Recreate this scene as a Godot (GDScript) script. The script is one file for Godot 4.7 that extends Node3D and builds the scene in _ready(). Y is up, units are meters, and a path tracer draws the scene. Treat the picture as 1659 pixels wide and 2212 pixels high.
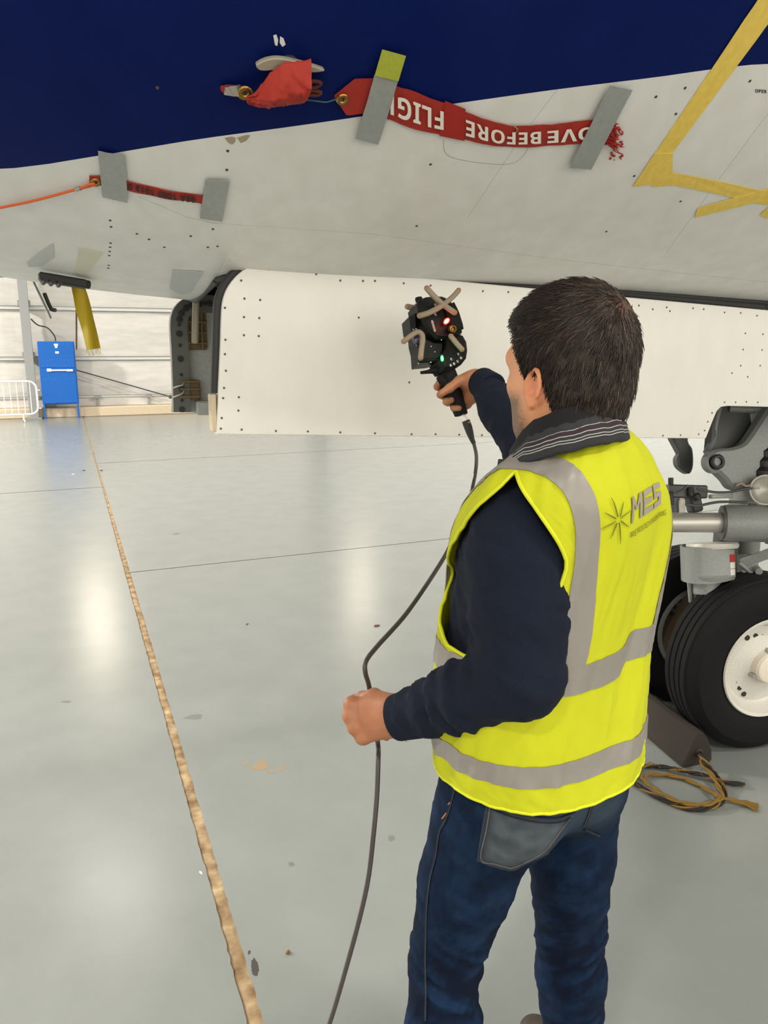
extends Node3D
# A hangar: the underside of an airliner's nose, a man in a yellow vest holding a scanner, the nose gear, the far wall.

const F := 1660.0
const CAM := Vector3(0, 1.67, 0)
var UPV := Vector3(0, cos(deg_to_rad(12.0)), -sin(deg_to_rad(12.0)))
var FWV := Vector3(0, -sin(deg_to_rad(12.0)), -cos(deg_to_rad(12.0)))
var Y := Vector3.UP
# hangar and airplane share one heading, turned 23 degrees
var AX := Vector3(cos(deg_to_rad(23.0)), 0, -sin(deg_to_rad(23.0)))   # towards the tail / along the far wall
var WX := Vector3(sin(deg_to_rad(23.0)), 0, cos(deg_to_rad(23.0)))    # towards the camera side
var GP := Vector3(1.524, 0, -3.28)                                    # nose gear station on the floor
var noise := FastNoiseLite.new()
var M := {}

# ---------------------------------------------------------------- measuring helpers (survey of the place)
func px(x: float, y: float, d: float) -> Vector3:
	return CAM + Vector3((x - 829.5) / F * d, 0, 0) + UPV * ((1106.0 - y) / F * d) + FWV * d

func ray(x: float, y: float) -> Vector3:
	return px(x, y, 1.0) - CAM

func on_floor(x: float, y: float, h := 0.0) -> Vector3:
	var r := ray(x, y)
	return CAM + r * ((h - CAM.y) / r.y)

func on_plane(x: float, y: float, p: Vector3, n: Vector3) -> Vector3:
	var r := ray(x, y)
	return CAM + r * ((p - CAM).dot(n) / r.dot(n))

func tab(xs: Array, ys: Array, x: float) -> float:      # smooth table look-up
	var n := xs.size()
	if x <= xs[0]: return ys[0]
	if x >= xs[n - 1]: return ys[n - 1]
	var i := 0
	while x > xs[i + 1]: i += 1
	var h: float = xs[i + 1] - xs[i]
	var u: float = (x - xs[i]) / h
	var d: float = (ys[i + 1] - ys[i]) / h
	var m0 := d
	var m1 := d
	if i > 0:
		var dp: float = (ys[i] - ys[i - 1]) / (xs[i] - xs[i - 1])
		m0 = 0.0 if dp * d <= 0 else (dp + d) / 2
	if i < n - 2:
		var dn: float = (ys[i + 2] - ys[i + 1]) / (xs[i + 2] - xs[i + 1])
		m1 = 0.0 if dn * d <= 0 else (dn + d) / 2
	var u2 := u * u
	var u3 := u2 * u
	return ys[i] * (2 * u3 - 3 * u2 + 1) + h * m0 * (u3 - 2 * u2 + u) + ys[i + 1] * (3 * u2 - 2 * u3) + h * m1 * (u3 - u2)

func smooth_path(pts: Array, per := 6) -> Array:        # Catmull-Rom through the points
	var out := []
	var n := pts.size()
	for i in n - 1:
		var p0: Vector3 = pts[maxi(i - 1, 0)]
		var p1: Vector3 = pts[i]
		var p2: Vector3 = pts[i + 1]
		var p3: Vector3 = pts[mini(i + 2, n - 1)]
		for k in per:
			out.append(p1.cubic_interpolate(p2, p0, p3, float(k) / per))
	out.append(pts[n - 1])
	return out

# ---------------------------------------------------------------- mesh builder
class MB:
	var v := PackedVector3Array()
	var uv := PackedVector2Array()
	var c := PackedColorArray()
	var ix := PackedInt32Array()

	func vert(p: Vector3, u := Vector2.ZERO, col := Color.WHITE) -> int:
		v.append(p); uv.append(u); c.append(col)
		return v.size() - 1

	func tri(a: int, b: int, d: int) -> void:           # counter-clockwise seen from outside
		ix.append(a); ix.append(b); ix.append(d)

	func quad(a: int, b: int, d: int, e: int) -> void:
		tri(a, b, d); tri(a, d, e)

	func face(p: Array) -> void:                        # flat convex face
		var s := v.size()
		for q in p: vert(q)
		for i in range(1, p.size() - 1): tri(s, s + i, s + i + 1)

	func fix(start: int) -> void:                       # closed pieces: turn the faces outwards
		if start >= ix.size(): return
		var o := v[ix[start]]
		var vol := 0.0
		for i in range(start, ix.size(), 3):
			vol += (v[ix[i]] - o).dot((v[ix[i + 1]] - o).cross(v[ix[i + 2]] - o))
		if vol < 0: flip(start)

	func flip(start := 0) -> void:
		for i in range(start, ix.size(), 3):
			var t := ix[i + 1]
			ix[i + 1] = ix[i + 2]
			ix[i + 2] = t

	func grid(nu: int, nv: int, fn: Callable, wrap := false, uvs := Vector2.ONE) -> int:   # fn(u, v) -> Vector3; returns the first vertex
		var s := v.size()
		for j in nv + 1:
			for i in nu + 1:
				var u := float(i) / nu
				var w := float(j) / nv
				vert(fn.call(u, w), Vector2(u, w) * uvs)
		for j in nv:
			for i in nu:
				var a := s + j * (nu + 1) + i
				var b := a + 1
				if wrap and i == nu - 1: b = s + j * (nu + 1)
				var d := b + nu + 1
				var e := a + nu + 1
				quad(a, b, d, e)
		return s

	func sheet(nu: int, nv: int, fn: Callable, nrm: Callable, thick: float) -> void:       # grid with thickness, closed edges
		var i0 := ix.size()
		var top := []
		for j in nv + 1:
			for i in nu + 1:
				var u := float(i) / nu
				var w := float(j) / nv
				var p: Vector3 = fn.call(u, w)
				top.append([p, nrm.call(u, w), Vector2(u, w)])
		var s := v.size()
		for t in top: vert(t[0], t[2])
		for j in nv:
			for i in nu:
				var a := s + j * (nu + 1) + i
				quad(a, a + 1, a + nu + 2, a + nu + 1)
		var s2 := v.size()
		for t in top: vert(t[0] - t[1] * thick, t[2])
		for j in nv:
			for i in nu:
				var a := s2 + j * (nu + 1) + i
				quad(a, a + nu + 1, a + nu + 2, a + 1)
		var edge := []
		for i in nu + 1: edge.append(i)
		for j in range(1, nv + 1): edge.append(j * (nu + 1) + nu)
		for i in range(nu - 1, -1, -1): edge.append(nv * (nu + 1) + i)
		for j in range(nv - 1, 0, -1): edge.append(j * (nu + 1))
		var m := edge.size()
		for k in m:
			var a: int = edge[k]
			var b: int = edge[(k + 1) % m]
			face([v[s + a], v[s2 + a], v[s2 + b], v[s + b]])
		fix(i0)

	func tube(pts: Array, r, sides := 8, caps := true, squash := 1.0) -> void:              # r: number or array
		var i0 := ix.size()
		var n := pts.size()
		var s := v.size()
		var up := Vector3.UP
		var t0: Vector3 = (pts[1] - pts[0]).normalized()
		if absf(t0.dot(up)) > 0.9: up = Vector3.RIGHT
		var nn := (up - t0 * up.dot(t0)).normalized()
		var along := 0.0
		for i in n:
			var t: Vector3 = (pts[mini(i + 1, n - 1)] - pts[maxi(i - 1, 0)]).normalized()
			nn = (nn - t * nn.dot(t)).normalized()
			var bb := t.cross(nn)
			var rr: float = r[i] if r is Array else r
			if i > 0: along += (pts[i] - pts[i - 1]).length()
			for k in sides:
				var a := TAU * k / sides
				vert(pts[i] + (nn * cos(a) + bb * sin(a) * squash) * rr, Vector2(float(k) / sides, along))
		for i in n - 1:
			for k in sides:
				var a := s + i * sides + k
				var b := s + i * sides + (k + 1) % sides
				quad(a, b, b + sides, a + sides)
		if caps:
			for e in [0, n - 1]:
				var q := []
				for k in sides: q.append(v[s + e * sides + k])
				if e == 0: q.reverse()
				face(q)
		fix(i0)

	func lathe(prof: Array, xf: Transform3D, n := 24, sharp := 30.0) -> void:               # prof: Vector2(radius, height) along local y
		var i0 := ix.size()
		var m := prof.size()
		var prev := -1
		for i in m - 1:
			var p: Vector2 = prof[i]
			var q: Vector2 = prof[i + 1]
			var share := false
			if i > 0:
				var pd: Vector2 = p - prof[i - 1]
				share = absf(rad_to_deg(pd.angle_to(q - p))) < sharp
			var a := prev
			if not share: a = ring(p, xf, n)
			var b := ring(q, xf, n)
			for k in n:
				var k2 := (k + 1) % n
				if q.x > 0.00001: tri(a + k, b + k, b + k2)
				if p.x > 0.00001: tri(a + k, b + k2, a + k2)
			prev = b
		fix(i0)

	func ring(p: Vector2, xf: Transform3D, n: int) -> int:
		var s := v.size()
		for k in n:
			var a := TAU * k / n
			vert(xf * Vector3(cos(a) * p.x, p.y, sin(a) * p.x), Vector2(float(k) / n, p.y))
		return s

	func cyl(a: Vector3, b: Vector3, r: float, n := 16, bev := 0.0) -> void:
		var xf := MB.aim(a, b)
		var h := (b - a).length()
		if bev > 0: lathe([Vector2(0, 0), Vector2(r - bev, 0), Vector2(r, bev), Vector2(r, h - bev), Vector2(r - bev, h), Vector2(0, h)], xf, n)
		else: lathe([Vector2(0, 0), Vector2(r, 0), Vector2(r, h), Vector2(0, h)], xf, n)

	static func aim(a: Vector3, b: Vector3) -> Transform3D:   # local y runs from a to b
		var y := (b - a).normalized()
		var x := Vector3.RIGHT if absf(y.x) < 0.8 else Vector3.UP
		x = (x - y * x.dot(y)).normalized()
		return Transform3D(Basis(x, y, x.cross(y)), a)

	func box(ctr: Vector3, size: Vector3, bs := Basis(), bev := 0.003) -> void:
		var i0 := ix.size()
		var h := size / 2
		var b: float = minf(bev, minf(h.x, minf(h.y, h.z)) * 0.9)
		var P := func(sx: float, sy: float, sz: float, ax: int) -> Vector3:
			var q := Vector3(sx * (h.x - b), sy * (h.y - b), sz * (h.z - b))
			q[ax] += [sx, sy, sz][ax] * b
			return ctr + bs * q
		for s in [-1.0, 1.0]:
			face([P.call(s, -1, -s, 0), P.call(s, 1, -s, 0), P.call(s, 1, s, 0), P.call(s, -1, s, 0)])
			face([P.call(-s, s, -1, 1), P.call(-s, s, 1, 1), P.call(s, s, 1, 1), P.call(s, s, -1, 1)])
			face([P.call(-s, -1, s, 2), P.call(s, -1, s, 2), P.call(s, 1, s, 2), P.call(-s, 1, s, 2)])
			for t in [-1.0, 1.0]:
				edge_face([P.call(s, t, -1, 0), P.call(s, t, 1, 0), P.call(s, t, 1, 1), P.call(s, t, -1, 1)], s * t < 0)
				edge_face([P.call(s, -1, t, 0), P.call(s, 1, t, 0), P.call(s, 1, t, 2), P.call(s, -1, t, 2)], s * t > 0)
				edge_face([P.call(-1, s, t, 1), P.call(1, s, t, 1), P.call(1, s, t, 2), P.call(-1, s, t, 2)], s * t < 0)
				for w in [-1.0, 1.0]:
					edge_face([P.call(s, t, w, 0), P.call(s, t, w, 1), P.call(s, t, w, 2)], s * t * w < 0)
		fix(i0)

	func edge_face(p: Array, rev: bool) -> void:
		if rev: p.reverse()
		face(p)

	func prism(poly: PackedVector2Array, xf: Transform3D, depth: float, bev := 0.0) -> void:  # polygon in local xy, extruded to z = depth
		var i0 := ix.size()
		if Geometry2D.is_polygon_clockwise(poly): poly.reverse()
		var n := poly.size()
		var inner := poly
		if bev > 0:
			inner = PackedVector2Array()
			for i in n:
				var a := (poly[i] - poly[(i + n - 1) % n]).normalized()
				var b := (poly[(i + 1) % n] - poly[i]).normalized()
				var m := (Vector2(-a.y, a.x) + Vector2(-b.y, b.x)).normalized()
				inner.append(poly[i] + m * bev)
		var t := Geometry2D.triangulate_polygon(inner)
		var layers := [[inner, 0.0], [poly, bev], [poly, depth - bev], [inner, depth]] if bev > 0 else [[poly, 0.0], [poly, depth]]
		for e in [0, layers.size() - 1]:
			var s := v.size()
			for q in inner: vert(xf * Vector3(q.x, q.y, layers[e][1]), q)
			for k in range(0, t.size(), 3):
				var ar := (inner[t[k + 1]] - inner[t[k]]).cross(inner[t[k + 2]] - inner[t[k]])
				if (ar > 0) == (e > 0): tri(s + t[k], s + t[k + 1], s + t[k + 2])
				else: tri(s + t[k], s + t[k + 2], s + t[k + 1])
		for L in layers.size() - 1:
			for i in n:
				var j := (i + 1) % n
				var A: PackedVector2Array = layers[L][0]
				var B: PackedVector2Array = layers[L + 1][0]
				var za: float = layers[L][1]
				var zb: float = layers[L + 1][1]
				face([xf * Vector3(A[i].x, A[i].y, za), xf * Vector3(A[j].x, A[j].y, za), xf * Vector3(B[j].x, B[j].y, zb), xf * Vector3(B[i].x, B[i].y, zb)])
		fix(i0)

	func ball(ctr: Vector3, rad: Vector3, bs := Basis(), n := 16) -> void:
		var prof := []
		for i in n / 2 + 1:
			var a := PI * i / (n / 2)
			prof.append(Vector2(sin(a), -cos(a)))
		prof[0].x = 0.0
		prof[n / 2].x = 0.0
		lathe(prof, Transform3D(bs * Basis.from_scale(rad), ctr), n, 60.0)

	func mesh(off := Vector3.ZERO) -> ArrayMesh:
		var nr := PackedVector3Array()
		nr.resize(v.size())
		var out := PackedInt32Array()
		out.resize(ix.size())
		for i in range(0, ix.size(), 3):
			var a := ix[i]
			var b := ix[i + 1]
			var d := ix[i + 2]
			var k := (v[b] - v[a]).cross(v[d] - v[a])
			nr[a] += k; nr[b] += k; nr[d] += k
			out[i] = a; out[i + 1] = d; out[i + 2] = b
		var pos := PackedVector3Array()
		pos.resize(v.size())
		for i in v.size():
			nr[i] = nr[i].normalized() if nr[i].length_squared() > 0 else Vector3.UP
			pos[i] = v[i] - off
		var arr := []
		arr.resize(Mesh.ARRAY_MAX)
		arr[Mesh.ARRAY_VERTEX] = pos
		arr[Mesh.ARRAY_NORMAL] = nr
		arr[Mesh.ARRAY_TEX_UV] = uv
		arr[Mesh.ARRAY_COLOR] = c
		arr[Mesh.ARRAY_INDEX] = out
		var m := ArrayMesh.new()
		m.add_surface_from_arrays(Mesh.PRIMITIVE_TRIANGLES, arr)
		return m

# ---------------------------------------------------------------- scene tree helpers
var used := {}
func numbered(n: String) -> String:
	if not used.has(n):
		used[n] = 0
		return n
	used[n] += 1
	return "%s_%03d" % [n, used[n]]

func origin_of(n: Node) -> Vector3:
	var o := Vector3.ZERO
	while n is Node3D and n != self:
		o += n.position
		n = n.get_parent()
	return o

func thing(called: String, label: String, cat: String, at := Vector3.ZERO, group := "") -> Node3D:
	var o := Node3D.new()
	o.name = numbered(called)
	o.position = at
	add_child(o)
	tag(o, label, cat, group)
	return o

func tag(o: Node, label: String, cat: String, group := "") -> void:
	o.set_meta("label", label)
	o.set_meta("category", cat)
	if group: o.set_meta("group", group)

func put(called: String, mb: MB, m: Material, parent: Node = self, label := "") -> MeshInstance3D:   # mb holds world coordinates
	var o := MeshInstance3D.new()
	o.name = numbered(called) if parent == self else called
	o.mesh = mb.mesh(origin_of(parent))
	o.material_override = m
	parent.add_child(o, true)
	if label: o.set_meta("label", label)
	return o

func put_at(called: String, me: Mesh, m: Material, parent: Node, xf: Transform3D) -> MeshInstance3D:  # a shared mesh at a world place
	var o := MeshInstance3D.new()
	o.name = called
	o.mesh = me
	o.material_override = m
	xf.origin -= origin_of(parent)
	o.transform = xf
	parent.add_child(o, true)
	return o

func one(called: String, label: String, cat: String, mb: MB, m: Material, at: Vector3, group := "") -> MeshInstance3D:  # a thing that is one mesh
	var o := MeshInstance3D.new()
	o.name = numbered(called)
	o.mesh = mb.mesh(at)
	o.material_override = m
	o.position = at
	add_child(o)
	tag(o, label, cat, group)
	return o

func structure(o: Node) -> Node:
	o.set_meta("kind", "structure")
	return o

# ---------------------------------------------------------------- materials
func mat(col: Color, rough := 0.6, metal := 0.0) -> StandardMaterial3D:
	var m := StandardMaterial3D.new()
	m.albedo_color = col
	m.roughness = rough
	m.metallic = metal
	return m

func rgb(r: int, g: int, b: int) -> Color:
	return Color(r / 255.0, g / 255.0, b / 255.0)

func noise_tex(freq: float, seed_: int, lo: Color, hi: Color, size := 512, octaves := 4, kind := FastNoiseLite.TYPE_SIMPLEX_SMOOTH) -> NoiseTexture2D:
	var n := FastNoiseLite.new()
	n.seed = seed_
	n.frequency = freq
	n.noise_type = kind
	n.fractal_octaves = octaves
	var t := NoiseTexture2D.new()
	t.width = size
	t.height = size
	t.seamless = true
	t.noise = n
	var g := Gradient.new()
	g.set_color(0, lo)
	g.set_color(1, hi)
	t.color_ramp = g
	return t

func textured(m: StandardMaterial3D, t: Texture2D, scale: Vector3, world := true) -> StandardMaterial3D:
	m.albedo_texture = t
	m.uv1_triplanar = true
	m.uv1_world_triplanar = world
	m.uv1_scale = scale
	return m

func bumpy(m: StandardMaterial3D, t: Texture2D, cm: float) -> StandardMaterial3D:
	m.heightmap_enabled = true
	m.heightmap_texture = t
	m.heightmap_scale = cm
	return m

func glow(col: Color, e: float) -> StandardMaterial3D:
	var m := mat(col, 0.4)
	m.emission_enabled = true
	m.emission = col
	m.emission_energy_multiplier = e
	return m

func vcol(m: StandardMaterial3D) -> StandardMaterial3D:
	m.vertex_color_use_as_albedo = true
	return m

func make_materials() -> void:
	var fine := noise_tex(0.05, 7, Color(0.86, 0.86, 0.86), Color.WHITE)
	var soft := noise_tex(0.012, 3, Color(0.90, 0.90, 0.90), Color.WHITE, 1024, 5)
	var cloud := noise_tex(0.006, 11, Color(0.955, 0.96, 0.955), Color.WHITE, 1024, 6)
	var weave := noise_tex(0.35, 5, Color(0.55, 0.55, 0.55), Color.WHITE, 512, 2)
	var grit := noise_tex(0.2, 9, Color(0.7, 0.7, 0.7), Color.WHITE, 512, 3)
	M.floor = textured(mat(rgb(134, 138, 136), 0.24), cloud, Vector3(0.45, 0.45, 0.45))
	M.floor.metallic_specular = 0.62
	M.filler = textured(mat(rgb(190, 169, 134), 0.85), noise_tex(0.02, 21, rgb(140, 118, 96), Color.WHITE, 512, 5), Vector3(1.1, 1.1, 1.1))
	M.joint = mat(rgb(96, 96, 94), 0.8)
	M.wall = textured(mat(rgb(211, 207, 201), 0.75), soft, Vector3(0.12, 0.5, 0.12))
	M.ceil = mat(rgb(236, 234, 230), 0.85)
	M.galv = textured(mat(rgb(176, 178, 178), 0.45, 0.3), grit, Vector3(1.5, 1.5, 1.5))
	M.rail = mat(rgb(208, 209, 207), 0.5, 0.1)
	M.curb = textured(mat(rgb(214, 196, 168), 0.85), fine, Vector3(1, 1, 1))
	M.hull = textured(mat(rgb(226, 226, 224), 0.36), noise_tex(0.012, 31, Color(0.93, 0.925, 0.91), Color.WHITE, 1024, 5), Vector3(0.9, 0.28, 0.9))
	M.blue = textured(mat(rgb(12, 28, 88), 0.33), noise_tex(0.01, 33, Color(0.86, 0.86, 0.9), Color.WHITE, 1024, 5), Vector3(0.7, 0.5, 0.7))
	M.blue.metallic_specular = 0.2
	M.door = textured(mat(rgb(232, 229, 224), 0.42), cloud, Vector3(1.2, 0.6, 1.2))
	M.seal = mat(rgb(44, 43, 44), 0.65)
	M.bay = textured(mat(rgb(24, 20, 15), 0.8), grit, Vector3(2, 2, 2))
	M.inner = textured(mat(rgb(176, 180, 176), 0.55), fine, Vector3(2.5, 2.5, 2.5))
	M.frame = textured(mat(rgb(112, 113, 110), 0.5), grit, Vector3(3, 3, 3))
	M.brown = textured(mat(rgb(132, 108, 74), 0.6), grit, Vector3(6, 6, 6))
	M.gear = textured(mat(rgb(132, 135, 133), 0.34), fine, Vector3(3, 3, 3))
	M.gear_dark = mat(rgb(66, 68, 68), 0.42)
	M.steel = mat(rgb(176, 174, 168), 0.25, 0.9)
	M.black = mat(rgb(30, 30, 31), 0.55)
	M.tyre = bumpy(textured(mat(rgb(22, 22, 23), 0.75), grit, Vector3(4, 4, 4)), grit, 0.03)
	M.tyre.metallic_specular = 0.3
	M.rim = textured(mat(rgb(208, 205, 196), 0.4), fine, Vector3(5, 5, 5))
	M.hub = textured(mat(rgb(226, 216, 200), 0.45), fine, Vector3(8, 8, 8))
	M.rust = textured(mat(rgb(122, 100, 78), 0.6, 0.2), grit, Vector3(6, 6, 6))
	M.dark_hole = mat(rgb(38, 34, 32), 0.8)
	M.chock = textured(mat(rgb(45, 36, 30), 0.85), noise_tex(0.03, 41, Color(0.7, 0.66, 0.62), Color.WHITE, 512, 4), Vector3(3, 9, 3))
	M.rope_yellow = textured(mat(rgb(150, 114, 34), 0.8), weave, Vector3(12, 12, 12))
	M.rope_black = textured(mat(rgb(30, 27, 24), 0.8), weave, Vector3(12, 12, 12))
	M.grey_tape = textured(mat(rgb(166, 170, 168), 0.3, 0.25), soft, Vector3(5, 5, 5))
	M.lime_tape = textured(mat(rgb(178, 186, 62), 0.5), fine, Vector3(5, 5, 5))
	M.yellow_tape = textured(mat(rgb(236, 206, 98), 0.62), noise_tex(0.03, 45, Color(0.9, 0.88, 0.82), Color.WHITE, 512, 3), Vector3(3, 3, 3))
	M.red = bumpy(textured(mat(rgb(170, 42, 28), 0.75), weave.duplicate(), Vector3(14, 14, 14)), weave, 0.02)
	M.red.albedo_texture = noise_tex(0.3, 5, Color(0.86, 0.8, 0.78), Color.WHITE, 256, 2)
	M.deep_red = mat(rgb(158, 26, 20), 0.8)
	M.white_ink = mat(rgb(226, 218, 208), 0.7)
	M.black_ink = mat(rgb(34, 32, 32), 0.7)
	M.grey_ink = mat(rgb(92, 92, 90), 0.7)
	M.orange = mat(rgb(206, 92, 40), 0.7)
	M.ribbon = textured(mat(rgb(196, 170, 18), 0.8), noise_tex(0.3, 6, Color(0.8, 0.78, 0.72), Color.WHITE, 256, 2), Vector3(10, 10, 10))
	M.booth = textured(mat(rgb(0, 98, 190), 0.4), fine, Vector3(1, 1, 1))
	M.white_paint = mat(rgb(240, 238, 232), 0.45)
	M.paper = mat(rgb(232, 232, 226), 0.7)
	M.vest = bumpy(mat(rgb(186, 190, 8), 0.8), noise_tex(0.25, 8, Color.BLACK, Color.WHITE, 512, 2), 0.02)
	M.vest.uv1_triplanar = true
	M.vest.uv1_scale = Vector3(9, 9, 9)
	M.trim_yellow = mat(rgb(204, 208, 24), 0.7)
	M.silver = bumpy(mat(rgb(138, 133, 127), 0.42, 0.1), weave, 0.015)
	M.silver.uv1_triplanar = true
	M.silver.uv1_scale = Vector3(14, 14, 14)
	M.logo = mat(rgb(150, 142, 130), 0.5)
	M.logo_line = mat(rgb(116, 118, 30), 0.6)
	M.jumper = bumpy(textured(mat(rgb(41, 48, 66), 0.92), noise_tex(0.3, 15, Color(0.32, 0.33, 0.36), Color.WHITE, 512, 3), Vector3(5, 9, 5)), weave, 0.03)
	M.jumper.rim_enabled = true
	M.jumper.rim = 0.08
	M.jumper.metallic_specular = 0.25
	M.jumper_dark = mat(rgb(12, 12, 14), 0.92)
	M.collar = textured(mat(rgb(54, 54, 59), 0.85), weave, Vector3(8, 8, 8))
	M.plum = mat(rgb(44, 28, 37), 0.85)
	M.stitch = mat(rgb(170, 168, 166), 0.8)
	M.jeans = vcol(bumpy(textured(mat(rgb(255, 255, 255), 0.85), noise_tex(0.28, 17, Color(0.72, 0.74, 0.78), Color.WHITE, 512, 3), Vector3(5, 7, 5)), weave, 0.03))
	M.jeans.metallic_specular = 0.25
	M.denim_seam = mat(rgb(14, 24, 40), 0.85)
	M.pocket = vcol(bumpy(textured(mat(rgb(255, 255, 255), 0.85), noise_tex(0.28, 17, Color(0.74, 0.76, 0.8), Color.WHITE, 512, 3), Vector3(5, 7, 5)), weave, 0.03))
	M.thread = mat(rgb(84, 86, 84), 0.85)
	M.orange_thread = mat(rgb(176, 106, 56), 0.85)
	M.leather = mat(rgb(46, 36, 30), 0.55)
	M.sole = mat(rgb(34, 30, 28), 0.8)
	M.skin = vcol(bumpy(mat(Color.WHITE, 0.5), noise_tex(0.2, 19, Color.BLACK, Color.WHITE, 512, 3), 0.012))
	M.skin.uv1_triplanar = true
	M.skin.uv1_scale = Vector3(10, 10, 10)
	M.skin.subsurf_scatter_enabled = true
	M.skin.subsurf_scatter_strength = 0.02
	M.hair = mat(rgb(50, 38, 31), 0.6)
	M.hair_cap = vcol(mat(Color.WHITE, 0.6))
	M.strand = vcol(mat(Color.WHITE, 0.42))
	M.eye = mat(rgb(230, 226, 220), 0.2)
	M.iris = mat(rgb(60, 44, 34), 0.2)
	M.tool = mat(rgb(17, 17, 19), 0.42)
	M.tool.metallic_specular = 0.35
	M.tool_matte = mat(rgb(21, 21, 22), 0.68)
	M.tool_matte.metallic_specular = 0.3
	M.tan = mat(rgb(144, 129, 111), 0.45)
	M.copper = mat(rgb(186, 118, 66), 0.35, 0.6)
	M.brass = mat(rgb(150, 118, 58), 0.3, 0.8)
	M.lens = mat(rgb(64, 60, 84), 0.12)
	M.teal = mat(rgb(120, 196, 196), 0.5)
	M.cord = mat(rgb(62, 56, 56), 0.42)
	M.chalk = mat(rgb(144, 127, 104), 0.9)
	M.smudge = mat(rgb(110, 113, 112), 0.6)
	M.smudge_dark = mat(rgb(66, 61, 61), 0.7)
	M.leaf = mat(rgb(104, 66, 42), 0.8)
	M.crumb = mat(rgb(118, 90, 50), 0.8)
	M.patch_grey = mat(rgb(184, 187, 187), 0.5)
	M.patch_cream = mat(rgb(206, 203, 184), 0.5)
	M.seam = mat(rgb(146, 146, 142), 0.6)
	M.stain_light = mat(rgb(160, 142, 122), 0.6)
	M.stain_brown = mat(rgb(120, 96, 76), 0.7)
# ---------------------------------------------------------------- soft bodies: smooth unions of tapered capsules and ellipsoids, meshed as surface nets
class Blob:
	var n := 0
	var A := PackedVector3Array()
	var BA := PackedVector3Array()
	var ib := PackedFloat32Array()
	var ra := PackedFloat32Array()
	var rb := PackedFloat32Array()
	var kk := PackedFloat32Array()
	var kind := PackedInt32Array()     # 0 capsule, 1 ellipsoid, 2 carved ellipsoid
	var inv: Array[Basis] = []
	var rad := PackedVector3Array()
	var nz: FastNoiseLite
	var amp := 0.0
	var nscale := Vector3.ONE

	func cap(a: Vector3, b: Vector3, r0: float, r1: float, k := 0.03) -> void:
		A.append(a); BA.append(b - a); ib.append(1.0 / maxf((b - a).length_squared(), 1e-9)); ra.append(r0); rb.append(r1); kk.append(k)
		kind.append(0); inv.append(Basis()); rad.append(Vector3.ONE); n += 1

	func ell(ctr: Vector3, r: Vector3, bs := Basis(), k := 0.03, carve := false) -> void:
		A.append(ctr); BA.append(Vector3.ZERO); ib.append(1.0); ra.append(0); rb.append(0); kk.append(k)
		kind.append(2 if carve else 1); inv.append(bs.transposed()); rad.append(r); n += 1

	func raw(p: Vector3) -> float:
		var d := 1e3
		for i in n:
			var e: float
			var t := kind[i]
			if t == 0:
				var pa := p - A[i]
				var h := clampf(pa.dot(BA[i]) * ib[i], 0.0, 1.0)
				e = (pa - BA[i] * h).length() - lerpf(ra[i], rb[i], h)
			else:
				var q := (inv[i] * (p - A[i])) / rad[i]
				var k0 := q.length()
				var k1 := (q / rad[i]).length()
				e = k0 * (k0 - 1.0) / maxf(k1, 1e-6)
			var k := kk[i]
			if t == 2:
				var h2 := maxf(k - absf(d + e), 0.0) / k
				d = maxf(d, -e) + h2 * h2 * k * 0.25
			else:
				var h3 := maxf(k - absf(d - e), 0.0) / k
				d = minf(d, e) - h3 * h3 * k * 0.25
		return d

	func ev(p: Vector3) -> float:
		var d := raw(p)
		if amp > 0.0 and d < 0.04:
			var q := p * nscale
			d += amp * nz.get_noise_3dv(q)
		return d

	func grad(p: Vector3) -> Vector3:
		var e := 0.002
		return Vector3(ev(p + Vector3(e, 0, 0)) - ev(p - Vector3(e, 0, 0)), ev(p + Vector3(0, e, 0)) - ev(p - Vector3(0, e, 0)), ev(p + Vector3(0, 0, e)) - ev(p - Vector3(0, 0, e))).normalized()

	func bounds(m := 0.03) -> AABB:
		var bx := AABB(A[0], Vector3.ZERO)
		for i in n:
			if kind[i] == 2: continue
			var r: float = maxf(ra[i], rb[i]) if kind[i] == 0 else maxf(rad[i].x, maxf(rad[i].y, rad[i].z))
			for q in [A[i], A[i] + BA[i]]:
				bx = bx.merge(AABB(q - Vector3.ONE * r, Vector3.ONE * 2 * r))
		return bx.grow(m)

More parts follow.
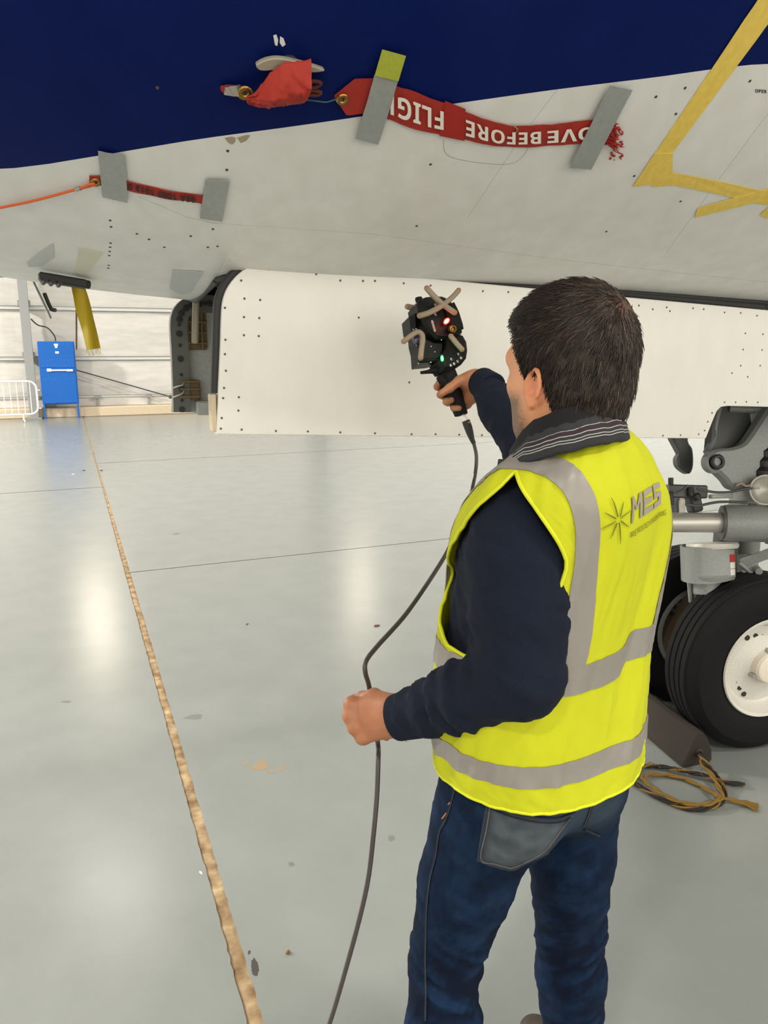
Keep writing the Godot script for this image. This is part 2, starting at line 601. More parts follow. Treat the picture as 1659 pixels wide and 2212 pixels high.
func nets(f: Callable, bx: AABB, cell: float, mb: MB, slack := 1.25) -> void:
	var B := 4
	var nx := int(ceil(bx.size.x / cell / B)) * B
	var ny := int(ceil(bx.size.y / cell / B)) * B
	var nz := int(ceil(bx.size.z / cell / B)) * B
	var sx := nx + 1
	var sxy := sx * (ny + 1)
	var val := PackedFloat32Array()
	val.resize(sxy * (nz + 1))
	val.fill(1e6)
	var vid := PackedInt32Array()
	vid.resize(val.size())
	vid.fill(-1)
	var o := bx.position
	var half := B * cell * 0.5
	var reach := half * sqrt(3.0) * slack
	var blocks: Array[Vector3i] = []
	for k in range(0, nz, B):
		for j in range(0, ny, B):
			for i in range(0, nx, B):
				var cc := o + Vector3(i, j, k) * cell + Vector3.ONE * half
				var dd: float = f.call(cc)
				if absf(dd) < reach: blocks.append(Vector3i(i, j, k))
	for b in blocks:
		for k in range(b.z, b.z + B + 1):
			for j in range(b.y, b.y + B + 1):
				for i in range(b.x, b.x + B + 1):
					var id := i + j * sx + k * sxy
					if val[id] > 1e5: val[id] = f.call(o + Vector3(i, j, k) * cell)
	var co := PackedInt32Array([0, 1, sx, sx + 1, sxy, sxy + 1, sxy + sx, sxy + sx + 1])
	var ed := [[0, 1], [2, 3], [4, 5], [6, 7], [0, 2], [1, 3], [4, 6], [5, 7], [0, 4], [1, 5], [2, 6], [3, 7]]
	for b in blocks:
		for k in range(b.z, b.z + B):
			for j in range(b.y, b.y + B):
				for i in range(b.x, b.x + B):
					var id := i + j * sx + k * sxy
					var m := 0
					for c in 8:
						if val[id + co[c]] < 0: m |= 1 << c
					if m == 0 or m == 255: continue
					var s := Vector3.ZERO
					var cnt := 0
					for e in ed:
						var a: int = e[0]
						var d: int = e[1]
						if ((m >> a) & 1) != ((m >> d) & 1):
							var va := val[id + co[a]]
							var vd := val[id + co[d]]
							var pa := Vector3(a & 1, (a >> 1) & 1, a >> 2)
							var pd := Vector3(d & 1, (d >> 1) & 1, d >> 2)
							s += pa.lerp(pd, va / (va - vd))
							cnt += 1
					vid[id] = mb.vert(o + (Vector3(i, j, k) + s / cnt) * cell)
	for b in blocks:
		for k in range(b.z, b.z + B):
			for j in range(b.y, b.y + B):
				for i in range(b.x, b.x + B):
					var id := i + j * sx + k * sxy
					if vid[id] < 0: continue
					var s0 := val[id] < 0
					if j > 0 and k > 0 and s0 != (val[id + 1] < 0):
						link(mb, vid[id], vid[id - sx], vid[id - sx - sxy], vid[id - sxy], s0)
					if i > 0 and k > 0 and s0 != (val[id + sx] < 0):
						link(mb, vid[id], vid[id - sxy], vid[id - sxy - 1], vid[id - 1], s0)
					if i > 0 and j > 0 and s0 != (val[id + sxy] < 0):
						link(mb, vid[id], vid[id - 1], vid[id - 1 - sx], vid[id - sx], s0)

func link(mb: MB, a: int, b: int, c: int, d: int, s: bool) -> void:
	if a < 0 or b < 0 or c < 0 or d < 0: return
	if s: mb.quad(a, b, c, d)
	else: mb.quad(a, d, c, b)

func blob_hit(bl: Blob, x: float, y: float, near: float, far: float) -> Vector3:
	var r := ray(x, y).normalized()
	var t := near
	for i in 90:
		var d := bl.ev(CAM + r * t)
		if d < 0.0006: break
		t += maxf(d * 0.7, 0.0004)
		if t > far: break
	return CAM + r * t

func text_into(mb: MB, s: String, font: Font, height: float, fn: Callable, thick := 0.0) -> float:
	# letters as flat-sided solids; fn(x, y, z) places a point of the line of text (x along, y up, z out) in the world. Returns the width
	var t := TextMesh.new()
	t.text = s
	t.font = font
	t.font_size = 64
	t.pixel_size = height / 64.0
	t.depth = maxf(thick, 0.0001)
	t.curve_step = 1.0
	var a := t.get_mesh_arrays()
	var vs: PackedVector3Array = a[Mesh.ARRAY_VERTEX]
	var id = a[Mesh.ARRAY_INDEX]
	var lo := 1e9
	var hi := -1e9
	for q in vs:
		lo = minf(lo, q.x); hi = maxf(hi, q.x)
	var b := mb.v.size()
	for q in vs: mb.vert(fn.call(q.x - lo, q.y, q.z))
	if id == null: id = PackedInt32Array(range(vs.size()))
	for i in range(0, id.size(), 3): mb.tri(b + id[i], b + id[i + 2], b + id[i + 1])
	return hi - lo

func font(bold := false, italic := false) -> SystemFont:
	var f := SystemFont.new()
	f.font_names = PackedStringArray(["Droid Sans"])
	f.font_weight = 700 if bold else 400
	f.font_italic = italic
	return f
# ---------------------------------------------------------------- camera, light
func set_camera_and_light() -> void:
	var cam := Camera3D.new()
	cam.name = "camera"
	cam.position = CAM
	cam.rotation_degrees = Vector3(-12, 0, 0)
	cam.fov = rad_to_deg(2 * atan(1106.0 / F))
	cam.near = 0.05
	cam.far = 200
	add_child(cam)
	cam.current = true
	var we := WorldEnvironment.new()
	we.name = "environment"
	var e := Environment.new()
	e.background_mode = Environment.BG_COLOR
	e.background_color = Color(1.0, 0.975, 0.92)
	e.background_energy_multiplier = SKY
	e.tonemap_mode = Environment.TONE_MAPPER_LINEAR
	e.tonemap_exposure = 1.18
	e.sdfgi_enabled = true
	e.ssao_enabled = true
	e.ssil_enabled = true
	we.environment = e
	add_child(we)

func hp(u: float, d: float, h := 0.0) -> Vector3:     # hangar coordinates: u along the far wall, d away from the camera, on the floor
	return AX * u - WX * d + Y * h

func wall_lamp(u: float, h: float, en: float, which: String) -> void:
	var d := WALL_D - 0.42
	var o := thing("wall_lamp", "upright white wall lamp " + which, "lamp", hp(u, d, h))
	var bs := Basis(AX, Y, WX)
	var b := MB.new()
	b.box(hp(u, d + 0.08, h), Vector3(0.9, 1.7, 0.12), bs, 0.02)
	put("housing", b, M.white_paint, o)
	b = MB.new()
	b.box(hp(u, d, h), Vector3(0.8, 1.6, 0.04), bs, 0.004)
	put("diffuser", b, glow(Color(1.0, 0.95, 0.86), en * 0.12), o)
	b = MB.new()
	b.box(hp(u, d + 0.3, h), Vector3(0.2, 0.2, 0.34), bs, 0.01)
	put("bracket", b, M.galv, o)
	var l := AreaLight3D.new()
	l.name = "light"
	l.area_size = Vector2(0.8, 1.6)
	l.light_energy = en
	l.light_color = Color(1.0, 0.95, 0.86)
	l.area_range = 60.0
	l.shadow_enabled = true
	l.basis = Basis(-AX, Y, -WX)
	l.position = WX * 0.05
	o.add_child(l)

func lamp(u: float, d: float, h: float, en: float, which: String) -> void:
	var o := thing("bay_lamp", "rectangular white bay lamp hung " + which, "lamp", hp(u, d, h), "bay lamps under the hangar roof")
	var bs := Basis(AX, Y, WX)
	var b := MB.new()
	b.box(hp(u, d, h + 0.06), Vector3(1.5, 0.1, 0.62), bs, 0.02)
	put("housing", b, M.white_paint, o)
	b = MB.new()
	b.box(hp(u, d, h), Vector3(1.4, 0.02, 0.5), bs, 0.004)
	put("diffuser", b, glow(Color(1.0, 0.97, 0.9), en * 0.06), o)
	for s in [-0.6, 0.6]:
		b = MB.new()
		b.cyl(hp(u + s, d, h + 0.1), hp(u + s, d, 11.2), 0.008, 6)
		put("hanger", b, M.galv, o)
	var l := AreaLight3D.new()
	l.name = "light"
	l.area_size = Vector2(1.4, 0.5)
	l.light_energy = en
	l.light_color = Color(1.0, 0.98, 0.945)
	l.area_range = 60.0
	l.shadow_enabled = true
	l.basis = Basis(AX, -WX, Y)
	l.position = Vector3(0, -0.03, 0)
	o.add_child(l)

# ---------------------------------------------------------------- the hangar
const DOOR_D := -10.0
const WALL_D := 20.95
func build_room() -> void:
	var bs := Basis(AX, Y, WX)
	# floor: painted slabs on either side of a raw expansion joint, thin saw cuts between slabs
	var fl := Node3D.new()
	fl.name = "floor"
	structure(fl)
	add_child(fl)
	var sub := MB.new()
	sub.box(hp(4, 1, -0.16), Vector3(52, 0.3, 50), bs, 0.01)
	put("sub_base", sub, M.joint, fl)
	var g0 := on_floor(181, 905)
	var g1 := on_floor(553, 2212)
	var gu := (g0.dot(AX) + g1.dot(AX)) / 2
	var us := []                                           # ragged edges of the joint, as u offsets
	noise.seed = 4
	noise.frequency = 1.0
	var dl := g0.dot(-WX)
	var edge := func(d: float, side: float) -> float:
		var base := lerpf(g1.dot(AX), g0.dot(AX), (d - g1.dot(-WX)) / (g0.dot(-WX) - g1.dot(-WX)))
		var wd: float = 0.0195 if d < 6.5 else lerpf(0.0195, 0.012, clampf((d - 6.5) / 4.0, 0, 1))
		return base + side * wd + 0.0045 * noise.get_noise_2d(d * 14.0, side * 7.0) + 0.003 * noise.get_noise_2d(d * 60.0, side * 9.0)
	var cut_a := on_floor(600, 980).dot(-WX)
	var cut_b := on_floor(610, 1202).dot(-WX)
	var cut_c := on_floor(100, 1060).dot(-WX)
	var mk := func(side: float, d0: float, d1: float) -> void:
		var b := MB.new()
		var n := int(clampf((d1 - d0) / 0.02, 2, 420)) if d0 < 6.0 and d1 > 0.0 else 40
		var e2 := 30.0 if side > 0 else -22.0
		b.grid(1, n, func(u, w):
			var gp: float = 0.0026 if d1 < 8.0 else 0.009
			var d: float = lerpf(d0 + gp, d1 - gp, w)
			return hp(lerpf(edge.call(d, side), e2, u), d, 0.0), false)
		if side < 0: b.flip()
		var i0 := b.ix.size()
		b.grid(1, n, func(u, w):
			var gp: float = 0.0026 if d1 < 8.0 else 0.009
			var d: float = lerpf(d0 + gp, d1 - gp, w)
			return hp(edge.call(d, side), d, -0.02 * u), false)
		put("slab", b, M.floor, fl)
	mk.call(1.0, -24.0, -0.4); mk.call(1.0, -0.4, cut_b); mk.call(1.0, cut_b, cut_a); mk.call(1.0, cut_a, 21.0)
	mk.call(-1.0, -24.0, -0.4); mk.call(-1.0, -0.4, cut_c); mk.call(-1.0, cut_c, 21.0)
	var fb := MB.new()
	fb.grid(4, 700, func(u, w):
		var d: float = lerpf(-3.0, 20.5, w)
		var e0: float = edge.call(d, -1.0) - 0.004
		var e1: float = edge.call(d, 1.0) + 0.004
		return hp(lerpf(e0, e1, u), d, -0.005 + 0.0014 * noise.get_noise_2d(d * 22.0, u * 3.0)))
	put("joint_filler", fb, M.filler, fl)
	# far wall: pale insulation sheets behind galvanised rails
	var wb := structure(Node3D.new())
	wb.name = "wall_back"
	add_child(wb)
	var hs := [0.24, 0.485, 1.44, 2.64, 3.9, 5.2, 6.6, 8.0, 9.4, 11.5]
	noise.frequency = 1.0
	for k in range(1, hs.size() - 1):
		var b := MB.new()
		var h0: float = hs[k]
		var h1: float = hs[k + 1]
		b.sheet(150, 12, func(u, w):
			var uu: float = lerpf(-22, 30, u)
			var bulge: float = 0.05 * sin(PI * w) + 0.03 * noise.get_noise_2d(uu * 1.3, w * 3.0 + k * 9.0) + 0.016 * noise.get_noise_2d(uu * 0.5, w * 9.0 + k * 31.0)
			return hp(uu, WALL_D + 0.12 - bulge, lerpf(h0, h1, w)), func(_u, _w): return WX, 0.05)
		put("insulation_sheet", b, M.wall, wb)
	for k in range(1, hs.size()):
		var b := MB.new()
		var hh: float = hs[k]
		b.box(hp(4, WALL_D + 0.06, hh), Vector3(52, 0.09 if k > 1 else 0.05, 0.05), bs, 0.006)
		b.box(hp(4, WALL_D + 0.02, hh + 0.05), Vector3(52, 0.012, 0.06), bs, 0.003)
		put("wall_rail", b, M.rail, wb)
	var b1 := MB.new()
	b1.box(hp(4, WALL_D + 0.1, 0.365), Vector3(52, 0.24, 0.06), bs, 0.004)
	put("base_sheet", b1, M.wall, wb)
	for k in 18:
		b1 = MB.new()
		b1.box(hp(-14.0 + k * 1.25, WALL_D + 0.04, 0.37), Vector3(0.05, 0.26, 0.07), bs, 0.004)
		b1.box(hp(-14.0 + k * 1.25, WALL_D - 0.02, 0.47), Vector3(0.16, 0.07, 0.02), bs, 0.004)
		put("base_bracket", b1, M.galv, wb)
	b1 = MB.new()
	b1.box(hp(4, WALL_D + 0.55, 5.7), Vector3(52, 11.6, 0.5), bs, 0.01)
	put("outer_skin", b1, M.ceil, wb)
	b1 = MB.new()
	b1.box(hp(4, WALL_D + 0.0, 0.12), Vector3(52, 0.24, 0.5), bs, 0.02)
	structure(put("trim_1", b1, M.curb))
	# columns standing before the wall
	var cb := on_floor(79, 886)
	var cu := cb.dot(AX)
	for k in 4:
		var uu := cu + k * 7.5
		var col := structure(Node3D.new())
		col.name = "trim_%d" % (k + 2)
		add_child(col)
		var b := MB.new()
		b.box(hp(uu, WALL_D - 0.16, 5.6), Vector3(0.2, 11.2, 0.016), bs, 0.003)
		b.box(hp(uu, WALL_D - 0.44, 5.6), Vector3(0.2, 11.2, 0.016), bs, 0.003)
		put("flange", b, M.galv, col)
		b = MB.new()
		b.box(hp(uu, WALL_D - 0.30, 5.6), Vector3(0.014, 11.2, 0.27), bs, 0.003)
		put("web", b, M.gear, col)
		b = MB.new()
		b.box(hp(uu, WALL_D - 0.30, 0.02), Vector3(0.34, 0.04, 0.46), bs, 0.004)
		put("base_plate", b, M.galv, col)
		for j in 5:
			b = MB.new()
			b.box(hp(uu, WALL_D - 0.2, hs[j + 2] + 0.08), Vector3(0.28, 0.14, 0.34), bs, 0.006)
			put("bracket", b, M.galv, col)
	# slanting brace rod
	var br := MB.new()
	var p0 := on_plane(160, 798, hp(0, WALL_D - 0.12), WX)
	var p1 := on_plane(368, 857, hp(0, WALL_D - 0.12), WX)
	br.cyl(p0 - (p1 - p0) * 0.28, p1, 0.016, 8)
	br.ball(p1, Vector3.ONE * 0.05)
	put("brace_rod", br, M.gear_dark, wb)
	# other walls and the roof
	var oth := [["wall_left", hp(-22.2, 5, 5.75), Vector3(0.4, 11.5, 32)], ["wall_right", hp(30.2, 5, 5.75), Vector3(0.4, 11.5, 32)], ["ceiling", hp(4, 5, 11.75), Vector3(53, 0.5, 33)]]
	# the wall behind the camera has the big hangar door open
	oth.append(["wall_front", hp(4, DOOR_D - 0.2, 10.25), Vector3(52, 2.5, 0.4)])
	oth.append(["wall_front_2", hp(-19.5, DOOR_D - 0.2, 4.5), Vector3(5, 9, 0.4)])
	oth.append(["wall_front_3", hp(27.5, DOOR_D - 0.2, 4.5), Vector3(5, 9, 0.4)])
	oth.append(["ground", hp(4, DOOR_D - 30, -0.22), Vector3(120, 0.4, 59.6)])
	for q in oth:
		var b := MB.new()
		b.box(q[1], q[2], bs, 0.02)
		var o := MeshInstance3D.new()
		o.name = q[0]
		o.mesh = b.mesh()
		o.material_override = M.curb if q[0] == "ground" else M.ceil
		structure(o)
		add_child(o)
# ---------------------------------------------------------------- airplane: s runs aft, l towards the camera side, h up
func af(s: float, l: float, h: float) -> Vector3:
	return GP + AX * s + WX * l + Y * h

func keel(s: float) -> float:
	return tab([-5.3, -4.9, -4.3, -3.6, -2.79, -2.34, -2.15, -1.2, -0.37, 1.0, 3.0, 9.0], [3.1, 2.72, 2.3, 2.02, 1.866, 1.820, 1.810, 1.806, 1.784, 1.752, 1.73, 1.73], s)

func hrad(s: float) -> float:
	return tab([-5.3, -5.1, -4.7, -4.2, -3.5, -2.6, -1.5, 0.0, 3.0, 9.0], [0.0, 0.3, 0.62, 0.96, 1.3, 1.54, 1.68, 1.77, 1.86, 1.9], s)

func hull(s: float, a: float, out := 0.0) -> Vector3:   # a: angle from the keel, positive on the camera side
	var r := hrad(s)
	return af(s, sin(a) * (r + out), keel(s) + r - cos(a) * (r + out))

func hull_sa(p: Vector3) -> Vector2:                   # station and angle of a point
	var q := p - GP
	var s := q.dot(AX)
	var l := q.dot(WX)
	return Vector2(s, atan2(l, keel(s) + hrad(s) - p.y))

func hull_hit(x: float, y: float) -> Vector3:          # where a line of sight first meets the skin
	var r := ray(x, y)
	var t := 0.6
	var last := t
	while t < 6.0:
		var p := CAM + r * t
		var q := p - GP
		var s := q.dot(AX)
		var l := q.dot(WX)
		var rr := hrad(s)
		var dd := Vector2(l, p.y - keel(s) - rr).length() - rr
		if dd < 0:
			var lo := last
			var hi := t
			for i in 24:
				var m := (lo + hi) / 2
				var pp := CAM + r * m
				var ss := (pp - GP).dot(AX)
				var r2 := hrad(ss)
				if Vector2((pp - GP).dot(WX), pp.y - keel(ss) - r2).length() - r2 < 0: hi = m
				else: lo = m
			return CAM + r * hi
		last = t
		t += 0.02
	return Vector3.INF

func skin(x: float, y: float, out := 0.0) -> Vector3:
	var p := hull_hit(x, y)
	if p == Vector3.INF:
		printerr("no skin at ", x, " ", y)
		return CAM + ray(x, y) * 3
	var q := hull_sa(p)
	return hull(q.x, q.y, out)

func poly_at(pts: Array, u: float) -> Vector2:         # point at fraction u of a polyline of pixels
	var tot := 0.0
	for i in pts.size() - 1: tot += (pts[i + 1] - pts[i]).length()
	var want := u * tot
	for i in pts.size() - 1:
		var l: float = (pts[i + 1] - pts[i]).length()
		if want <= l or i == pts.size() - 2: return pts[i].lerp(pts[i + 1], want / l)
		want -= l
	return pts[-1]

func sm2(pts: Array, per := 6) -> Array:
	var q := []
	for p in pts: q.append(Vector3(p.x, p.y, 0))
	var o := []
	for p in smooth_path(q, per): o.append(Vector2(p.x, p.y))
	return o

func on_skin_sheet(mb: MB, top: Array, bot: Array, nu: int, nv: int, out: float, lift = null, thick := 0.0012) -> void:
	# a strip lying on the fuselage between two edges
	var cache := {}
	var fn := func(u, w):
		var k := Vector2(u, w)
		if not cache.has(k):
			var a := poly_at(top, u)
			var b := poly_at(bot, u)
			var q := a.lerp(b, w)
			var o := out
			if lift != null: o += lift.call(u, w)
			cache[k] = skin(q.x, q.y, o)
		return cache[k]
	var nm := func(u, w):
		var sa := hull_sa(fn.call(u, w))
		return (WX * sin(sa.y) - Y * cos(sa.y))
	mb.sheet(nu, nv, fn, nm, thick)

func stripe_angle(tb: Array, s: float) -> float:
	return tab(tb[0], tb[1], s)

func build_airplane() -> Node3D:
	var ap := thing("airplane", "blue and white airliner nose with open nose gear doors", "airplane", GP)
	# livery border: measured points, carried on straight fore and aft
	var ss := []
	var aa := []
	for q in [Vector2(2, 365), Vector2(220, 335), Vector2(440, 299), Vector2(764, 254), Vector2(995, 222), Vector2(1204, 193), Vector2(1400, 169), Vector2(1657, 138)]:
		var h := hull_sa(hull_hit(q.x, q.y))
		ss.append(h.x)
		aa.append(h.y)
	var sl: float = (aa[1] - aa[0]) / (ss[1] - ss[0])
	ss.push_front(-5.3); aa.push_front(aa[0] + sl * (-5.3 - ss[1]) * 0.6)
	var se: float = (aa[-1] - aa[-2]) / (ss[-1] - ss[-2])
	ss.append(9.0); aa.append(minf(aa[-1] + se * 3.0, 1.6))
	var tb := [ss, aa]
	# bay opening half width along the nose
	var hw := func(s: float) -> float:
		if s < -2.27 or s > 0.75: return 0.0
		if s < -2.15: return 0.32 + 0.08 * sqrt(maxf(0.0, 1.0 - pow((-2.15 - s) / 0.12, 2)))
		return 0.40
	var st := []
	var s0 := -5.3
	while s0 < -2.29: st.append(s0); s0 += 0.06
	st.append(-2.2701)
	for i in 13: st.append(-2.27 + 0.12 * (1.0 - cos(PI / 2 * i / 12.0)))
	s0 = -2.1
	while s0 < 0.72: st.append(s0); s0 += 0.06
	st.append(0.75); st.append(0.7501)
	s0 = 0.9
	while s0 < 9.01: st.append(s0); s0 += 0.3
	var n := st.size() - 1
	for side in [1.0, -1.0]:
		for band in 2:
			var b := MB.new()
			b.grid(n, 26, func(u, w):
				var s: float = st[int(round(u * n))]
				var r := hrad(s)
				var a0: float = asin(clampf(hw.call(s) / maxf(r, 0.3), 0, 1))
				var am: float = stripe_angle(tb, s)
				var a: float = lerpf(a0, am, w) if band == 0 else lerpf(am, PI, w)
				return hull(s, a * side))
			if side > 0: b.flip()
			put("belly_skin" if band == 0 else "upper_skin", b, M.hull if band == 0 else M.blue, ap)
	# inside of the skin around the bay, the bay itself
	var bay := MB.new()
	var top := 2.45
	for side in [1.0, -1.0]:
		var i0 := bay.ix.size()
		bay.grid(40, 1, func(u, w):
			var s: float = lerpf(-2.27, 0.75, u)
			var l: float = hw.call(clampf(s, -2.2699, 0.7499))
			return af(s, l * side, keel(s) + hrad(s) - sqrt(pow(hrad(s), 2) - l * l) + 0.004 if w < 0.5 else top))
		if side < 0: bay.flip(i0)
	bay.face([af(-2.27, -0.4, top), af(-2.27, 0.4, top), af(-2.27, 0.4, 1.868), af(-2.27, -0.4, 1.868)])
	bay.face([af(0.75, 0.4, top), af(0.75, -0.4, top), af(0.75, -0.4, 1.80), af(0.75, 0.4, 1.80)])
	bay.face([af(-2.27, -0.4, top), af(0.75, -0.4, top), af(0.75, 0.4, top), af(-2.27, 0.4, top)])
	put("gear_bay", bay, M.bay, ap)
	for k in 5:
		var b := MB.new()
		var s := -2.12 + k * 0.3
		b.box(af(s, 0, 1.98), Vector3(0.03, 0.2, 0.78), Basis(AX, Y, WX), 0.004)
		put("bay_frame", b, M.frame if k else M.brown, ap)
	for side in [1.0, -1.0]:
		var lip := MB.new()
		var pts := []
		for i in 60:
			var s: float = lerpf(-2.269, 0.74, pow(float(i) / 59, 1.6))
			var l: float = hw.call(s)
			pts.append(af(s, l * side, keel(s) + hrad(s) - sqrt(pow(hrad(s), 2) - l * l) - 0.004))
		lip.tube(pts, 0.009, 6)
		put("bay_lip", lip, M.seal, ap)
	var lipf := MB.new()
	lipf.tube([af(-2.269, -0.32, 1.845), af(-2.269, 0, 1.812), af(-2.269, 0.32, 1.845)], 0.009, 6)
	put("bay_lip", lipf, M.seal, ap)
	build_doors(ap)
	build_gear(ap)
	build_skin_marks(ap, tb)
	return ap

func door_sh(x: float, y: float, l: float) -> Vector2:   # (s, h) on the plane of a door
	var p := on_plane(x, y, af(0, l, 0), WX) - GP
	return Vector2(p.dot(AX), p.y)

func build_doors(ap: Node3D) -> void:
	var L := 0.42
	var outl := PackedVector2Array()
	for q in sm2([Vector2(477, 740), Vector2(479, 680), Vector2(483, 645), Vector2(496, 615), Vector2(520, 588), Vector2(548, 573), Vector2(580, 569.5)], 4):
		outl.append(door_sh(q.x, q.y, L))
	for q in [Vector2(900, 599), Vector2(1300, 637), Vector2(1659, 670)]:
		outl.append(door_sh(q.x, q.y, L))
	var e := door_sh(1659, 670, L)
	outl.append(Vector2(0.66, e.y - 0.028))
	outl.append(Vector2(0.66, door_sh(1659, 879, L).y - 0.02))
	for q in [Vector2(1659, 879), Vector2(1572, 877), Vector2(1558, 879), Vector2(1549, 888), Vector2(1541, 907), Vector2(1525, 947), Vector2(1000, 944), Vector2(468, 938)]:
		outl.append(door_sh(q.x, q.y, L))
	var xf := Transform3D(Basis(AX, Y, WX), af(0, L - 0.035, 0))
	# leaf facing the camera
	var d := MB.new()
	d.prism(outl, xf, 0.035, 0.002)
	var o := put("gear_door", d, M.door, ap, "white gear door leaf nearest the man")
	var edge := MB.new()
	var ep := []
	for q in sm2([Vector2(469, 850), Vector2(472, 740), Vector2(474, 680), Vector2(478, 643), Vector2(492, 612), Vector2(516, 584), Vector2(545, 569), Vector2(580, 565)], 4):
		var h := door_sh(q.x, q.y, L)
		ep.append(af(h.x, L - 0.026, h.y))
	edge.tube(ep, 0.013, 6)
	var hinge := MB.new()
	var hp_ := []
	for q in [Vector2(575, 563), Vector2(900, 593), Vector2(1300, 631), Vector2(1659, 664)]:
		var h := door_sh(q.x, q.y, L)
		hp_.append(af(h.x, L - 0.028, h.y + 0.004))
	hinge.tube(hp_, 0.016, 6)
	put("edge_seal", edge, M.seal, o)
	put("hinge_seal", hinge, M.seal, o)
	var tip := MB.new()
	var ta := door_sh(471, 852, L)
	var tb2 := door_sh(464, 934, L)
	tip.box(af((ta.x + tb2.x) / 2 - 0.004, L - 0.03, (ta.y + tb2.y) / 2), Vector3(0.012, ta.y - tb2.y, 0.05), Basis(AX, Y, WX), 0.002)
	put("edge_strip", tip, M.curb, o)
	# fasteners
	var fs := MB.new()
	var seen := [Vector2(486, 665), Vector2(487, 734), Vector2(486, 765), Vector2(488, 801), Vector2(484, 838), Vector2(482, 860), Vector2(479, 903), Vector2(477, 926), Vector2(521, 606), Vector2(580, 582), Vector2(616, 584), Vector2(683, 592), Vector2(528, 645), Vector2(562, 648), Vector2(527, 685), Vector2(560, 687), Vector2(527, 724), Vector2(559, 726), Vector2(516, 858), Vector2(515, 887), Vector2(522, 928), Vector2(596, 931), Vector2(665, 932), Vector2(735, 606), Vector2(784, 607), Vector2(810, 607), Vector2(872, 612), Vector2(930, 617), Vector2(1043, 629), Vector2(1098, 631), Vector2(775, 686), Vector2(884, 826), Vector2(889, 938), Vector2(941, 938), Vector2(992, 939), Vector2(1041, 940), Vector2(735, 934), Vector2(810, 936), Vector2(1380, 660), Vector2(1410, 668), Vector2(1440, 664), Vector2(1447, 672), Vector2(1497, 666), Vector2(1520, 668), Vector2(1565, 675), Vector2(1600, 676), Vector2(1635, 682), Vector2(1610, 720), Vector2(1605, 755), Vector2(1648, 722), Vector2(1646, 756), Vector2(1642, 790), Vector2(1600, 790), Vector2(1615, 814), Vector2(1581, 806), Vector2(1538, 892), Vector2(1529, 911), Vector2(1522, 930), Vector2(1509, 938), Vector2(1470, 940), Vector2(1432, 941), Vector2(1565, 869), Vector2(1589, 869), Vector2(1612, 868), Vector2(1637, 869)]
	for q in seen:
		var h := door_sh(q.x, q.y, L)
		fs.lathe([Vector2(0.0034, -0.001), Vector2(0.0032, 0.0008), Vector2(0, 0.001)], Transform3D(Basis(AX, WX, -Y), af(h.x, L, h.y)), 7)
	var fo := put("rivet_row", fs, M.grey_ink, o)
	fo.set_meta("kind", "stuff")
	# the far leaf, seen from inside: same outline mirrored to the other side
	var d2 := MB.new()
	var xf2 := Transform3D(Basis(AX, Y, WX), af(0, -L, 0))
	var outf := PackedVector2Array()
	for q in outl: outf.append(Vector2(q.x, 1.40 + (q.y - 1.40) * 0.925 if q.y > 1.40 else q.y))
	d2.prism(outf, xf2, 0.012, 0.002)
	var o2 := put("gear_door", d2, M.inner, ap, "grey inner face of the far gear door leaf")
	# raised rim around the inner face
	var rim := MB.new()
	var W := PackedVector2Array()
	var path := []
	var IL := -L + 0.04
	for q in V2([374, 890, 373, 840, 370, 760, 367, 700, 373, 670, 390, 650, 412, 641, 440, 638, 480, 640, 600, 650]):
		var h := door_sh(q.x, q.y, IL)
		path.append(Vector3(h.x, h.y, 0))
	var sp := smooth_path(path, 5)
	var i0 := rim.ix.size()
	for i in sp.size() - 1:
		var a: Vector3 = sp[i]
		var b: Vector3 = sp[i + 1]
		var nrm := Vector3(b.y - a.y, a.x - b.x, 0).normalized()
		var nrm2 := nrm
		if i + 2 < sp.size(): nrm2 = Vector3(sp[i + 2].y - b.y, b.x - sp[i + 2].x, 0).normalized()
		var q := [a, b, b + nrm2 * 0.058, a + nrm * 0.058]
		var lo := []
		var hi := []
		for p in q:
			lo.append(af(p.x, -L + 0.012, p.y))
			hi.append(af(p.x, -L + 0.05, p.y))
		rim.face(hi)
		rim.face([lo[3], lo[2], hi[2], hi[3]])
		rim.face([lo[0], lo[1], hi[1], hi[0]])
	put("inner_rim", rim, M.frame, o2)
	var bolts := MB.new()
	for i in range(1, sp.size() - 1, 2):
		var a: Vector3 = sp[i]
		var b: Vector3 = sp[i + 1]
		var nrm := Vector3(b.y - a.y, a.x - b.x, 0).normalized() * 0.029
		var big := i % 4 == 1
		bolts.lathe([Vector2(0.011 if big else 0.006, 0), Vector2(0.011 if big else 0.006, 0.004), Vector2(0, 0.005)], Transform3D(Basis(AX, WX, -Y), af(a.x + nrm.x, -L + 0.05, a.y + nrm.y)), 8)
	put("rim_bolts", bolts, M.seal, o2).set_meta("kind", "stuff")
	var sealp := []
	for q in V2([399, 880, 398, 830, 394, 760, 393, 700, 398, 678, 410, 664, 430, 657, 470, 656]):
		var h := door_sh(q.x, q.y, IL)
		sealp.append(af(h.x, -L + 0.03, h.y))
	var sb := MB.new()
	sb.tube(smooth_path(sealp, 5), 0.014, 8)
	put("seal_tube", sb, mat(rgb(190, 200, 200), 0.5), o2)
	var bot := MB.new()
	bot.box(af(-1.45, -L + 0.035, 1.44), Vector3(1.55, 0.05, 0.05), Basis(AX.rotated(WX, -0.03), Y, WX), 0.006)
	put("bottom_beam", bot, M.inner, o2)
	var at := func(x: float, y: float, out: float) -> Vector3:
		var h := door_sh(x, y, -L + out)
		return af(h.x, -L + out, h.y)
	var fr := Basis(AX, Y, WX)
	var bk := MB.new()
	bk.box(at.call(420, 706, 0.02), Vector3(0.085, 0.16, 0.016), fr, 0.01)
	for k in 4:
		bk.box(at.call(420, 672 + k * 23, 0.032), Vector3(0.085, 0.008, 0.03), fr, 0.003)
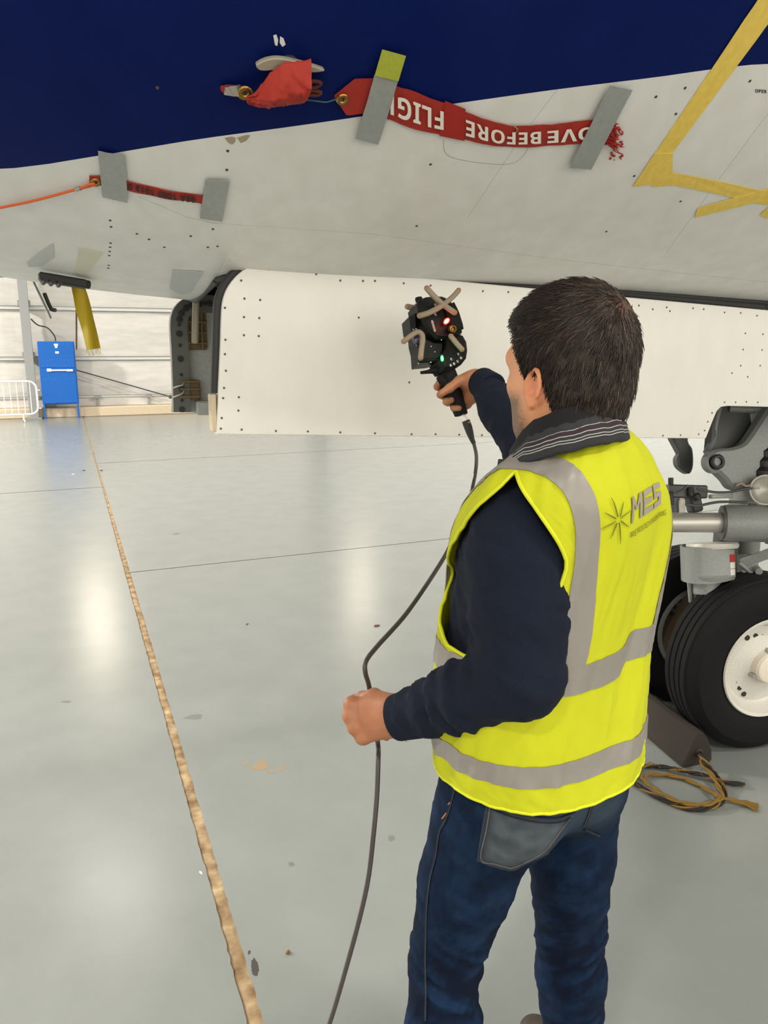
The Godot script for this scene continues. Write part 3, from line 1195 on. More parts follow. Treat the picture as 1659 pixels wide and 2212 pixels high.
	for x in [405, 435]:
		bk.box(at.call(x, 706, 0.032), Vector3(0.008, 0.16, 0.03), fr, 0.003)
	put("strut_bracket", bk, M.brown, o2)
	bk = MB.new()
	bk.box(at.call(410, 842, 0.03), Vector3(0.07, 0.07, 0.03), fr, 0.006)
	for k in 3:
		bk.box(at.call(410, 824 + k * 16, 0.05), Vector3(0.07, 0.008, 0.04), fr, 0.003)
	put("latch_bracket", bk, M.brown, o2)
	# actuating rod from the bay to the bracket
	var rod := MB.new()
	var lowp: Vector3 = at.call(421, 742, 0.08)
	var hip: Vector3 = at.call(424, 622, 0.10)
	rod.box((lowp + hip) / 2, Vector3(0.022, (hip - lowp).length(), 0.02), MB.aim(lowp, hip).basis, 0.004)
	put("door_rod", rod, mat(rgb(150, 142, 124), 0.45), ap)
	# wires at the left edge
	for k in 2:
		var wz := MB.new()
		wz.tube(smooth_path([at.call(375, 838 + k * 20, 0.055), at.call(385, 834 + k * 20, 0.065), at.call(394, 832 + k * 18, 0.06), at.call(397, 826 + k * 18, 0.05)], 4), 0.003, 6)
		put("lead", wz, M.rim, o2)

func build_skin_marks(ap: Node3D, tb: Array) -> void:
	# panel joints
	var seams := [
		[Vector2(1205, 192), Vector2(1130, 290), Vector2(1010, 470)],
		[Vector2(1659, 245), Vector2(1540, 405), Vector2(1440, 545)],
		[Vector2(1300, 215), Vector2(1270, 260)],
		[Vector2(300, 425), Vector2(430, 480), Vector2(800, 505), Vector2(1200, 560), Vector2(1659, 610)],
	]
	for q in seams:
		var b := MB.new()
		var pts := []
		for i in 25:
			var p := poly_at(q, i / 24.0)
			pts.append(skin(p.x, p.y, -0.0004))
		b.tube(pts, 0.0006, 5)
		put("panel_seam", b, M.seam, ap)
	# oval access panel outline under the red ribbon
	var ov := MB.new()
	var op := []
	for q in sm2([Vector2(958, 302), Vector2(962, 330), Vector2(990, 344), Vector2(1060, 354), Vector2(1110, 352), Vector2(1135, 330), Vector2(1142, 310)], 4):
		op.append(skin(q.x, q.y, -0.0004))
	ov.tube(op, 0.0008, 5)
	put("access_panel_outline", ov, M.seam, ap)
	# rivet dots in rows and scattered fasteners
	var rv := MB.new()
	var dots := [Vector2(238, 476), Vector2(240, 490), Vector2(239, 525), Vector2(238, 534), Vector2(237, 543), Vector2(236, 552), Vector2(235, 573), Vector2(234, 579), Vector2(296, 505), Vector2(322, 517), Vector2(355, 534), Vector2(412, 510), Vector2(470, 532), Vector2(460, 495), Vector2(449, 534), Vector2(492, 326), Vector2(490, 367), Vector2(1417, 209), Vector2(1480, 190), Vector2(1460, 246), Vector2(900, 488), Vector2(1370, 380), Vector2(930, 355), Vector2(1620, 175), Vector2(1310, 500), Vector2(1470, 435), Vector2(340, 190)]
	for q in dots:
		var c := skin(q.x, q.y)
		var sa := hull_sa(c)
		var nn := WX * sin(sa.y) - Y * cos(sa.y)
		rv.lathe([Vector2(0.0035, -0.001), Vector2(0.003, 0.0008), Vector2(0, 0.001)], Transform3D(MB.aim(Vector3.ZERO, nn).basis, c), 7)
	put("skin_fasteners", rv, M.smudge_dark, ap).set_meta("kind", "stuff")
	# paint chips and stains that stay with the skin
	var chip := func(pts: Array, m: Material, nm: String) -> void:
		var b := MB.new()
		var c := Vector2.ZERO
		for q in pts: c += q
		c /= pts.size()
		var s := b.vert(skin(c.x, c.y, 0.0007))
		for q in pts: b.vert(skin(q.x, q.y, 0.0004))
		for i in pts.size(): b.tri(s, s + 1 + (i + 1) % pts.size(), s + 1 + i)
		put(nm, b, m, ap)
	chip.call([Vector2(590, 76), Vector2(597, 74), Vector2(601, 86), Vector2(599, 99), Vector2(594, 97)], M.hull, "paint_chip")
	chip.call([Vector2(605, 78), Vector2(612, 82), Vector2(617, 96), Vector2(610, 101), Vector2(604, 92)], M.hull, "paint_chip")
	chip.call([Vector2(485, 298), Vector2(500, 295), Vector2(509, 298), Vector2(508, 306), Vector2(502, 312), Vector2(494, 309)], M.stain_light, "stain")
	chip.call([Vector2(512, 297), Vector2(532, 292), Vector2(541, 292), Vector2(532, 304), Vector2(520, 309)], M.stain_light, "stain")
	# the letters near the right edge
	var tx := MB.new()
	text_into(tx, "OPER", font(true, true), 10.0, func(x, y, z): return skin(1631 + x * 1.0, 196 - y + x * 0.08, 0.0005 + z), 0.0002)
	put("lettering", tx, M.black_ink, ap)
	# drain port: small hatch with a swung-down door and a black mechanism
	var pm := MB.new()
	var a := skin(82, 580, 0.02)
	var c2 := skin(186, 598, 0.02)
	var dirn := (c2 - a).normalized()
	var sa2 := hull_sa(a)
	var nn2 := WX * sin(sa2.y) - Y * cos(sa2.y)
	var bs := Basis(dirn, nn2, dirn.cross(nn2))
	pm.box((a + c2) / 2, Vector3((c2 - a).length(), 0.022, 0.026), bs, 0.004)
	pm.cyl(c2 - dirn * 0.03 - nn2 * 0.004 + bs.z * 0.014, c2 + dirn * 0.012 - nn2 * 0.004 + bs.z * 0.014, 0.011, 12, 0.003)
	for k in 3:
		pm.cyl(a + dirn * (0.012 + k * 0.018) + nn2 * 0.01 - bs.z * 0.018, a + dirn * (0.012 + k * 0.018) + nn2 * 0.01 + bs.z * 0.018, 0.006, 8)
	put("drain_port", pm, M.black, ap)
	var dist := 2.35
	var hd := MB.new()
	var h0 := px(60, 583, dist)
	var h1 := px(110, 688, dist)
	var ax := (h1 - h0).normalized()
	hd.box((h0 + h1) / 2, Vector3(0.006, (h1 - h0).length(), 0.07), Basis(ax.cross(WX).normalized(), ax, WX), 0.002)
	hd.cyl(px(68, 580, dist), px(96, 583, dist), 0.01, 8)
	put("hatch_door", hd, M.gear, ap)
	hd = MB.new()
	hd.tube(smooth_path([px(96, 634, dist), px(106, 658, dist), px(112, 668, dist), px(121, 670, dist)], 4), 0.006, 8)
	put("hatch_hook", hd, M.gear_dark, ap)
	hd = MB.new()
	hd.cyl(px(165, 600, dist + 0.05), px(165, 755, dist + 0.05), 0.0028, 8)
	put("drain_rod", hd, M.stain_brown, ap)

func build_gear(ap: Node3D) -> void:
	var steer := Basis(Y, deg_to_rad(-9.0))
	var wd := steer * WX
	var fw := steer * AX
	var lg := MB.new()
	# main strut, mostly to the right of the big casting
	lg.lathe([Vector2(0.0, 0.36), Vector2(0.05, 0.36), Vector2(0.055, 0.7), Vector2(0.055, 0.86), Vector2(0.085, 0.88), Vector2(0.09, 1.0), Vector2(0.09, 1.5), Vector2(0.1, 1.52), Vector2(0.1, 2.3), Vector2(0, 2.3)], Transform3D(Basis(), af(0.1, 0, 0)), 24)
	var leg := put("gear_leg", lg, M.gear, ap)
	var D := 3.22
	var xfp := Transform3D(Basis(Vector3.RIGHT, UPV, -FWV), CAM + FWV * D)     # a plane across the gear at that distance
	xfp.basis = xfp.basis.rotated(Y, deg_to_rad(8.0))
	xfp.origin = px(1580, 1000, D)
	var P := func(x: float, y: float) -> Vector2:
		var q := on_plane(x, y, xfp.origin, xfp.basis.z) - xfp.origin
		return Vector2(q.dot(xfp.basis.x), q.dot(xfp.basis.y))
	var pl := func(pts: Array) -> PackedVector2Array:
		var o := PackedVector2Array()
		for q in sm2(pts, 3): o.append(P.call(q.x, q.y))
		return o
	# casting with the pivot lug
	var cs := MB.new()
	var ct: PackedVector2Array = pl.call([Vector2(1660, 930), Vector2(1648, 950), Vector2(1636, 990), Vector2(1626, 1030), Vector2(1606, 1055), Vector2(1584, 1060), Vector2(1562, 1055), Vector2(1549, 1038), Vector2(1532, 1022), Vector2(1519, 1010), Vector2(1515, 990), Vector2(1520, 978), Vector2(1534, 972), Vector2(1560, 970), Vector2(1585, 962), Vector2(1600, 945), Vector2(1618, 918), Vector2(1636, 890), Vector2(1650, 872), Vector2(1700, 850), Vector2(1720, 900)])
	cs.prism(ct, xfp, 0.07, 0.012)
	put("casting", cs, M.gear, leg)
	# hollow web above it
	cs = MB.new()
	var cw: PackedVector2Array = pl.call([Vector2(1548, 868), Vector2(1700, 860), Vector2(1690, 900), Vector2(1640, 940), Vector2(1600, 975), Vector2(1560, 985), Vector2(1536, 985), Vector2(1538, 940), Vector2(1540, 910)])
	cs.prism(cw, Transform3D(xfp.basis, xfp.origin - xfp.basis.z * 0.06), 0.045, 0.008)
	put("web", cs, M.gear_dark, leg)
	cs = MB.new()
	cs.tube(smooth_path([px(1553, 880, D + 0.02), px(1545, 915, D + 0.02), px(1541, 950, D + 0.02), px(1526, 978, D)], 4), 0.015, 10)
	cs.tube(smooth_path([px(1700, 878, D + 0.02), px(1640, 884, D + 0.01), px(1575, 882, D + 0.02)], 4), 0.018, 10)
	put("web_rib", cs, M.gear, leg)
	# second lug plate behind
	cs = MB.new()
	var c2: PackedVector2Array = pl.call([Vector2(1484, 945), Vector2(1470, 900), Vector2(1520, 890), Vector2(1518, 946), Vector2(1528, 965), Vector2(1530, 1000), Vector2(1522, 1020), Vector2(1505, 1012), Vector2(1495, 1000), Vector2(1494, 985), Vector2(1500, 975)])
	cs.prism(c2, Transform3D(xfp.basis, xfp.origin - xfp.basis.z * 0.16), 0.05, 0.008)
	put("lug_plate", cs, M.gear_dark, leg)
	var pv := px(1545, 998, D - 0.07)
	cs = MB.new()
	cs.lathe([Vector2(0.046, -0.03), Vector2(0.046, 0.006), Vector2(0.036, 0.012), Vector2(0.034, 0.0), Vector2(0.028, 0.0)], Transform3D(Basis(xfp.basis.x, xfp.basis.z, -xfp.basis.y), pv), 24)
	put("pivot_ring", cs, M.gear, leg)
	cs = MB.new()
	cs.lathe([Vector2(0.031, 0), Vector2(0.031, 0.02), Vector2(0.025, 0.024), Vector2(0.018, 0.024), Vector2(0.016, 0.01), Vector2(0, 0.01)], Transform3D(Basis(xfp.basis.x, xfp.basis.z, -xfp.basis.y), pv), 18)
	put("pivot_bolt", cs, M.black, leg)
	cs = MB.new()
	cs.lathe([Vector2(0.012, 0), Vector2(0.012, 0.004), Vector2(0, 0.004)], Transform3D(Basis(xfp.basis.x, xfp.basis.z, -xfp.basis.y), px(1569, 1001, D - 0.065)), 12)
	put("small_hole", cs, M.dark_hole, leg)
	# dark ribbed hoses at the right edge
	for k in 3:
		var b := MB.new()
		var prof := []
		for i in 15: prof.append(Vector2(0.035 + (0.008 if i % 2 else 0.0) - k * 0.006, i * 0.022))
		prof.push_front(Vector2(0, 0)); prof.append(Vector2(0, 0.308))
		b.lathe(prof, MB.aim(px(1648 + k * 14, 1036 - k * 20, D - 0.05 + k * 0.05), px(1662 + k * 12, 930 - k * 20, D)), 14, 5.0)
		put("hose", b, M.black, leg)
	# taxi lamp
	var lp := px(1656, 1058, D - 0.12)
	var ld := (CAM - lp + Vector3(-1.2, -0.3, 0)).normalized()
	var lx := Transform3D(MB.aim(Vector3.ZERO, ld).basis, lp)
	cs = MB.new()
	cs.lathe([Vector2(0, -0.08), Vector2(0.03, -0.075), Vector2(0.055, -0.03), Vector2(0.062, 0.0), Vector2(0.062, 0.012), Vector2(0.055, 0.012), Vector2(0.05, -0.02), Vector2(0, -0.05)], lx, 26)
	var tl := put("taxi_light", cs, M.steel, leg)
	cs = MB.new()
	cs.lathe([Vector2(0, 0.018), Vector2(0.03, 0.015), Vector2(0.055, 0.008), Vector2(0.055, 0.004), Vector2(0, 0.006)], lx, 26, 60)
	var gl := mat(Color(0.9, 0.88, 0.82, 0.25), 0.08)
	gl.transparency = BaseMaterial3D.TRANSPARENCY_ALPHA
	put("lens", cs, gl, leg)
	# horizontal drum and rod
	cs = MB.new()
	var r0 := px(1428, 1128, D - 0.05)
	var r1 := px(1560, 1129, D - 0.07)
	var r2 := px(1712, 1133, D - 0.12)
	cs.cyl(r0, r1, 0.041, 24)
	put("steering_rod", cs, mat(rgb(186, 182, 176), 0.3, 0.5), leg)
	cs = MB.new()
	var len := (r2 - r1).length()
	cs.lathe([Vector2(0.045, 0.012), Vector2(0.05, 0.004), Vector2(0.064, 0.0), Vector2(0.073, 0.006), Vector2(0.075, 0.02), Vector2(0.075, len * 0.62), Vector2(0.082, len * 0.64), Vector2(0.082, len * 0.72), Vector2(0.073, len * 0.74), Vector2(0.07, len), Vector2(0, len)], MB.aim(r1, r2), 32)
	put("drum", cs, M.gear, leg)
	cs = MB.new()
	cs.lathe([Vector2(0.042, 0.004), Vector2(0.07, 0.001), Vector2(0.071, -0.004), Vector2(0.05, -0.006), Vector2(0.042, -0.004)], MB.aim(r1, r2), 32)
	put("drum_gland", cs, M.gear_dark, leg)
	# bracket block above the rod
	cs = MB.new()
	var bb := xfp.basis
	cs.box(px(1478, 1062, D), Vector3(0.17, 0.055, 0.08), bb.rotated(bb.z, -0.05), 0.006)
	cs.box(px(1452, 1088, D), Vector3(0.035, 0.13, 0.07), bb, 0.006)
	cs.box(px(1498, 1086, D + 0.02), Vector3(0.05, 0.08, 0.06), bb.rotated(bb.z, 0.2), 0.008)
	put("valve_block", cs, M.gear_dark, leg)
	cs = MB.new()
	cs.box(px(1471, 1097, D - 0.03), Vector3(0.026, 0.075, 0.03), bb, 0.004)
	put("valve_clip", cs, M.rim, leg)
	for q in [[1449, 1047, 1449, 1032, 0.03, 0.011], [1492, 1052, 1492, 1072, 0.05, 0.013], [1502, 1068, 1508, 1080, 0.05, 0.017], [1448, 1062, 1450, 1090, 0.05, 0.012]]:
		cs = MB.new()
		cs.cyl(px(q[0], q[1], D - q[4]), px(q[2], q[3], D - q[4]), q[5], 10, 0.002)
		put("valve_fitting", cs, M.black, leg)
	for q in [[Vector2(1458, 1066), Vector2(1475, 1058), Vector2(1486, 1048)], [Vector2(1481, 1090), Vector2(1510, 1092), Vector2(1535, 1087), Vector2(1560, 1084), Vector2(1615, 1085)], [Vector2(1505, 1055), Vector2(1540, 1063), Vector2(1575, 1063), Vector2(1610, 1056), Vector2(1640, 1054)], [Vector2(1618, 1088), Vector2(1640, 1096), Vector2(1660, 1110)], [Vector2(1590, 1050), Vector2(1600, 1044), Vector2(1612, 1050), Vector2(1625, 1046)]]:
		var b := MB.new()
		var pp := []
		for t in q: pp.append(px(t.x, t.y, D - 0.09))
		b.tube(smooth_path(pp, 5), 0.0055, 7)
		put("hydraulic_line", b, M.gear_dark if q.size() % 2 else M.tan, leg)
	cs = MB.new()
	cs.box(px(1557, 1072, D + 0.02), Vector3(0.1, 0.018, 0.03), bb, 0.004)
	put("line_clamp", cs, M.rim, leg)
	cs = MB.new()
	cs.box(px(1620, 1090, D - 0.06), Vector3(0.05, 0.022, 0.03), bb, 0.004)
	put("line_clamp", cs, M.rim, leg)
	# curved splash shield with its label, small drum under it
	cs = MB.new()
	var sc := px(1530, 1215, D + 0.02)
	var fnS := func(u, w):
		var a: float = lerpf(-2.35, 0.75, u)
		return sc + bb.x * (sin(a) * 0.115) + bb.z * (cos(a) * 0.09) + bb.y * (lerpf(0.075 - 0.02 * u, -0.062 - 0.02 * sin(u * 3.0), w))
	cs.sheet(24, 3, fnS, func(u, _w):
		var a: float = lerpf(-2.35, 0.75, u)
		return bb.x * sin(a) + bb.z * cos(a), 0.004)
	var sh := put("splash_shield", cs, M.gear, leg)
	cs = MB.new()
	cs.lathe([Vector2(0, -0.075), Vector2(0.1, -0.07), Vector2(0.105, -0.055), Vector2(0.1, -0.05), Vector2(0, -0.05)], Transform3D(bb, sc), 24)
	cs.lathe([Vector2(0, -0.135), Vector2(0.058, -0.13), Vector2(0.06, -0.12), Vector2(0.06, -0.06), Vector2(0, -0.06)], Transform3D(bb, sc - bb.x * 0.01), 20)
	put("lower_cup", cs, M.gear, leg)
	cs = MB.new()
	cs.lathe([Vector2(0, 0.062), Vector2(0.1, 0.062), Vector2(0.105, 0.05), Vector2(0.1, 0.04), Vector2(0, 0.04)], Transform3D(bb, sc + bb.x * 0.02 + bb.y * 0.02), 24)
	put("shield_top", cs, M.rim, leg)
	var lab := func(v0: float, v1: float, m: Material, nm: String) -> void:
		var b := MB.new()
		b.sheet(6, 2, func(u, w):
			var a: float = lerpf(0.42, 0.74, u)
			return sc + bb.x * (sin(a) * 0.1165) + bb.z * (cos(a) * 0.0915) + bb.y * lerpf(v0, v1, w), func(u, _w):
			var a: float = lerpf(0.42, 0.74, u)
			return bb.x * sin(a) + bb.z * cos(a), 0.0012)
		put(nm, b, m, leg)
	lab.call(0.036, 0.005, M.deep_red, "red_label")
	lab.call(0.003, -0.022, M.rim, "white_label")
	lab.call(-0.025, -0.05, M.rim, "white_label")
	cs = MB.new()
	cs.box(px(1636, 1205, D), Vector3(0.16, 0.05, 0.012), bb.rotated(bb.z, 0.35).rotated(bb.x, 0.4), 0.004)
	cs.box(px(1610, 1222, D + 0.03), Vector3(0.05, 0.1, 0.05), bb, 0.006)
	cs.cyl(px(1596, 1215, D), px(1625, 1240, D), 0.009, 8)
	cs.cyl(px(1634, 1228, D), px(1640, 1235, D - 0.03), 0.015, 10)
	put("torque_arm", cs, M.gear, leg)
	for k in 2:
		cs = MB.new()
		cs.cyl(px(1488 + k * 13, 1255, D + 0.02), px(1492 + k * 12, 1300, D + 0.04), 0.009, 10)
		put("axle_link", cs, M.gear, leg)
	# wheels on the axle
	var hubc := px(1622, 1450, 3.28)
	hubc.y = 0.378
	var ctr := hubc - wd * 0.23
	var axl := MB.new()
	axl.cyl(ctr - wd * 0.3, ctr + wd * 0.3, 0.045, 18)
	axl.cyl(ctr + Y * 0.02, Vector3(ctr.x, 0.9, ctr.z), 0.055, 18)
	put("axle", axl, M.gear_dark, leg)
	for k in 2:
		var sd := 1.0 if k == 0 else -1.0
		var c := ctr + wd * 0.23 * sd
		var xf := Transform3D(Basis(fw, wd * sd, fw.cross(wd * sd)), c)
		var ty := MB.new()
		var R := 0.376
		var tp := [Vector2(0.205, -0.085), Vector2(0.225, -0.098), Vector2(0.27, -0.108), Vector2(0.315, -0.106), Vector2(0.345, -0.094), Vector2(0.362, -0.078)]
		for j in 4:
			var y0 := -0.066 + j * 0.034
			tp.append(Vector2(R - 0.003, y0 - 0.003)); tp.append(Vector2(R, y0 + 0.002)); tp.append(Vector2(R, y0 + 0.026)); tp.append(Vector2(R - 0.008, y0 + 0.0285))
		tp.append_array([Vector2(0.362, 0.078), Vector2(0.345, 0.094), Vector2(0.335, 0.1), Vector2(0.332, 0.104), Vector2(0.315, 0.107), Vector2(0.27, 0.109), Vector2(0.225, 0.098), Vector2(0.205, 0.085)])
		ty.lathe(tp, xf, 72, 40)
		var wl := put("nose_wheel", ty, M.tyre, ap)
		var rm := MB.new()
		rm.lathe([Vector2(0.208, 0.086), Vector2(0.216, 0.098), Vector2(0.212, 0.104), Vector2(0.2, 0.1), Vector2(0.192, 0.085), Vector2(0.178, 0.055), Vector2(0.165, 0.045), Vector2(0.13, 0.052), Vector2(0.085, 0.062), Vector2(0.075, 0.07), Vector2(0.06, 0.072), Vector2(0, 0.07)], xf, 48, 35)
		put("rim", rm, M.rim if k == 0 else M.rust, wl)
		var bk := MB.new()
		bk.lathe([Vector2(0.206, -0.086), Vector2(0.214, -0.1), Vector2(0.2, -0.1), Vector2(0.185, -0.06), Vector2(0.16, -0.03), Vector2(0.08, -0.03), Vector2(0.06, -0.08), Vector2(0, -0.08)], xf, 40, 35)
		put("inner_rim", bk, M.rust, wl)
		bk = MB.new()
		bk.lathe([Vector2(0.214, -0.092), Vector2(0.212, -0.104), Vector2(0.196, -0.102), Vector2(0.196, -0.09)], xf, 40, 35)
		put("rim_lip", bk, M.gear, wl)
		var hb := MB.new()
		hb.lathe([Vector2(0.064, 0.06), Vector2(0.064, 0.1), Vector2(0.058, 0.112), Vector2(0.05, 0.116), Vector2(0, 0.118)], xf, 28, 25)
		put("hub_cap", hb, M.hub, wl)
		for j in 3:
			var a := TAU * j / 3 + 0.6
			var b := MB.new()
			b.cyl(xf * Vector3(cos(a) * 0.068, 0.1, sin(a) * 0.068), xf * Vector3(cos(a) * 0.07, 0.062, sin(a) * 0.07), 0.01, 8)
			put("hub_clip", b, M.steel, wl)
		for side2 in ([1.0, -1.0] if k == 1 else [1.0]):
			for j in 9:
				var a: float = [0.0, 0.27, 0.52][j % 3] + TAU * (j / 3) / 3 + 2.05
				var b := MB.new()
				var rr: float = 0.145 - 0.012 * (j % 3)
				b.cyl(xf * Vector3(cos(a) * rr, (0.052 if side2 > 0 else -0.036) * 1.0, sin(a) * rr), xf * Vector3(cos(a) * rr, 0.03 * side2, sin(a) * rr), 0.0115, 10)
				put("vent_hole", b, M.dark_hole, wl)
# ---------------------------------------------------------------- tapes, covers and ribbons on the skin
func V2(a: Array) -> Array:
	var o := []
	for i in range(0, a.size(), 2): o.append(Vector2(a[i], a[i + 1]))
	return o

func tape(called: String, label: String, q: Array, m: Material, out := 0.0015, group := "", lift = null, cat := "tape") -> void:
	# q: corners top-left, top-right, bottom-right, bottom-left
	var p := V2(q)
	var b := MB.new()
	on_skin_sheet(b, [p[0], p[1]], [p[3], p[2]], 8, 14, out, lift)
	var at := skin((p[0].x + p[2].x) / 2, (p[0].y + p[2].y) / 2)
	one(called, label, cat, b, m, at, group)

func build_skin_things() -> void:
	noise.frequency = 1.0
	var wr := func(u, w): return 0.0012 * noise.get_noise_2d(u * 5.0, w * 9.0)
	# the long red banner
	var ctop := sm2(V2([800, 168, 838, 179, 880, 190, 930, 210, 975, 225, 1010, 240, 1060, 259, 1110, 269, 1170, 267, 1230, 262, 1283, 256, 1330, 256]), 6)
	var cbot := sm2(V2([782, 243, 838, 255, 880, 271, 930, 284, 975, 292, 1003, 299, 1060, 311, 1110, 315, 1170, 313, 1230, 309, 1283, 305, 1328, 312]), 6)
	var lift := func(u, w): return 0.0025 + 0.002 * noise.get_noise_2d(u * 14.0, w * 2.0) + 0.0015 * sin(u * 40.0) * (w - 0.5)
	var fl := thing("warning_banner", "long red fabric banner with white upside-down lettering taped across the hull", "banner", skin(1040, 270))
	var b := MB.new()
	on_skin_sheet(b, ctop, cbot, 90, 6, 0.002, lift)
	put("fabric", b, M.red, fl)
	b = MB.new()
	on_skin_sheet(b, V2([722, 202, 765, 167, 806, 166]), V2([722, 208, 748, 246, 790, 240]), 12, 8, 0.005)
	put("fabric_tip", b, M.red, fl)
	b = MB.new()
	on_skin_sheet(b, V2([960, 214, 1004, 232]), V2([948, 289, 1002, 300]), 8, 8, 0.0058)
	put("overlap", b, M.deep_red, fl, "dark red overlap of two banner pieces")
	var sea := MB.new()
	var sp := []
	for q in sm2(V2([1108, 267, 1116, 275, 1111, 283]), 4): sp.append(skin(q.x, q.y, 0.0062))
	sea.tube(sp, 0.0013, 5)
	put("loose_thread", sea, M.tan, fl)
	# lettering turned upside down, reading from right to left
	var words := [["OVE", 1283, 1180, 0.2], ["BEFORE", 1166, 1004, 0.0], ["FLIGH", 956, 822, 0.0]]
	for q in words:
		var tb := MB.new()
		var f := font(true, true)
		var dummy := MB.new()
		var wid := text_into(dummy, q[0], f, 1.0, func(x, y, z): return Vector3(x, y, z))
		var x0: float = q[1]
		var x1: float = q[2]
		text_into(tb, q[0], f, 1.0, func(x, y, z):
			var xx: float = lerpf(x0, x1, x / wid)
			var yt: float = edge_y(ctop, xx)
			var yb: float = edge_y(cbot, xx)
			return skin(xx, lerpf(yt, yb, 0.22 + (y + 0.36) * 0.78), 0.0085 + z * 0.2), 0.002)
		put("lettering", tb, M.white_ink, fl)
	# frayed end
	var fr := MB.new()
	var rn := RandomNumberGenerator.new()
	rn.seed = 12
	for i in 46:
		var y0 := rn.randf_range(258, 308)
		var p := []
		var yy := y0
		var xx := rn.randf_range(1300, 1316)
		for k in 5:
			p.append(skin(xx, yy, 0.004 + 0.002 * k * rn.randf()))
			xx += rn.randf_range(2, 9)
			yy += rn.randf_range(-3, 9)
		fr.tube(p, [0.0016, 0.0014, 0.0012, 0.0016, 0.0006], 4)
	for i in 26:
		var c := Vector2(rn.randf_range(1315, 1346), rn.randf_range(262, 345))
		fr.ball(skin(c.x, c.y, 0.002), Vector3(0.003, 0.0022, 0.003) * rn.randf_range(0.5, 1.3), Basis(), 6)
	put("frayed_end", fr, M.deep_red, fl).set_meta("kind", "stuff")
	var ey := MB.new()
	var ec := skin(738, 209, 0.008)
	var sa := hull_sa(ec)
	var nn := WX * sin(sa.y) - Y * cos(sa.y)
	ey.lathe([Vector2(0.004, 0), Vector2(0.006, 0.002), Vector2(0.0105, 0.002), Vector2(0.012, 0), Vector2(0.0105, -0.002), Vector2(0.004, -0.002)], Transform3D(MB.aim(Vector3.ZERO, nn).basis, ec), 18)
	put("eyelet", ey, M.brass, fl)
	# green wire between cover and banner
	b = MB.new()
	var wp := []
	for q in sm2(V2([520, 192, 545, 199, 565, 205, 600, 205, 650, 207, 690, 212, 705, 213, 722, 208, 738, 209]), 5): wp.append(skin(q.x, q.y, 0.009))
	b.tube(wp, 0.0013, 5)
	one("lock_wire", "thin green wire from the red probe cover to the banner", "wire", b, mat(rgb(50, 96, 96), 0.5), wp[0])
	# probe on the blue skin with its red cover
	var pr := thing("probe", "tan metal air probe plate poking out behind the red cover", "probe", skin(625, 140))
	b = MB.new()
	var bl := V2([553, 137, 572, 127, 600, 123, 640, 130, 697, 147, 690, 154, 655, 154, 600, 150, 565, 151, 554, 144])
	var mid := skin(625, 140, 0.014)
	var sm := hull_sa(mid)
	var n0 := WX * sin(sm.y) - Y * cos(sm.y)
	var bsx := Basis(AX, n0.cross(AX), n0).orthonormalized()
	var pg := PackedVector2Array()
	for q in sm2(bl + [bl[0]], 3):
		var v := on_plane(q.x, q.y, mid, n0) - mid
		pg.append(Vector2(v.dot(bsx.x), v.dot(bsx.y)))
	pg.remove_at(pg.size() - 1)
	b.prism(pg, Transform3D(bsx, mid - n0 * 0.006), 0.01, 0.002)
	put("vane_plate", b, mat(rgb(150, 142, 126), 0.45), pr)
	b = MB.new()
	b.cyl(mid - n0 * 0.016, mid, 0.018, 14)
	put("stem", b, M.steel, pr)
	var cv := thing("probe_cover", "red fabric pouch over the air probe on the blue hull", "cover", skin(590, 165))
	b = MB.new()
	var pouch := func(u, w):
		var t := poly_at(sm2(V2([527, 186, 545, 176, 565, 150, 598, 120, 630, 112, 665, 107]), 4), u)
		var o := poly_at(sm2(V2([527, 196, 545, 206, 580, 206, 620, 201, 641, 199, 647, 196]), 4), u)
		var q := t.lerp(o, w)
		return skin(q.x, q.y, 0.03 + 0.03 * sin(PI * clampf(w, 0, 1)) * smoothstep(0.0, 0.5, u) + 0.006 * noise.get_noise_2d(u * 6.0, w * 4.0) + 0.003 * noise.get_noise_2d(u * 18.0, w * 14.0))
	b.sheet(28, 16, pouch, func(_u, _w): return n0, 0.004)
	put("pouch", b, M.red, cv)
	b = MB.new()
	on_skin_sheet(b, V2([475, 180, 490, 177, 530, 180]), V2([475, 188, 484, 198, 530, 202]), 10, 6, 0.008)
	put("strap_tip", b, M.red, cv)
	b = MB.new()
	on_skin_sheet(b, V2([484, 180, 516, 175]), V2([482, 196, 520, 202]), 10, 6, 0.0105, func(u, w): return 0.0016 * noise.get_noise_2d(u * 9.0, w * 9.0))
	put("foil_wrap", b, mat(rgb(190, 188, 182), 0.2, 0.7), cv, "shiny foil tape round the strap tip")
	b = MB.new()
	ec = skin(526, 188, 0.016)
	b.lathe([Vector2(0.004, 0), Vector2(0.006, 0.002), Vector2(0.012, 0.002), Vector2(0.014, 0), Vector2(0.012, -0.002), Vector2(0.004, -0.002)], Transform3D(MB.aim(Vector3.ZERO, n0).basis, ec), 18)
	put("eyelet", b, M.brass, cv)
	b = MB.new()
	for q in [V2([640, 166, 670, 164, 690, 168, 676, 178, 648, 176]), V2([640, 182, 668, 184, 690, 188, 678, 194, 645, 190])]:
		var p := []
		for t in sm2(q, 4): p.append(skin(t.x, t.y, 0.014))
		b.tube(p, 0.0035, 6)
	put("draw_cord", b, mat(rgb(82, 30, 24), 0.85), cv)
	b = MB.new()
	var cr := []
	for q in sm2(V2([575, 146, 576, 165, 578, 185]), 5): cr.append(skin(q.x, q.y, 0.0555 - 0.0))
	# tapes holding the banner
	tape("lime_tape", "lime green tape at the top of the grey tape beside the red cover", [822, 98, 873, 112, 857, 166, 806, 154], M.lime_tape, 0.0125)
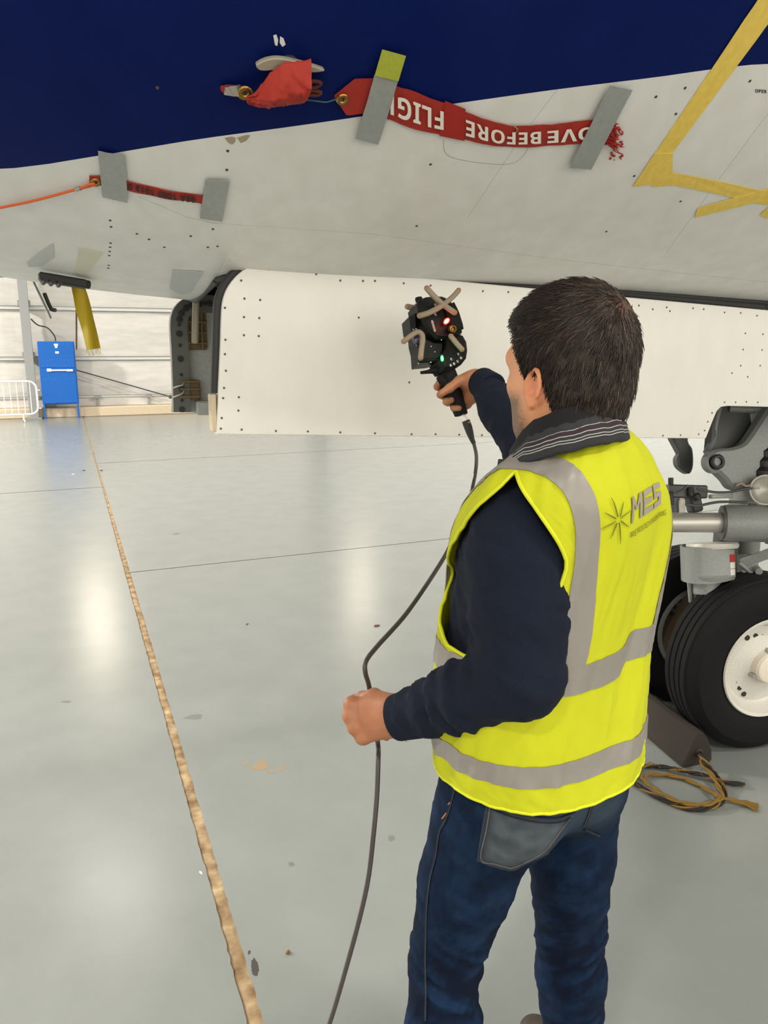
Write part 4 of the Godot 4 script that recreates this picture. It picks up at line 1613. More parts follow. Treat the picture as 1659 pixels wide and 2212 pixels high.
	tape("grey_tape", "silver grey tape crossing the banner below the lime tape", [806, 154, 857, 166, 815, 306, 766, 293], M.grey_tape, 0.0125, "", func(u, w): return -0.004 * absf(w - 0.35) * 1.5 + wr.call(u, w))
	tape("grey_tape", "silver grey tape holding the frayed right end of the red banner", [1314, 178, 1362, 188, 1274, 359, 1227, 355], M.grey_tape, 0.0105, "", wr)
	# small red strip at the left
	var rs := thing("red_strap", "narrow red strap printed with black numbers between two grey tapes", "strap", skin(320, 405))
	b = MB.new()
	on_skin_sheet(b, sm2(V2([193, 378, 240, 379, 275, 389, 340, 405, 400, 416, 440, 420])), sm2(V2([193, 398, 240, 399, 275, 409, 340, 424, 400, 433, 440, 438])), 40, 4, 0.0025, func(u, w): return 0.001 * sin(u * 20))
	put("webbing", b, M.red, rs)
	b = MB.new()
	ec = skin(206, 389, 0.006)
	b.lathe([Vector2(0.003, 0), Vector2(0.005, 0.0015), Vector2(0.009, 0.0015), Vector2(0.01, 0), Vector2(0.009, -0.002), Vector2(0.003, -0.002)], Transform3D(MB.aim(Vector3.ZERO, n0).basis, ec), 14)
	put("eyelet", b, M.brass, rs)
	var strap_y := func(xx: float) -> float: return tab([193, 240, 275, 340, 400, 440], [388, 389, 399, 414.5, 424.5, 429], xx)
	var dm := MB.new()
	var tw := text_into(dm, "98A 1000 1013 0", font(true), 1.0, func(x, y, z): return Vector3(x, y, z))
	b = MB.new()
	text_into(b, "98A 1000 1013 0", font(true), 1.0, func(x, y, z):
		var xx: float = lerpf(421, 276, x / tw)
		return skin(xx, strap_y.call(xx) + y * 17.0, 0.0052 + z * 0.2), 0.002)
	put("printing", b, M.black_ink, rs)
	var oc := MB.new()
	var pts := []
	for q in sm2(V2([-60, 452, 0, 441, 80, 424, 165, 401, 192, 391, 204, 389]), 5):
		pts.append(skin(maxf(q.x, -60), q.y, 0.008))
	oc.tube(pts, 0.0028, 6)
	var p2 := []
	for q in sm2(V2([168, 402, 180, 398, 193, 395, 205, 391]), 4): p2.append(skin(q.x, q.y, 0.008))
	oc.tube(p2, 0.0026, 6)
	var och := thing("orange_cord", "thin orange cord running from the small red strap to the left", "cord", pts[12])
	put("cord", oc, M.orange, och)
	b = MB.new()
	b.cyl(skin(163, 402, 0.008), skin(173, 399, 0.008), 0.0045, 10)
	put("crimp", b, M.steel, och)
	tape("grey_tape", "pale grey tape over the eyelet end of the small red strap", [211, 321, 270, 332, 275, 433, 221, 421], M.grey_tape, 0.006, "", wr)
	tape("grey_tape", "pale grey tape over the right end of the small red strap", [443, 383, 495, 386, 479, 474, 431, 467], M.grey_tape, 0.006, "", wr)
	# translucent patches
	var pg1 := V2([55, 570, 75, 556, 117, 524])
	b = MB.new()
	on_skin_sheet(b, V2([57, 566, 75, 551, 115, 524]), V2([62, 576, 90, 574, 117, 556]), 8, 6, 0.0015)
	one("tape_patch", "grey tape patch above the black drain port", "tape", b, M.patch_grey, skin(95, 555))
	b = MB.new()
	on_skin_sheet(b, V2([170, 535, 224, 546]), V2([160, 588, 186, 590]), 6, 6, 0.0015)
	one("tape_patch", "cream tape patch above the yellow streamer", "tape", b, M.patch_cream, skin(186, 566))
	b = MB.new()
	on_skin_sheet(b, sm2(V2([373, 583, 400, 584, 440, 586])), sm2(V2([366, 622, 390, 634, 412, 630])), 10, 8, 0.002)
	one("tape_patch", "grey tape patch beside the open gear bay", "tape", b, M.patch_grey, skin(395, 605))
	# masking tape at the right
	tape("masking_tape", "long yellow masking tape slanting down from the top right corner", [1660, -36, 1688, 12, 1446, 338, 1415, 330], M.yellow_tape, 0.0015, "", wr)
	b = MB.new()
	on_skin_sheet(b, V2([1414, 330, 1452, 330]), V2([1366, 402, 1452, 392]), 10, 10, 0.0024, wr)
	one("masking_tape", "wide torn yellow masking tape at the lower corner of the slanting tape", "tape", b, M.yellow_tape, skin(1410, 380))
	b = MB.new()
	on_skin_sheet(b, V2([1405, 370, 1452, 372, 1540, 388, 1640, 410, 1720, 424]), V2([1410, 404, 1452, 399, 1540, 416, 1640, 440, 1720, 452]), 30, 6, 0.0018, wr)
	one("masking_tape", "long level yellow masking tape running to the right edge", "tape", b, M.yellow_tape, skin(1540, 402))
	b = MB.new()
	on_skin_sheet(b, V2([1507, 448, 1580, 428, 1660, 406]), V2([1500, 469, 1580, 449, 1655, 430]), 12, 5, 0.0026, wr)
	one("masking_tape", "short yellow masking tape slanting up under the level tape", "tape", b, M.yellow_tape, skin(1550, 442))
	b = MB.new()
	on_skin_sheet(b, V2([1641, 462, 1668, 440]), V2([1654, 470, 1690, 460]), 6, 5, 0.0022, wr)
	one("masking_tape", "stub of yellow masking tape at the right edge below the level tape", "tape", b, M.yellow_tape, skin(1655, 458))
	# yellow streamer hanging from the drain port
	var dd := 2.28
	b = MB.new()
	var sl := sm2(V2([151, 604, 158, 640, 164, 672, 173, 700, 181, 730, 187, 757]), 5)
	var sr := sm2(V2([179, 608, 190, 640, 196, 662, 203, 692, 210, 720, 217, 752]), 5)
	var strm := func(u, w):
		var q := poly_at(sl, w).lerp(poly_at(sr, w), u)
		return px(q.x, q.y, dd + 0.02 * sin(w * 5.0) + 0.014 * sin(u * 5.0 + w * 3.0))
	b.sheet(8, 26, strm, func(_u, _w): return Vector3(0, 0, 1), 0.0012)
	var ys := thing("yellow_streamer", "yellow fabric streamer hanging from the black drain port", "streamer", px(180, 660, dd))
	put("fabric", b, M.ribbon, ys)
	b = MB.new()
	b.ball(px(166, 601, dd - 0.01), Vector3(0.022, 0.016, 0.02), Basis(Vector3(0, 0, 1), -0.2), 12)
	b.tube(smooth_path([px(152, 603, dd - 0.01), px(164, 610, dd - 0.03), px(178, 606, dd - 0.01)], 4), 0.008, 8)
	put("knot", b, M.ribbon, ys)
	b = MB.new()
	for i in 34:
		var u := i / 33.0
		var q := poly_at(sl, 1.0).lerp(poly_at(sr, 1.0), u)
		var a := strm.call(u, 0.99) as Vector3
		b.tube([a, a + Vector3(rn.randf_range(-0.006, 0.006), -0.008, 0.002), a + Vector3(rn.randf_range(-0.012, 0.014), rn.randf_range(-0.024, -0.012), 0.0)], 0.0004, 3)
	put("fringe", b, mat(rgb(206, 196, 150), 0.8), ys).set_meta("kind", "stuff")
	# dark cord with a red tag at the far left
	b = MB.new()
	var d3 := 2.5
	b.tube(smooth_path([px(-60, 590, d3), px(0, 597, d3), px(25, 595, d3), px(45, 588, d3)], 5), 0.003, 6)
	var rt := thing("tagged_cord", "dark cord with a dark red tag hanging at the left edge", "cord", px(10, 596, d3))
	put("cord", b, M.seal, rt)
	b = MB.new()
	b.box(px(17, 594, d3), Vector3(0.034, 0.01, 0.008), Basis(), 0.002)
	put("tag", b, mat(rgb(110, 20, 46), 0.7), rt)

func edge_y(pts: Array, x: float) -> float:
	for i in pts.size() - 1:
		if x <= pts[i + 1].x: return lerpf(pts[i].y, pts[i + 1].y, (x - pts[i].x) / (pts[i + 1].x - pts[i].x))
	return pts[-1].y

# ---------------------------------------------------------------- things on the floor
func build_floor_things() -> void:
	# blue cabinet by the far wall
	var fa := on_floor(97, 904)
	var fb := on_floor(172, 903)
	var ctr := (fa + fb) / 2
	var xx := AX
	var zz := WX
	var bs := Basis(xx, Y, zz)
	var wd := (fb - fa).dot(AX)
	var cb := thing("blue_cabinet", "tall blue cabinet on four legs by the far wall", "cabinet", ctr)
	var b := MB.new()
	b.box(ctr + Y * 1.09 - zz * 0.09, Vector3(wd + 0.04, 1.5, 0.18), bs, 0.012)
	put("body", b, M.booth, cb)
	b = MB.new()
	b.box(ctr + Y * 1.52 + zz * 0.005, Vector3(wd - 0.02, 0.6, 0.02), bs, 0.004)
	put("upper_panel", b, M.booth, cb)
	b = MB.new()
	b.box(ctr + Y * 0.79 + zz * 0.005, Vector3(wd - 0.02, 0.84, 0.02), bs, 0.004)
	put("lower_panel", b, M.booth, cb)
	for q in [[-1, 0], [1, 0], [-1, 1], [1, 1]]:
		b = MB.new()
		b.box(ctr + xx * (wd / 2 - 0.012) * q[0] - zz * (0.16 * q[1]) + Y * 0.18, Vector3(0.04, 0.36, 0.04), bs, 0.004)
		put("leg", b, M.booth, cb)
	for q in [[0.0, 1.76, 0.09, 0.05], [0.0, 1.71, 0.05, 0.05], [0.01, 1.58, 0.08, 0.05]]:
		b = MB.new()
		b.box(ctr + xx * q[0] + Y * q[1] + zz * 0.017, Vector3(q[2], q[3], 0.006), bs, 0.001)
		put("label_plate", b, M.paper, cb)
	b = MB.new()
	b.box(ctr + xx * 0.05 + Y * 1.16 + zz * 0.03, Vector3(0.56, 0.035, 0.03), bs, 0.004)
	b.box(ctr - xx * 0.2 + Y * 1.165 + zz * 0.035, Vector3(0.1, 0.07, 0.03), bs, 0.004)
	b.box(ctr + xx * 0.26 + Y * 1.155 + zz * 0.035, Vector3(0.14, 0.05, 0.03), bs, 0.004)
	put("rail", b, M.white_paint, cb)
	b = MB.new()
	for r in 5:
		for k in 9:
			b.ball(ctr + xx * lerpf(-wd / 2 + 0.07, wd / 2 - 0.07, k / 8.0) + Y * [1.78, 1.4, 1.28, 0.95, 0.42][r] + zz * 0.016, Vector3(0.009, 0.009, 0.004), bs, 6)
	put("rivet_row", b, mat(rgb(60, 130, 206), 0.4), cb).set_meta("kind", "stuff")
	b = MB.new()
	b.tube(smooth_path([ctr + Y * 1.85 - zz * 0.08, ctr + Y * 1.98 - zz * 0.08 - xx * 0.02, ctr + Y * 2.16 - zz * 0.06 - xx * 0.16, ctr + Y * 2.22 - zz * 0.06 - xx * 0.36, ctr + Y * 2.36 - zz * 0.06 - xx * 0.5], 6), 0.017, 8)
	one("power_cable", "dark cable curving from the blue cabinet to the column", "cable", b, M.seal, ctr + Y * 2.1)
	# crowd barrier
	var ba := on_floor(52, 911)
	var bx := AX.rotated(Y, 0.1)
	var bar := thing("crowd_barrier", "white tubular crowd barrier at the left edge", "barrier", ba)
	var R := 0.17
	var w2 := 2.1
	var p0 := ba + bx * 0.33
	var path := []
	var H0 := 0.17
	var H1 := 0.93
	for q in [[0.0, H0, 0], [0.0, H1, 1], [-w2, H1, 2], [-w2, H0, 3]]:
		var cx: float = q[0] + (R if q[0] < 0 else -R)
		var cy: float = q[1] + (R if q[2] in [0, 3] else -R)
		for k in 7:
			var a: float = [-PI / 2, 0.0, PI / 2, PI][q[2]] + PI / 2 * k / 6.0
			path.append(p0 + bx * (cx + cos(a) * R) + Y * (cy + sin(a) * R))
	path.append(path[0])
	b = MB.new()
	b.tube(path, 0.021, 8, false)
	put("frame", b, M.white_paint, bar)
	for k in range(1, 15):
		b = MB.new()
		var c := p0 + bx * (-w2 / 15.0 * k)
		var ins: float = 0.0
		b.cyl(c + Y * (H0 + ins), c + Y * (H1 - ins), 0.0085, 8)
		put("upright", b, M.white_paint, bar)
	for s in [0.33, 1.77]:
		b = MB.new()
		var c: Vector3 = p0 - bx * s
		var z2 := bx.cross(Y)
		b.tube([c + Y * H0, c + Y * 0.1, c + z2 * 0.26 + Y * 0.022], 0.017, 8)
		b.tube([c + Y * 0.1, c - z2 * 0.26 + Y * 0.022], 0.017, 8)
		put("foot", b, M.white_paint, bar)
	b = MB.new()
	b.cyl(p0 + bx * 0.02 + Y * 0.72, p0 + bx * 0.07 + Y * 0.72, 0.014, 8)
	b.cyl(p0 + bx * 0.02 + Y * 0.3, p0 + bx * 0.07 + Y * 0.3, 0.014, 8)
	put("hook", b, M.white_paint, bar)
	# wheel chock
	var c0 := on_floor(1484, 1659) - AX * 0.02
	var c1 := on_floor(1547, 1645) - AX * 0.02
	var cx2 := (c1 - c0).normalized()
	var cz := -WX.rotated(Y, deg_to_rad(-9.0))
	cz = (cz - cx2 * cz.dot(cx2) * 0.0).normalized()
	var wch := (c1 - c0).length()
	var ck := thing("wheel_chock", "long dark brown wheel chock in front of the nose wheel", "chock", c0)
	b = MB.new()
	var prof := PackedVector2Array([Vector2(0, 0.004), Vector2(0.012, 0), Vector2(wch - 0.012, 0), Vector2(wch, 0.012), Vector2(wch * 0.97, 0.05), Vector2(wch * 0.8, 0.105), Vector2(wch * 0.62, 0.142), Vector2(wch * 0.5, 0.148), Vector2(wch * 0.4, 0.14), Vector2(0.004, 0.02)])
	b.prism(prof, Transform3D(Basis(cx2, Y, cz), c0), 0.78, 0.008)
	put("block", b, M.chock, ck)
	b = MB.new()
	var hole := on_plane(1511, 1627, c0, cz)
	b.lathe([Vector2(0.02, -0.004), Vector2(0.017, -0.001), Vector2(0, 0.001)], Transform3D(MB.aim(Vector3.ZERO, -cz).basis, hole - cz * 0.001), 14)
	put("rope_hole", b, M.dark_hole, ck)
	# rope of the chock
	var rp := thing("chock_rope", "yellow and black rope coiled on the floor beside the chock", "rope", on_floor(1470, 1700))
	var lead := smooth_path([hole, on_floor(1525, 1648, 0.07), on_floor(1541, 1668, 0.03), on_floor(1556, 1690, 0.02), on_floor(1566, 1712, 0.014), on_floor(1556, 1734, 0.012), on_floor(1525, 1747, 0.012), on_floor(1480, 1745, 0.012), on_floor(1430, 1726, 0.012), on_floor(1390, 1704, 0.012), on_floor(1364, 1686, 0.012), on_floor(1366, 1670, 0.012), on_floor(1385, 1657, 0.012), on_floor(1420, 1655, 0.014), on_floor(1460, 1662, 0.02), on_floor(1510, 1672, 0.022), on_floor(1550, 1684, 0.022), on_floor(1575, 1690, 0.016), on_floor(1608, 1695, 0.012)], 10)
	var inner := smooth_path([hole - cz * 0.002, on_floor(1520, 1655, 0.05), on_floor(1536, 1672, 0.035), on_floor(1550, 1697, 0.024), on_floor(1560, 1718, 0.026), on_floor(1548, 1730, 0.026), on_floor(1520, 1738, 0.026), on_floor(1470, 1733, 0.026), on_floor(1425, 1712, 0.026), on_floor(1395, 1690, 0.012), on_floor(1388, 1680, 0.012), on_floor(1404, 1673, 0.012), on_floor(1440, 1674, 0.012), on_floor(1480, 1683, 0.012), on_floor(1520, 1702, 0.012), on_floor(1552, 1720, 0.026), on_floor(1590, 1731, 0.014), on_floor(1610, 1736, 0.012)], 10)
	var twist := func(path_: Array, ph: float, r: float, off: float, called: String, m: Material) -> void:
		var o := []
		var al := 0.0
		for i in path_.size():
			if i: al += (path_[i] - path_[i - 1]).length()
			var t: Vector3 = (path_[mini(i + 1, path_.size() - 1)] - path_[maxi(i - 1, 0)]).normalized()
			var sx := t.cross(Y).normalized()
			var a := al * 46.0 + ph
			o.append(path_[i] + (sx * cos(a) + Y * (0.6 * sin(a))) * off)
		var mb := MB.new()
		mb.tube(o, r, 7)
		put(called, mb, m, rp)
	twist.call(lead, 0.0, 0.0058, 0.0062, "black_strand", M.rope_black)
	twist.call(lead, 2.1, 0.005, 0.0062, "black_strand", M.rope_black)
	twist.call(lead, 4.2, 0.0045, 0.0064, "yellow_strand", M.rope_yellow)
	twist.call(inner, 0.0, 0.0055, 0.005, "yellow_strand", M.rope_yellow)
	twist.call(inner, 3.1, 0.0055, 0.005, "yellow_strand", M.rope_yellow)
	var rn := RandomNumberGenerator.new()
	rn.seed = 5
	b = MB.new()
	for i in 26:
		var a := on_floor(1585, 1729, 0.012)
		var e := on_floor(1639 + rn.randf_range(-9, 0), 1745 + rn.randf_range(-9, 8), 0.006)
		b.tube([a, a.lerp(e, 0.5) + Vector3(rn.randf_range(-0.01, 0.01), 0.006 * rn.randf(), rn.randf_range(-0.008, 0.008)), e], 0.0028, 4)
	put("frayed_end", b, M.rope_yellow, rp).set_meta("kind", "stuff")
	b = MB.new()
	for i in 30:
		var k := rn.randi_range(4, lead.size() - 8)
		var a: Vector3 = lead[k]
		var e: Vector3 = lead[k + 6] + Vector3(rn.randf_range(-0.03, 0.03), rn.randf_range(0.0, 0.012), rn.randf_range(-0.03, 0.03))
		b.tube([a, a.lerp(e, 0.5) + Vector3(rn.randf_range(-0.012, 0.012), 0.01, rn.randf_range(-0.012, 0.012)), e], 0.0011, 3)
	put("loose_fibres", b, M.rope_yellow, rp).set_meta("kind", "stuff")
	# litter
	var bit := func(called: String, label: String, cat: String, x: float, y: float, r: Vector3, m: Material, yaw: float) -> void:
		var mb := MB.new()
		var c := on_floor(x, y, r.y * 0.9)
		mb.ball(c, r, Basis(Y, yaw), 10)
		noise.frequency = 1.0
		for i in mb.v.size():
			var q := mb.v[i]
			mb.v[i] = q + (q - c) * 0.45 * noise.get_noise_3dv(q * 90.0)
		one(called, label, cat, mb, m, on_floor(x, y))
	bit.call("leaf_scrap", "small brown scrap in the middle of the floor near the cable bend", "scrap", 814, 1351, Vector3(0.02, 0.004, 0.014), M.leaf, 0.4)
	bit.call("crumb", "small tan crumb right of the dark stain by the joint", "crumb", 622, 2057, Vector3(0.008, 0.005, 0.005), M.crumb, 0.8)
	bit.call("crumb", "tiny brown crumb just right of the cable hand", "crumb", 877, 1601, Vector3(0.003, 0.002, 0.003), M.crumb, 0.0)
	bit.call("paper_scrap", "tiny white paper scrap just left of the floor joint", "scrap", 434, 1885, Vector3(0.012, 0.001, 0.0035), M.paper, -0.9)
	bit.call("grit", "dark grit speck in front of the blue cabinet reflection", "grit", 181, 1016, Vector3(0.02, 0.006, 0.015), M.smudge_dark, 0.0)
	bit.call("grit", "dark grit speck right of the joint near the far saw cut", "grit", 219, 1016, Vector3(0.02, 0.006, 0.012), M.smudge_dark, 0.5)
	bit.call("grit", "pale grit flake left of the joint near the far saw cut", "grit", 158, 1024, Vector3(0.022, 0.004, 0.015), M.paper, 0.5)
	# stains that are part of the floor
	var fl := get_node("floor")
	var stain := func(pts: Array, m: Material, seed_: int) -> void:
		var mb := MB.new()
		var c := Vector2.ZERO
		for q in pts: c += q
		c /= pts.size()
		var sp := sm2(pts + [pts[0]], 6)
		var s := mb.vert(on_floor(c.x, c.y, 0.0006))
		noise.frequency = 1.0
		for q in sp:
			var k: Vector2 = c + (q - c) * (1.0 + 0.28 * noise.get_noise_2d(q.x * 0.9 + seed_ * 50, q.y * 0.9))
			mb.vert(on_floor(k.x, k.y, 0.0004))
		for i in sp.size() - 1: mb.tri(s, s + 1 + i, s + 2 + i)
		put("stain", mb, m, fl)
	stain.call(V2([542, 1658, 556, 1645, 566, 1639, 576, 1648, 580, 1656, 566, 1664, 550, 1664]), M.chalk, 1)
	stain.call(V2([572, 1666, 584, 1663, 596, 1667, 586, 1670]), M.chalk, 12)
	stain.call(V2([600, 1662, 608, 1652, 614, 1654, 612, 1662, 604, 1666]), M.chalk, 13)
	stain.call(V2([524, 1652, 532, 1644, 538, 1646, 532, 1654]), M.chalk, 14)
	stain.call(V2([543, 2075, 549, 2071, 556, 2080, 559, 2095, 554, 2107, 546, 2104, 543, 2092]), M.smudge_dark, 2)
	stain.call(V2([536, 2054, 541, 2053, 540, 2060, 536, 2061]), M.smudge_dark, 3)
	stain.call(V2([396, 1551, 412, 1545, 433, 1543, 433, 1552, 420, 1554]), M.smudge, 4)
	stain.call(V2([131, 1516, 145, 1513, 155, 1515, 145, 1518]), M.smudge, 5)
	stain.call(V2([622, 1863, 632, 1862, 636, 1868, 628, 1872]), M.smudge, 6)
	stain.call(V2([838, 1806, 848, 1804, 852, 1812, 842, 1817]), M.smudge, 7)
	stain.call(V2([372, 1153, 382, 1151, 388, 1153, 378, 1155]), M.smudge, 8)
	stain.call(V2([530, 1349, 535, 1346, 537, 1348, 533, 1351]), M.smudge_dark, 9)
	stain.call(V2([1500, 1700, 1530, 1790, 1580, 1800, 1560, 1760]), M.floor, 10)
# ---------------------------------------------------------------- the handheld scanner and its cable
func build_scanner() -> void:
	var D := 1.96
	var o := px(940, 730, D)
	var sc := thing("handheld_scanner", "black handheld scanner with tan target arms and glowing red and green lamps", "scanner", o)
	# a frame on the tool: x across, y along the grip, z towards the man
	var by := (px(905, 650, D) - px(985, 890, D)).normalized()
	var bz := (-FWV).rotated(UPV, 0.35)
	bz = (bz - by * bz.dot(by)).normalized()
	var bs := Basis(by.cross(bz), by, bz)
	# places are given on the tool's face as seen in the survey crop (units of 0.1673 px)
	var S := func(x: float, y: float, z: float) -> Vector3:
		return on_plane(840 + x * 0.1673, 590 + y * 0.1673, o + bs.z * z, bs.z)
	var P2 := func(a: Array) -> PackedVector2Array:
		var out := PackedVector2Array()
		for i in range(0, a.size(), 2):
			var q: Vector3 = S.call(a[i], a[i + 1], 0.0) - o
			out.append(Vector2(q.dot(bs.x), q.dot(bs.y)))
		return out
	var slab := func(a: Array, z0: float, z1: float, m: Material, nm: String, bev := 0.004) -> MeshInstance3D:
		var b := MB.new()
		b.prism(P2.call(a), Transform3D(bs, o + bs.z * z0), z1 - z0, bev)
		return put(nm, b, m, sc)
	var body: Node3D = slab.call([318, 440, 352, 385, 440, 352, 560, 340, 650, 345, 740, 385, 800, 470, 845, 590, 890, 720, 900, 800, 800, 880, 690, 900, 560, 890, 470, 800, 390, 680, 340, 560], -0.05, 0.03, M.tool, "housing", 0.008)
	slab.call([640, 500, 770, 440, 830, 560, 880, 720, 890, 780, 760, 840, 720, 780, 690, 640], 0.03, 0.042, M.tool_matte, "face_plate", 0.005)
	slab.call([700, 860, 800, 830, 900, 850, 945, 930, 958, 1040, 942, 1140, 880, 1220, 800, 1268, 720, 1300, 640, 1305, 590, 1230, 570, 1180, 620, 1120, 690, 1000], -0.035, 0.036, M.tool_matte, "control_head", 0.01)
	slab.call([250, 572, 330, 528, 352, 640, 345, 760, 282, 790, 264, 690], -0.055, 0.012, M.tool, "camera_module", 0.006)
	slab.call([330, 790, 470, 860, 560, 900, 680, 910, 690, 1000, 650, 1140, 560, 1160, 378, 1176, 366, 1000, 340, 900], -0.055, 0.016, M.tool, "laser_module", 0.007)
	slab.call([352, 1120, 640, 1130, 640, 1160, 372, 1180], 0.006, 0.02, M.tool_matte, "module_rail", 0.003)
	# lens on the side of the upper module
	var b := MB.new()
	b.lathe([Vector2(0, -0.01), Vector2(0.011, -0.01), Vector2(0.011, 0.003), Vector2(0.008, 0.004), Vector2(0, 0.006)], Transform3D(Basis(bs.x, bs.z, -bs.y), S.call(368, 852, 0.016)), 20)
	put("lens", b, M.lens, sc)
	# grip with its flare
	b = MB.new()
	var gp := [S.call(740, 1270, 0.0), S.call(790, 1370, 0.0), S.call(815, 1450, 0.0), S.call(850, 1560, 0.0), S.call(890, 1700, 0.0), S.call(925, 1800, 0.0), S.call(935, 1835, 0.0)]
	b.tube(smooth_path(gp, 4), [0.024, 0.0235, 0.023, 0.0225, 0.022, 0.0215, 0.021, 0.0205, 0.02, 0.0195, 0.019, 0.019, 0.019, 0.019, 0.019, 0.019, 0.019, 0.019, 0.019, 0.0185, 0.018, 0.018, 0.0175, 0.017, 0.015], 18, true, 0.85)
	b.tube(smooth_path([S.call(660, 1330, 0.0), S.call(690, 1395, 0.0), S.call(725, 1420, 0.0), S.call(750, 1450, 0.0)], 4), 0.011, 10)
	put("grip", b, M.tool_matte, sc)
	b = MB.new()
	b.tube(smooth_path([S.call(640, 1255, 0.0), S.call(560, 1262, 0.0), S.call(500, 1275, 0.0), S.call(410, 1286, 0.0)], 4), [0.012, 0.0105, 0.0095, 0.0085, 0.0075, 0.0068, 0.006, 0.0055, 0.005, 0.0046, 0.0042, 0.004, 0.0036], 10)
	put("trigger_spur", b, M.tool_matte, sc)
	# knob on top
	b = MB.new()
	b.lathe([Vector2(0, -0.012), Vector2(0.007, -0.012), Vector2(0.0065, 0.0), Vector2(0.0095, 0.003), Vector2(0.0098, 0.01), Vector2(0.0085, 0.013), Vector2(0, 0.0135)], MB.aim(S.call(395, 380, 0.0), S.call(380, 300, 0.0)), 20)
	put("knob", b, M.tool, sc)
	# tan target arms with copper end studs
	var arm := func(pts: Array, r: float) -> void:
		var q := []
		for t in pts: q.append(S.call(t[0], t[1], t[2]))
		var mb := MB.new()
		var sp := smooth_path(q, 5) if q.size() > 2 else q
		mb.tube(sp, r, 12)
		for e in [sp[0], sp[-1]]: mb.ball(e, Vector3.ONE * r, Basis(), 12)
		var n := put("target_arm", mb, M.tan, sc)
		var k := 0
		for e in [sp[0], sp[-1]]:
			k += 1
			if k == 1 and pts[0].size() > 3: continue
			var st := MB.new()
			st.lathe([Vector2(0.0036, -0.002), Vector2(0.0036, 0.0012), Vector2(0.002, 0.0012), Vector2(0.0016, 0.0), Vector2(0, 0.0)], Transform3D(MB.aim(Vector3.ZERO, bz).basis, e + bz * r * 0.93), 14)
			put("stud", st, M.copper, n)
	arm.call([[700, 405, 0.062, 1], [640, 355, 0.066], [560, 275, 0.068], [490, 195, 0.066]], 0.0072)
	arm.call([[700, 405, 0.062, 1], [775, 350, 0.06], [850, 280, 0.058], [900, 222, 0.056]], 0.0066)
	arm.call([[700, 405, 0.062, 1], [610, 465, 0.064], [500, 520, 0.066], [398, 550, 0.068]], 0.0072)
	arm.call([[700, 405, 0.062, 1], [760, 450, 0.062], [848, 508, 0.062]], 0.0072)
	b = MB.new()
	b.cyl(S.call(700, 410, 0.02), S.call(700, 410, 0.064), 0.009, 14)
	b.ball(S.call(700, 408, 0.063), Vector3(0.010, 0.009, 0.008), bs, 14)
	b.ball(S.call(603, 408, 0.036), Vector3(0.005, 0.004, 0.004), bs, 10)
	put("target_mount", b, M.tan, sc)
	arm.call([[190, 882, 0.03], [260, 830, 0.034], [330, 778, 0.036], [385, 760, 0.036], [428, 795, 0.036], [438, 860, 0.036], [425, 960, 0.036], [410, 1095, 0.036]], 0.0068)
	arm.call([[800, 815, 0.05], [860, 890, 0.054], [942, 985, 0.054]], 0.0068)
	arm.call([[240, 433, -0.03], [335, 452, -0.03]], 0.0075)
	arm.call([[895, 742, 0.0], [903, 775, 0.0]], 0.0075)
	# brass connector, lamps
	b = MB.new()
	b.lathe([Vector2(0, -0.004), Vector2(0.009, -0.004), Vector2(0.009, 0.014), Vector2(0.0065, 0.015), Vector2(0.0062, 0.006), Vector2(0.002, 0.006), Vector2(0.002, 0.012), Vector2(0, 0.012)], MB.aim(S.call(800, 722, 0.04), S.call(838, 722, 0.056)), 20)
	put("connector", b, M.brass, sc)
	b = MB.new()
	b.cyl(S.call(775, 730, 0.036), S.call(805, 724, 0.044), 0.0085, 16, 0.002)
	put("connector_base", b, M.tool, sc)
	var lampf := func(x: float, y: float, z: float, rx_: float, ry_: float, rot: float, col: Color, en: float, nm: String) -> void:
		var mb := MB.new()
		mb.ball(S.call(x, y, z), Vector3(rx_, ry_, 0.003), bs.rotated(bs.z, rot), 16)
		var n := put(nm, mb, glow(col, en * 0.25), sc)
		mb = MB.new()
		mb.ball(S.call(x, y, z + 0.001), Vector3(rx_ * 0.78, ry_ * 0.7, 0.003), bs.rotated(bs.z, rot), 16)
		put("core", mb, glow(col.lerp(Color.WHITE, 0.35), en), n)
		var l := OmniLight3D.new()
		l.name = "lamp_light"
		l.light_color = col
		l.light_energy = 0.0005
		l.light_size = 0.004
		l.omni_range = 30.0
		l.shadow_enabled = true
		l.position = S.call(x, y, z + 0.012) - o
		n.add_child(l)
	lampf.call(745, 620, 0.043, 0.0115, 0.007, 0.5, Color(1.0, 0.22, 0.1), 6.0, "red_lamp")
	lampf.call(688, 1105, 0.034, 0.0045, 0.010, -0.25, Color(0.1, 1.0, 0.35), 3.5, "green_lamp")
	# key pad
	for q in [[900, 1045, "F"], [808, 1110, "E"], [932, 1095, "D"], [888, 1140, "C"], [843, 1170, "B"], [797, 1190, "A"]]:
		b = MB.new()
		b.lathe([Vector2(0.0052, -0.001), Vector2(0.005, 0.001), Vector2(0, 0.0014)], Transform3D(Basis(bs.x, bs.z, -bs.y), S.call(q[0], q[1], 0.036)), 14)
		var kb := put("button", b, M.black, sc)
		b = MB.new()
		var c: Vector3 = S.call(q[0], q[1], 0.0378)
		text_into(b, q[2], font(true), 0.0075, func(x, y, z): return c + bs.x * (x - 0.0022) + bs.y * y + bs.z * z, 0.0003)
		put("symbol", b, M.white_ink, kb)
	# small screws
	b = MB.new()
	for q in [[350, 720, 0.013], [315, 728, 0.013], [545, 945, 0.017], [592, 1015, 0.017], [540, 1150, 0.021], [380, 1165, 0.021], [360, 930, 0.017], [678, 862, 0.031]]:
		b.lathe([Vector2(0.0018, -0.001), Vector2(0.0016, 0.0008), Vector2(0, 0.001)], Transform3D(Basis(bs.x, bs.z, -bs.y), S.call(q[0], q[1], q[2])), 8)
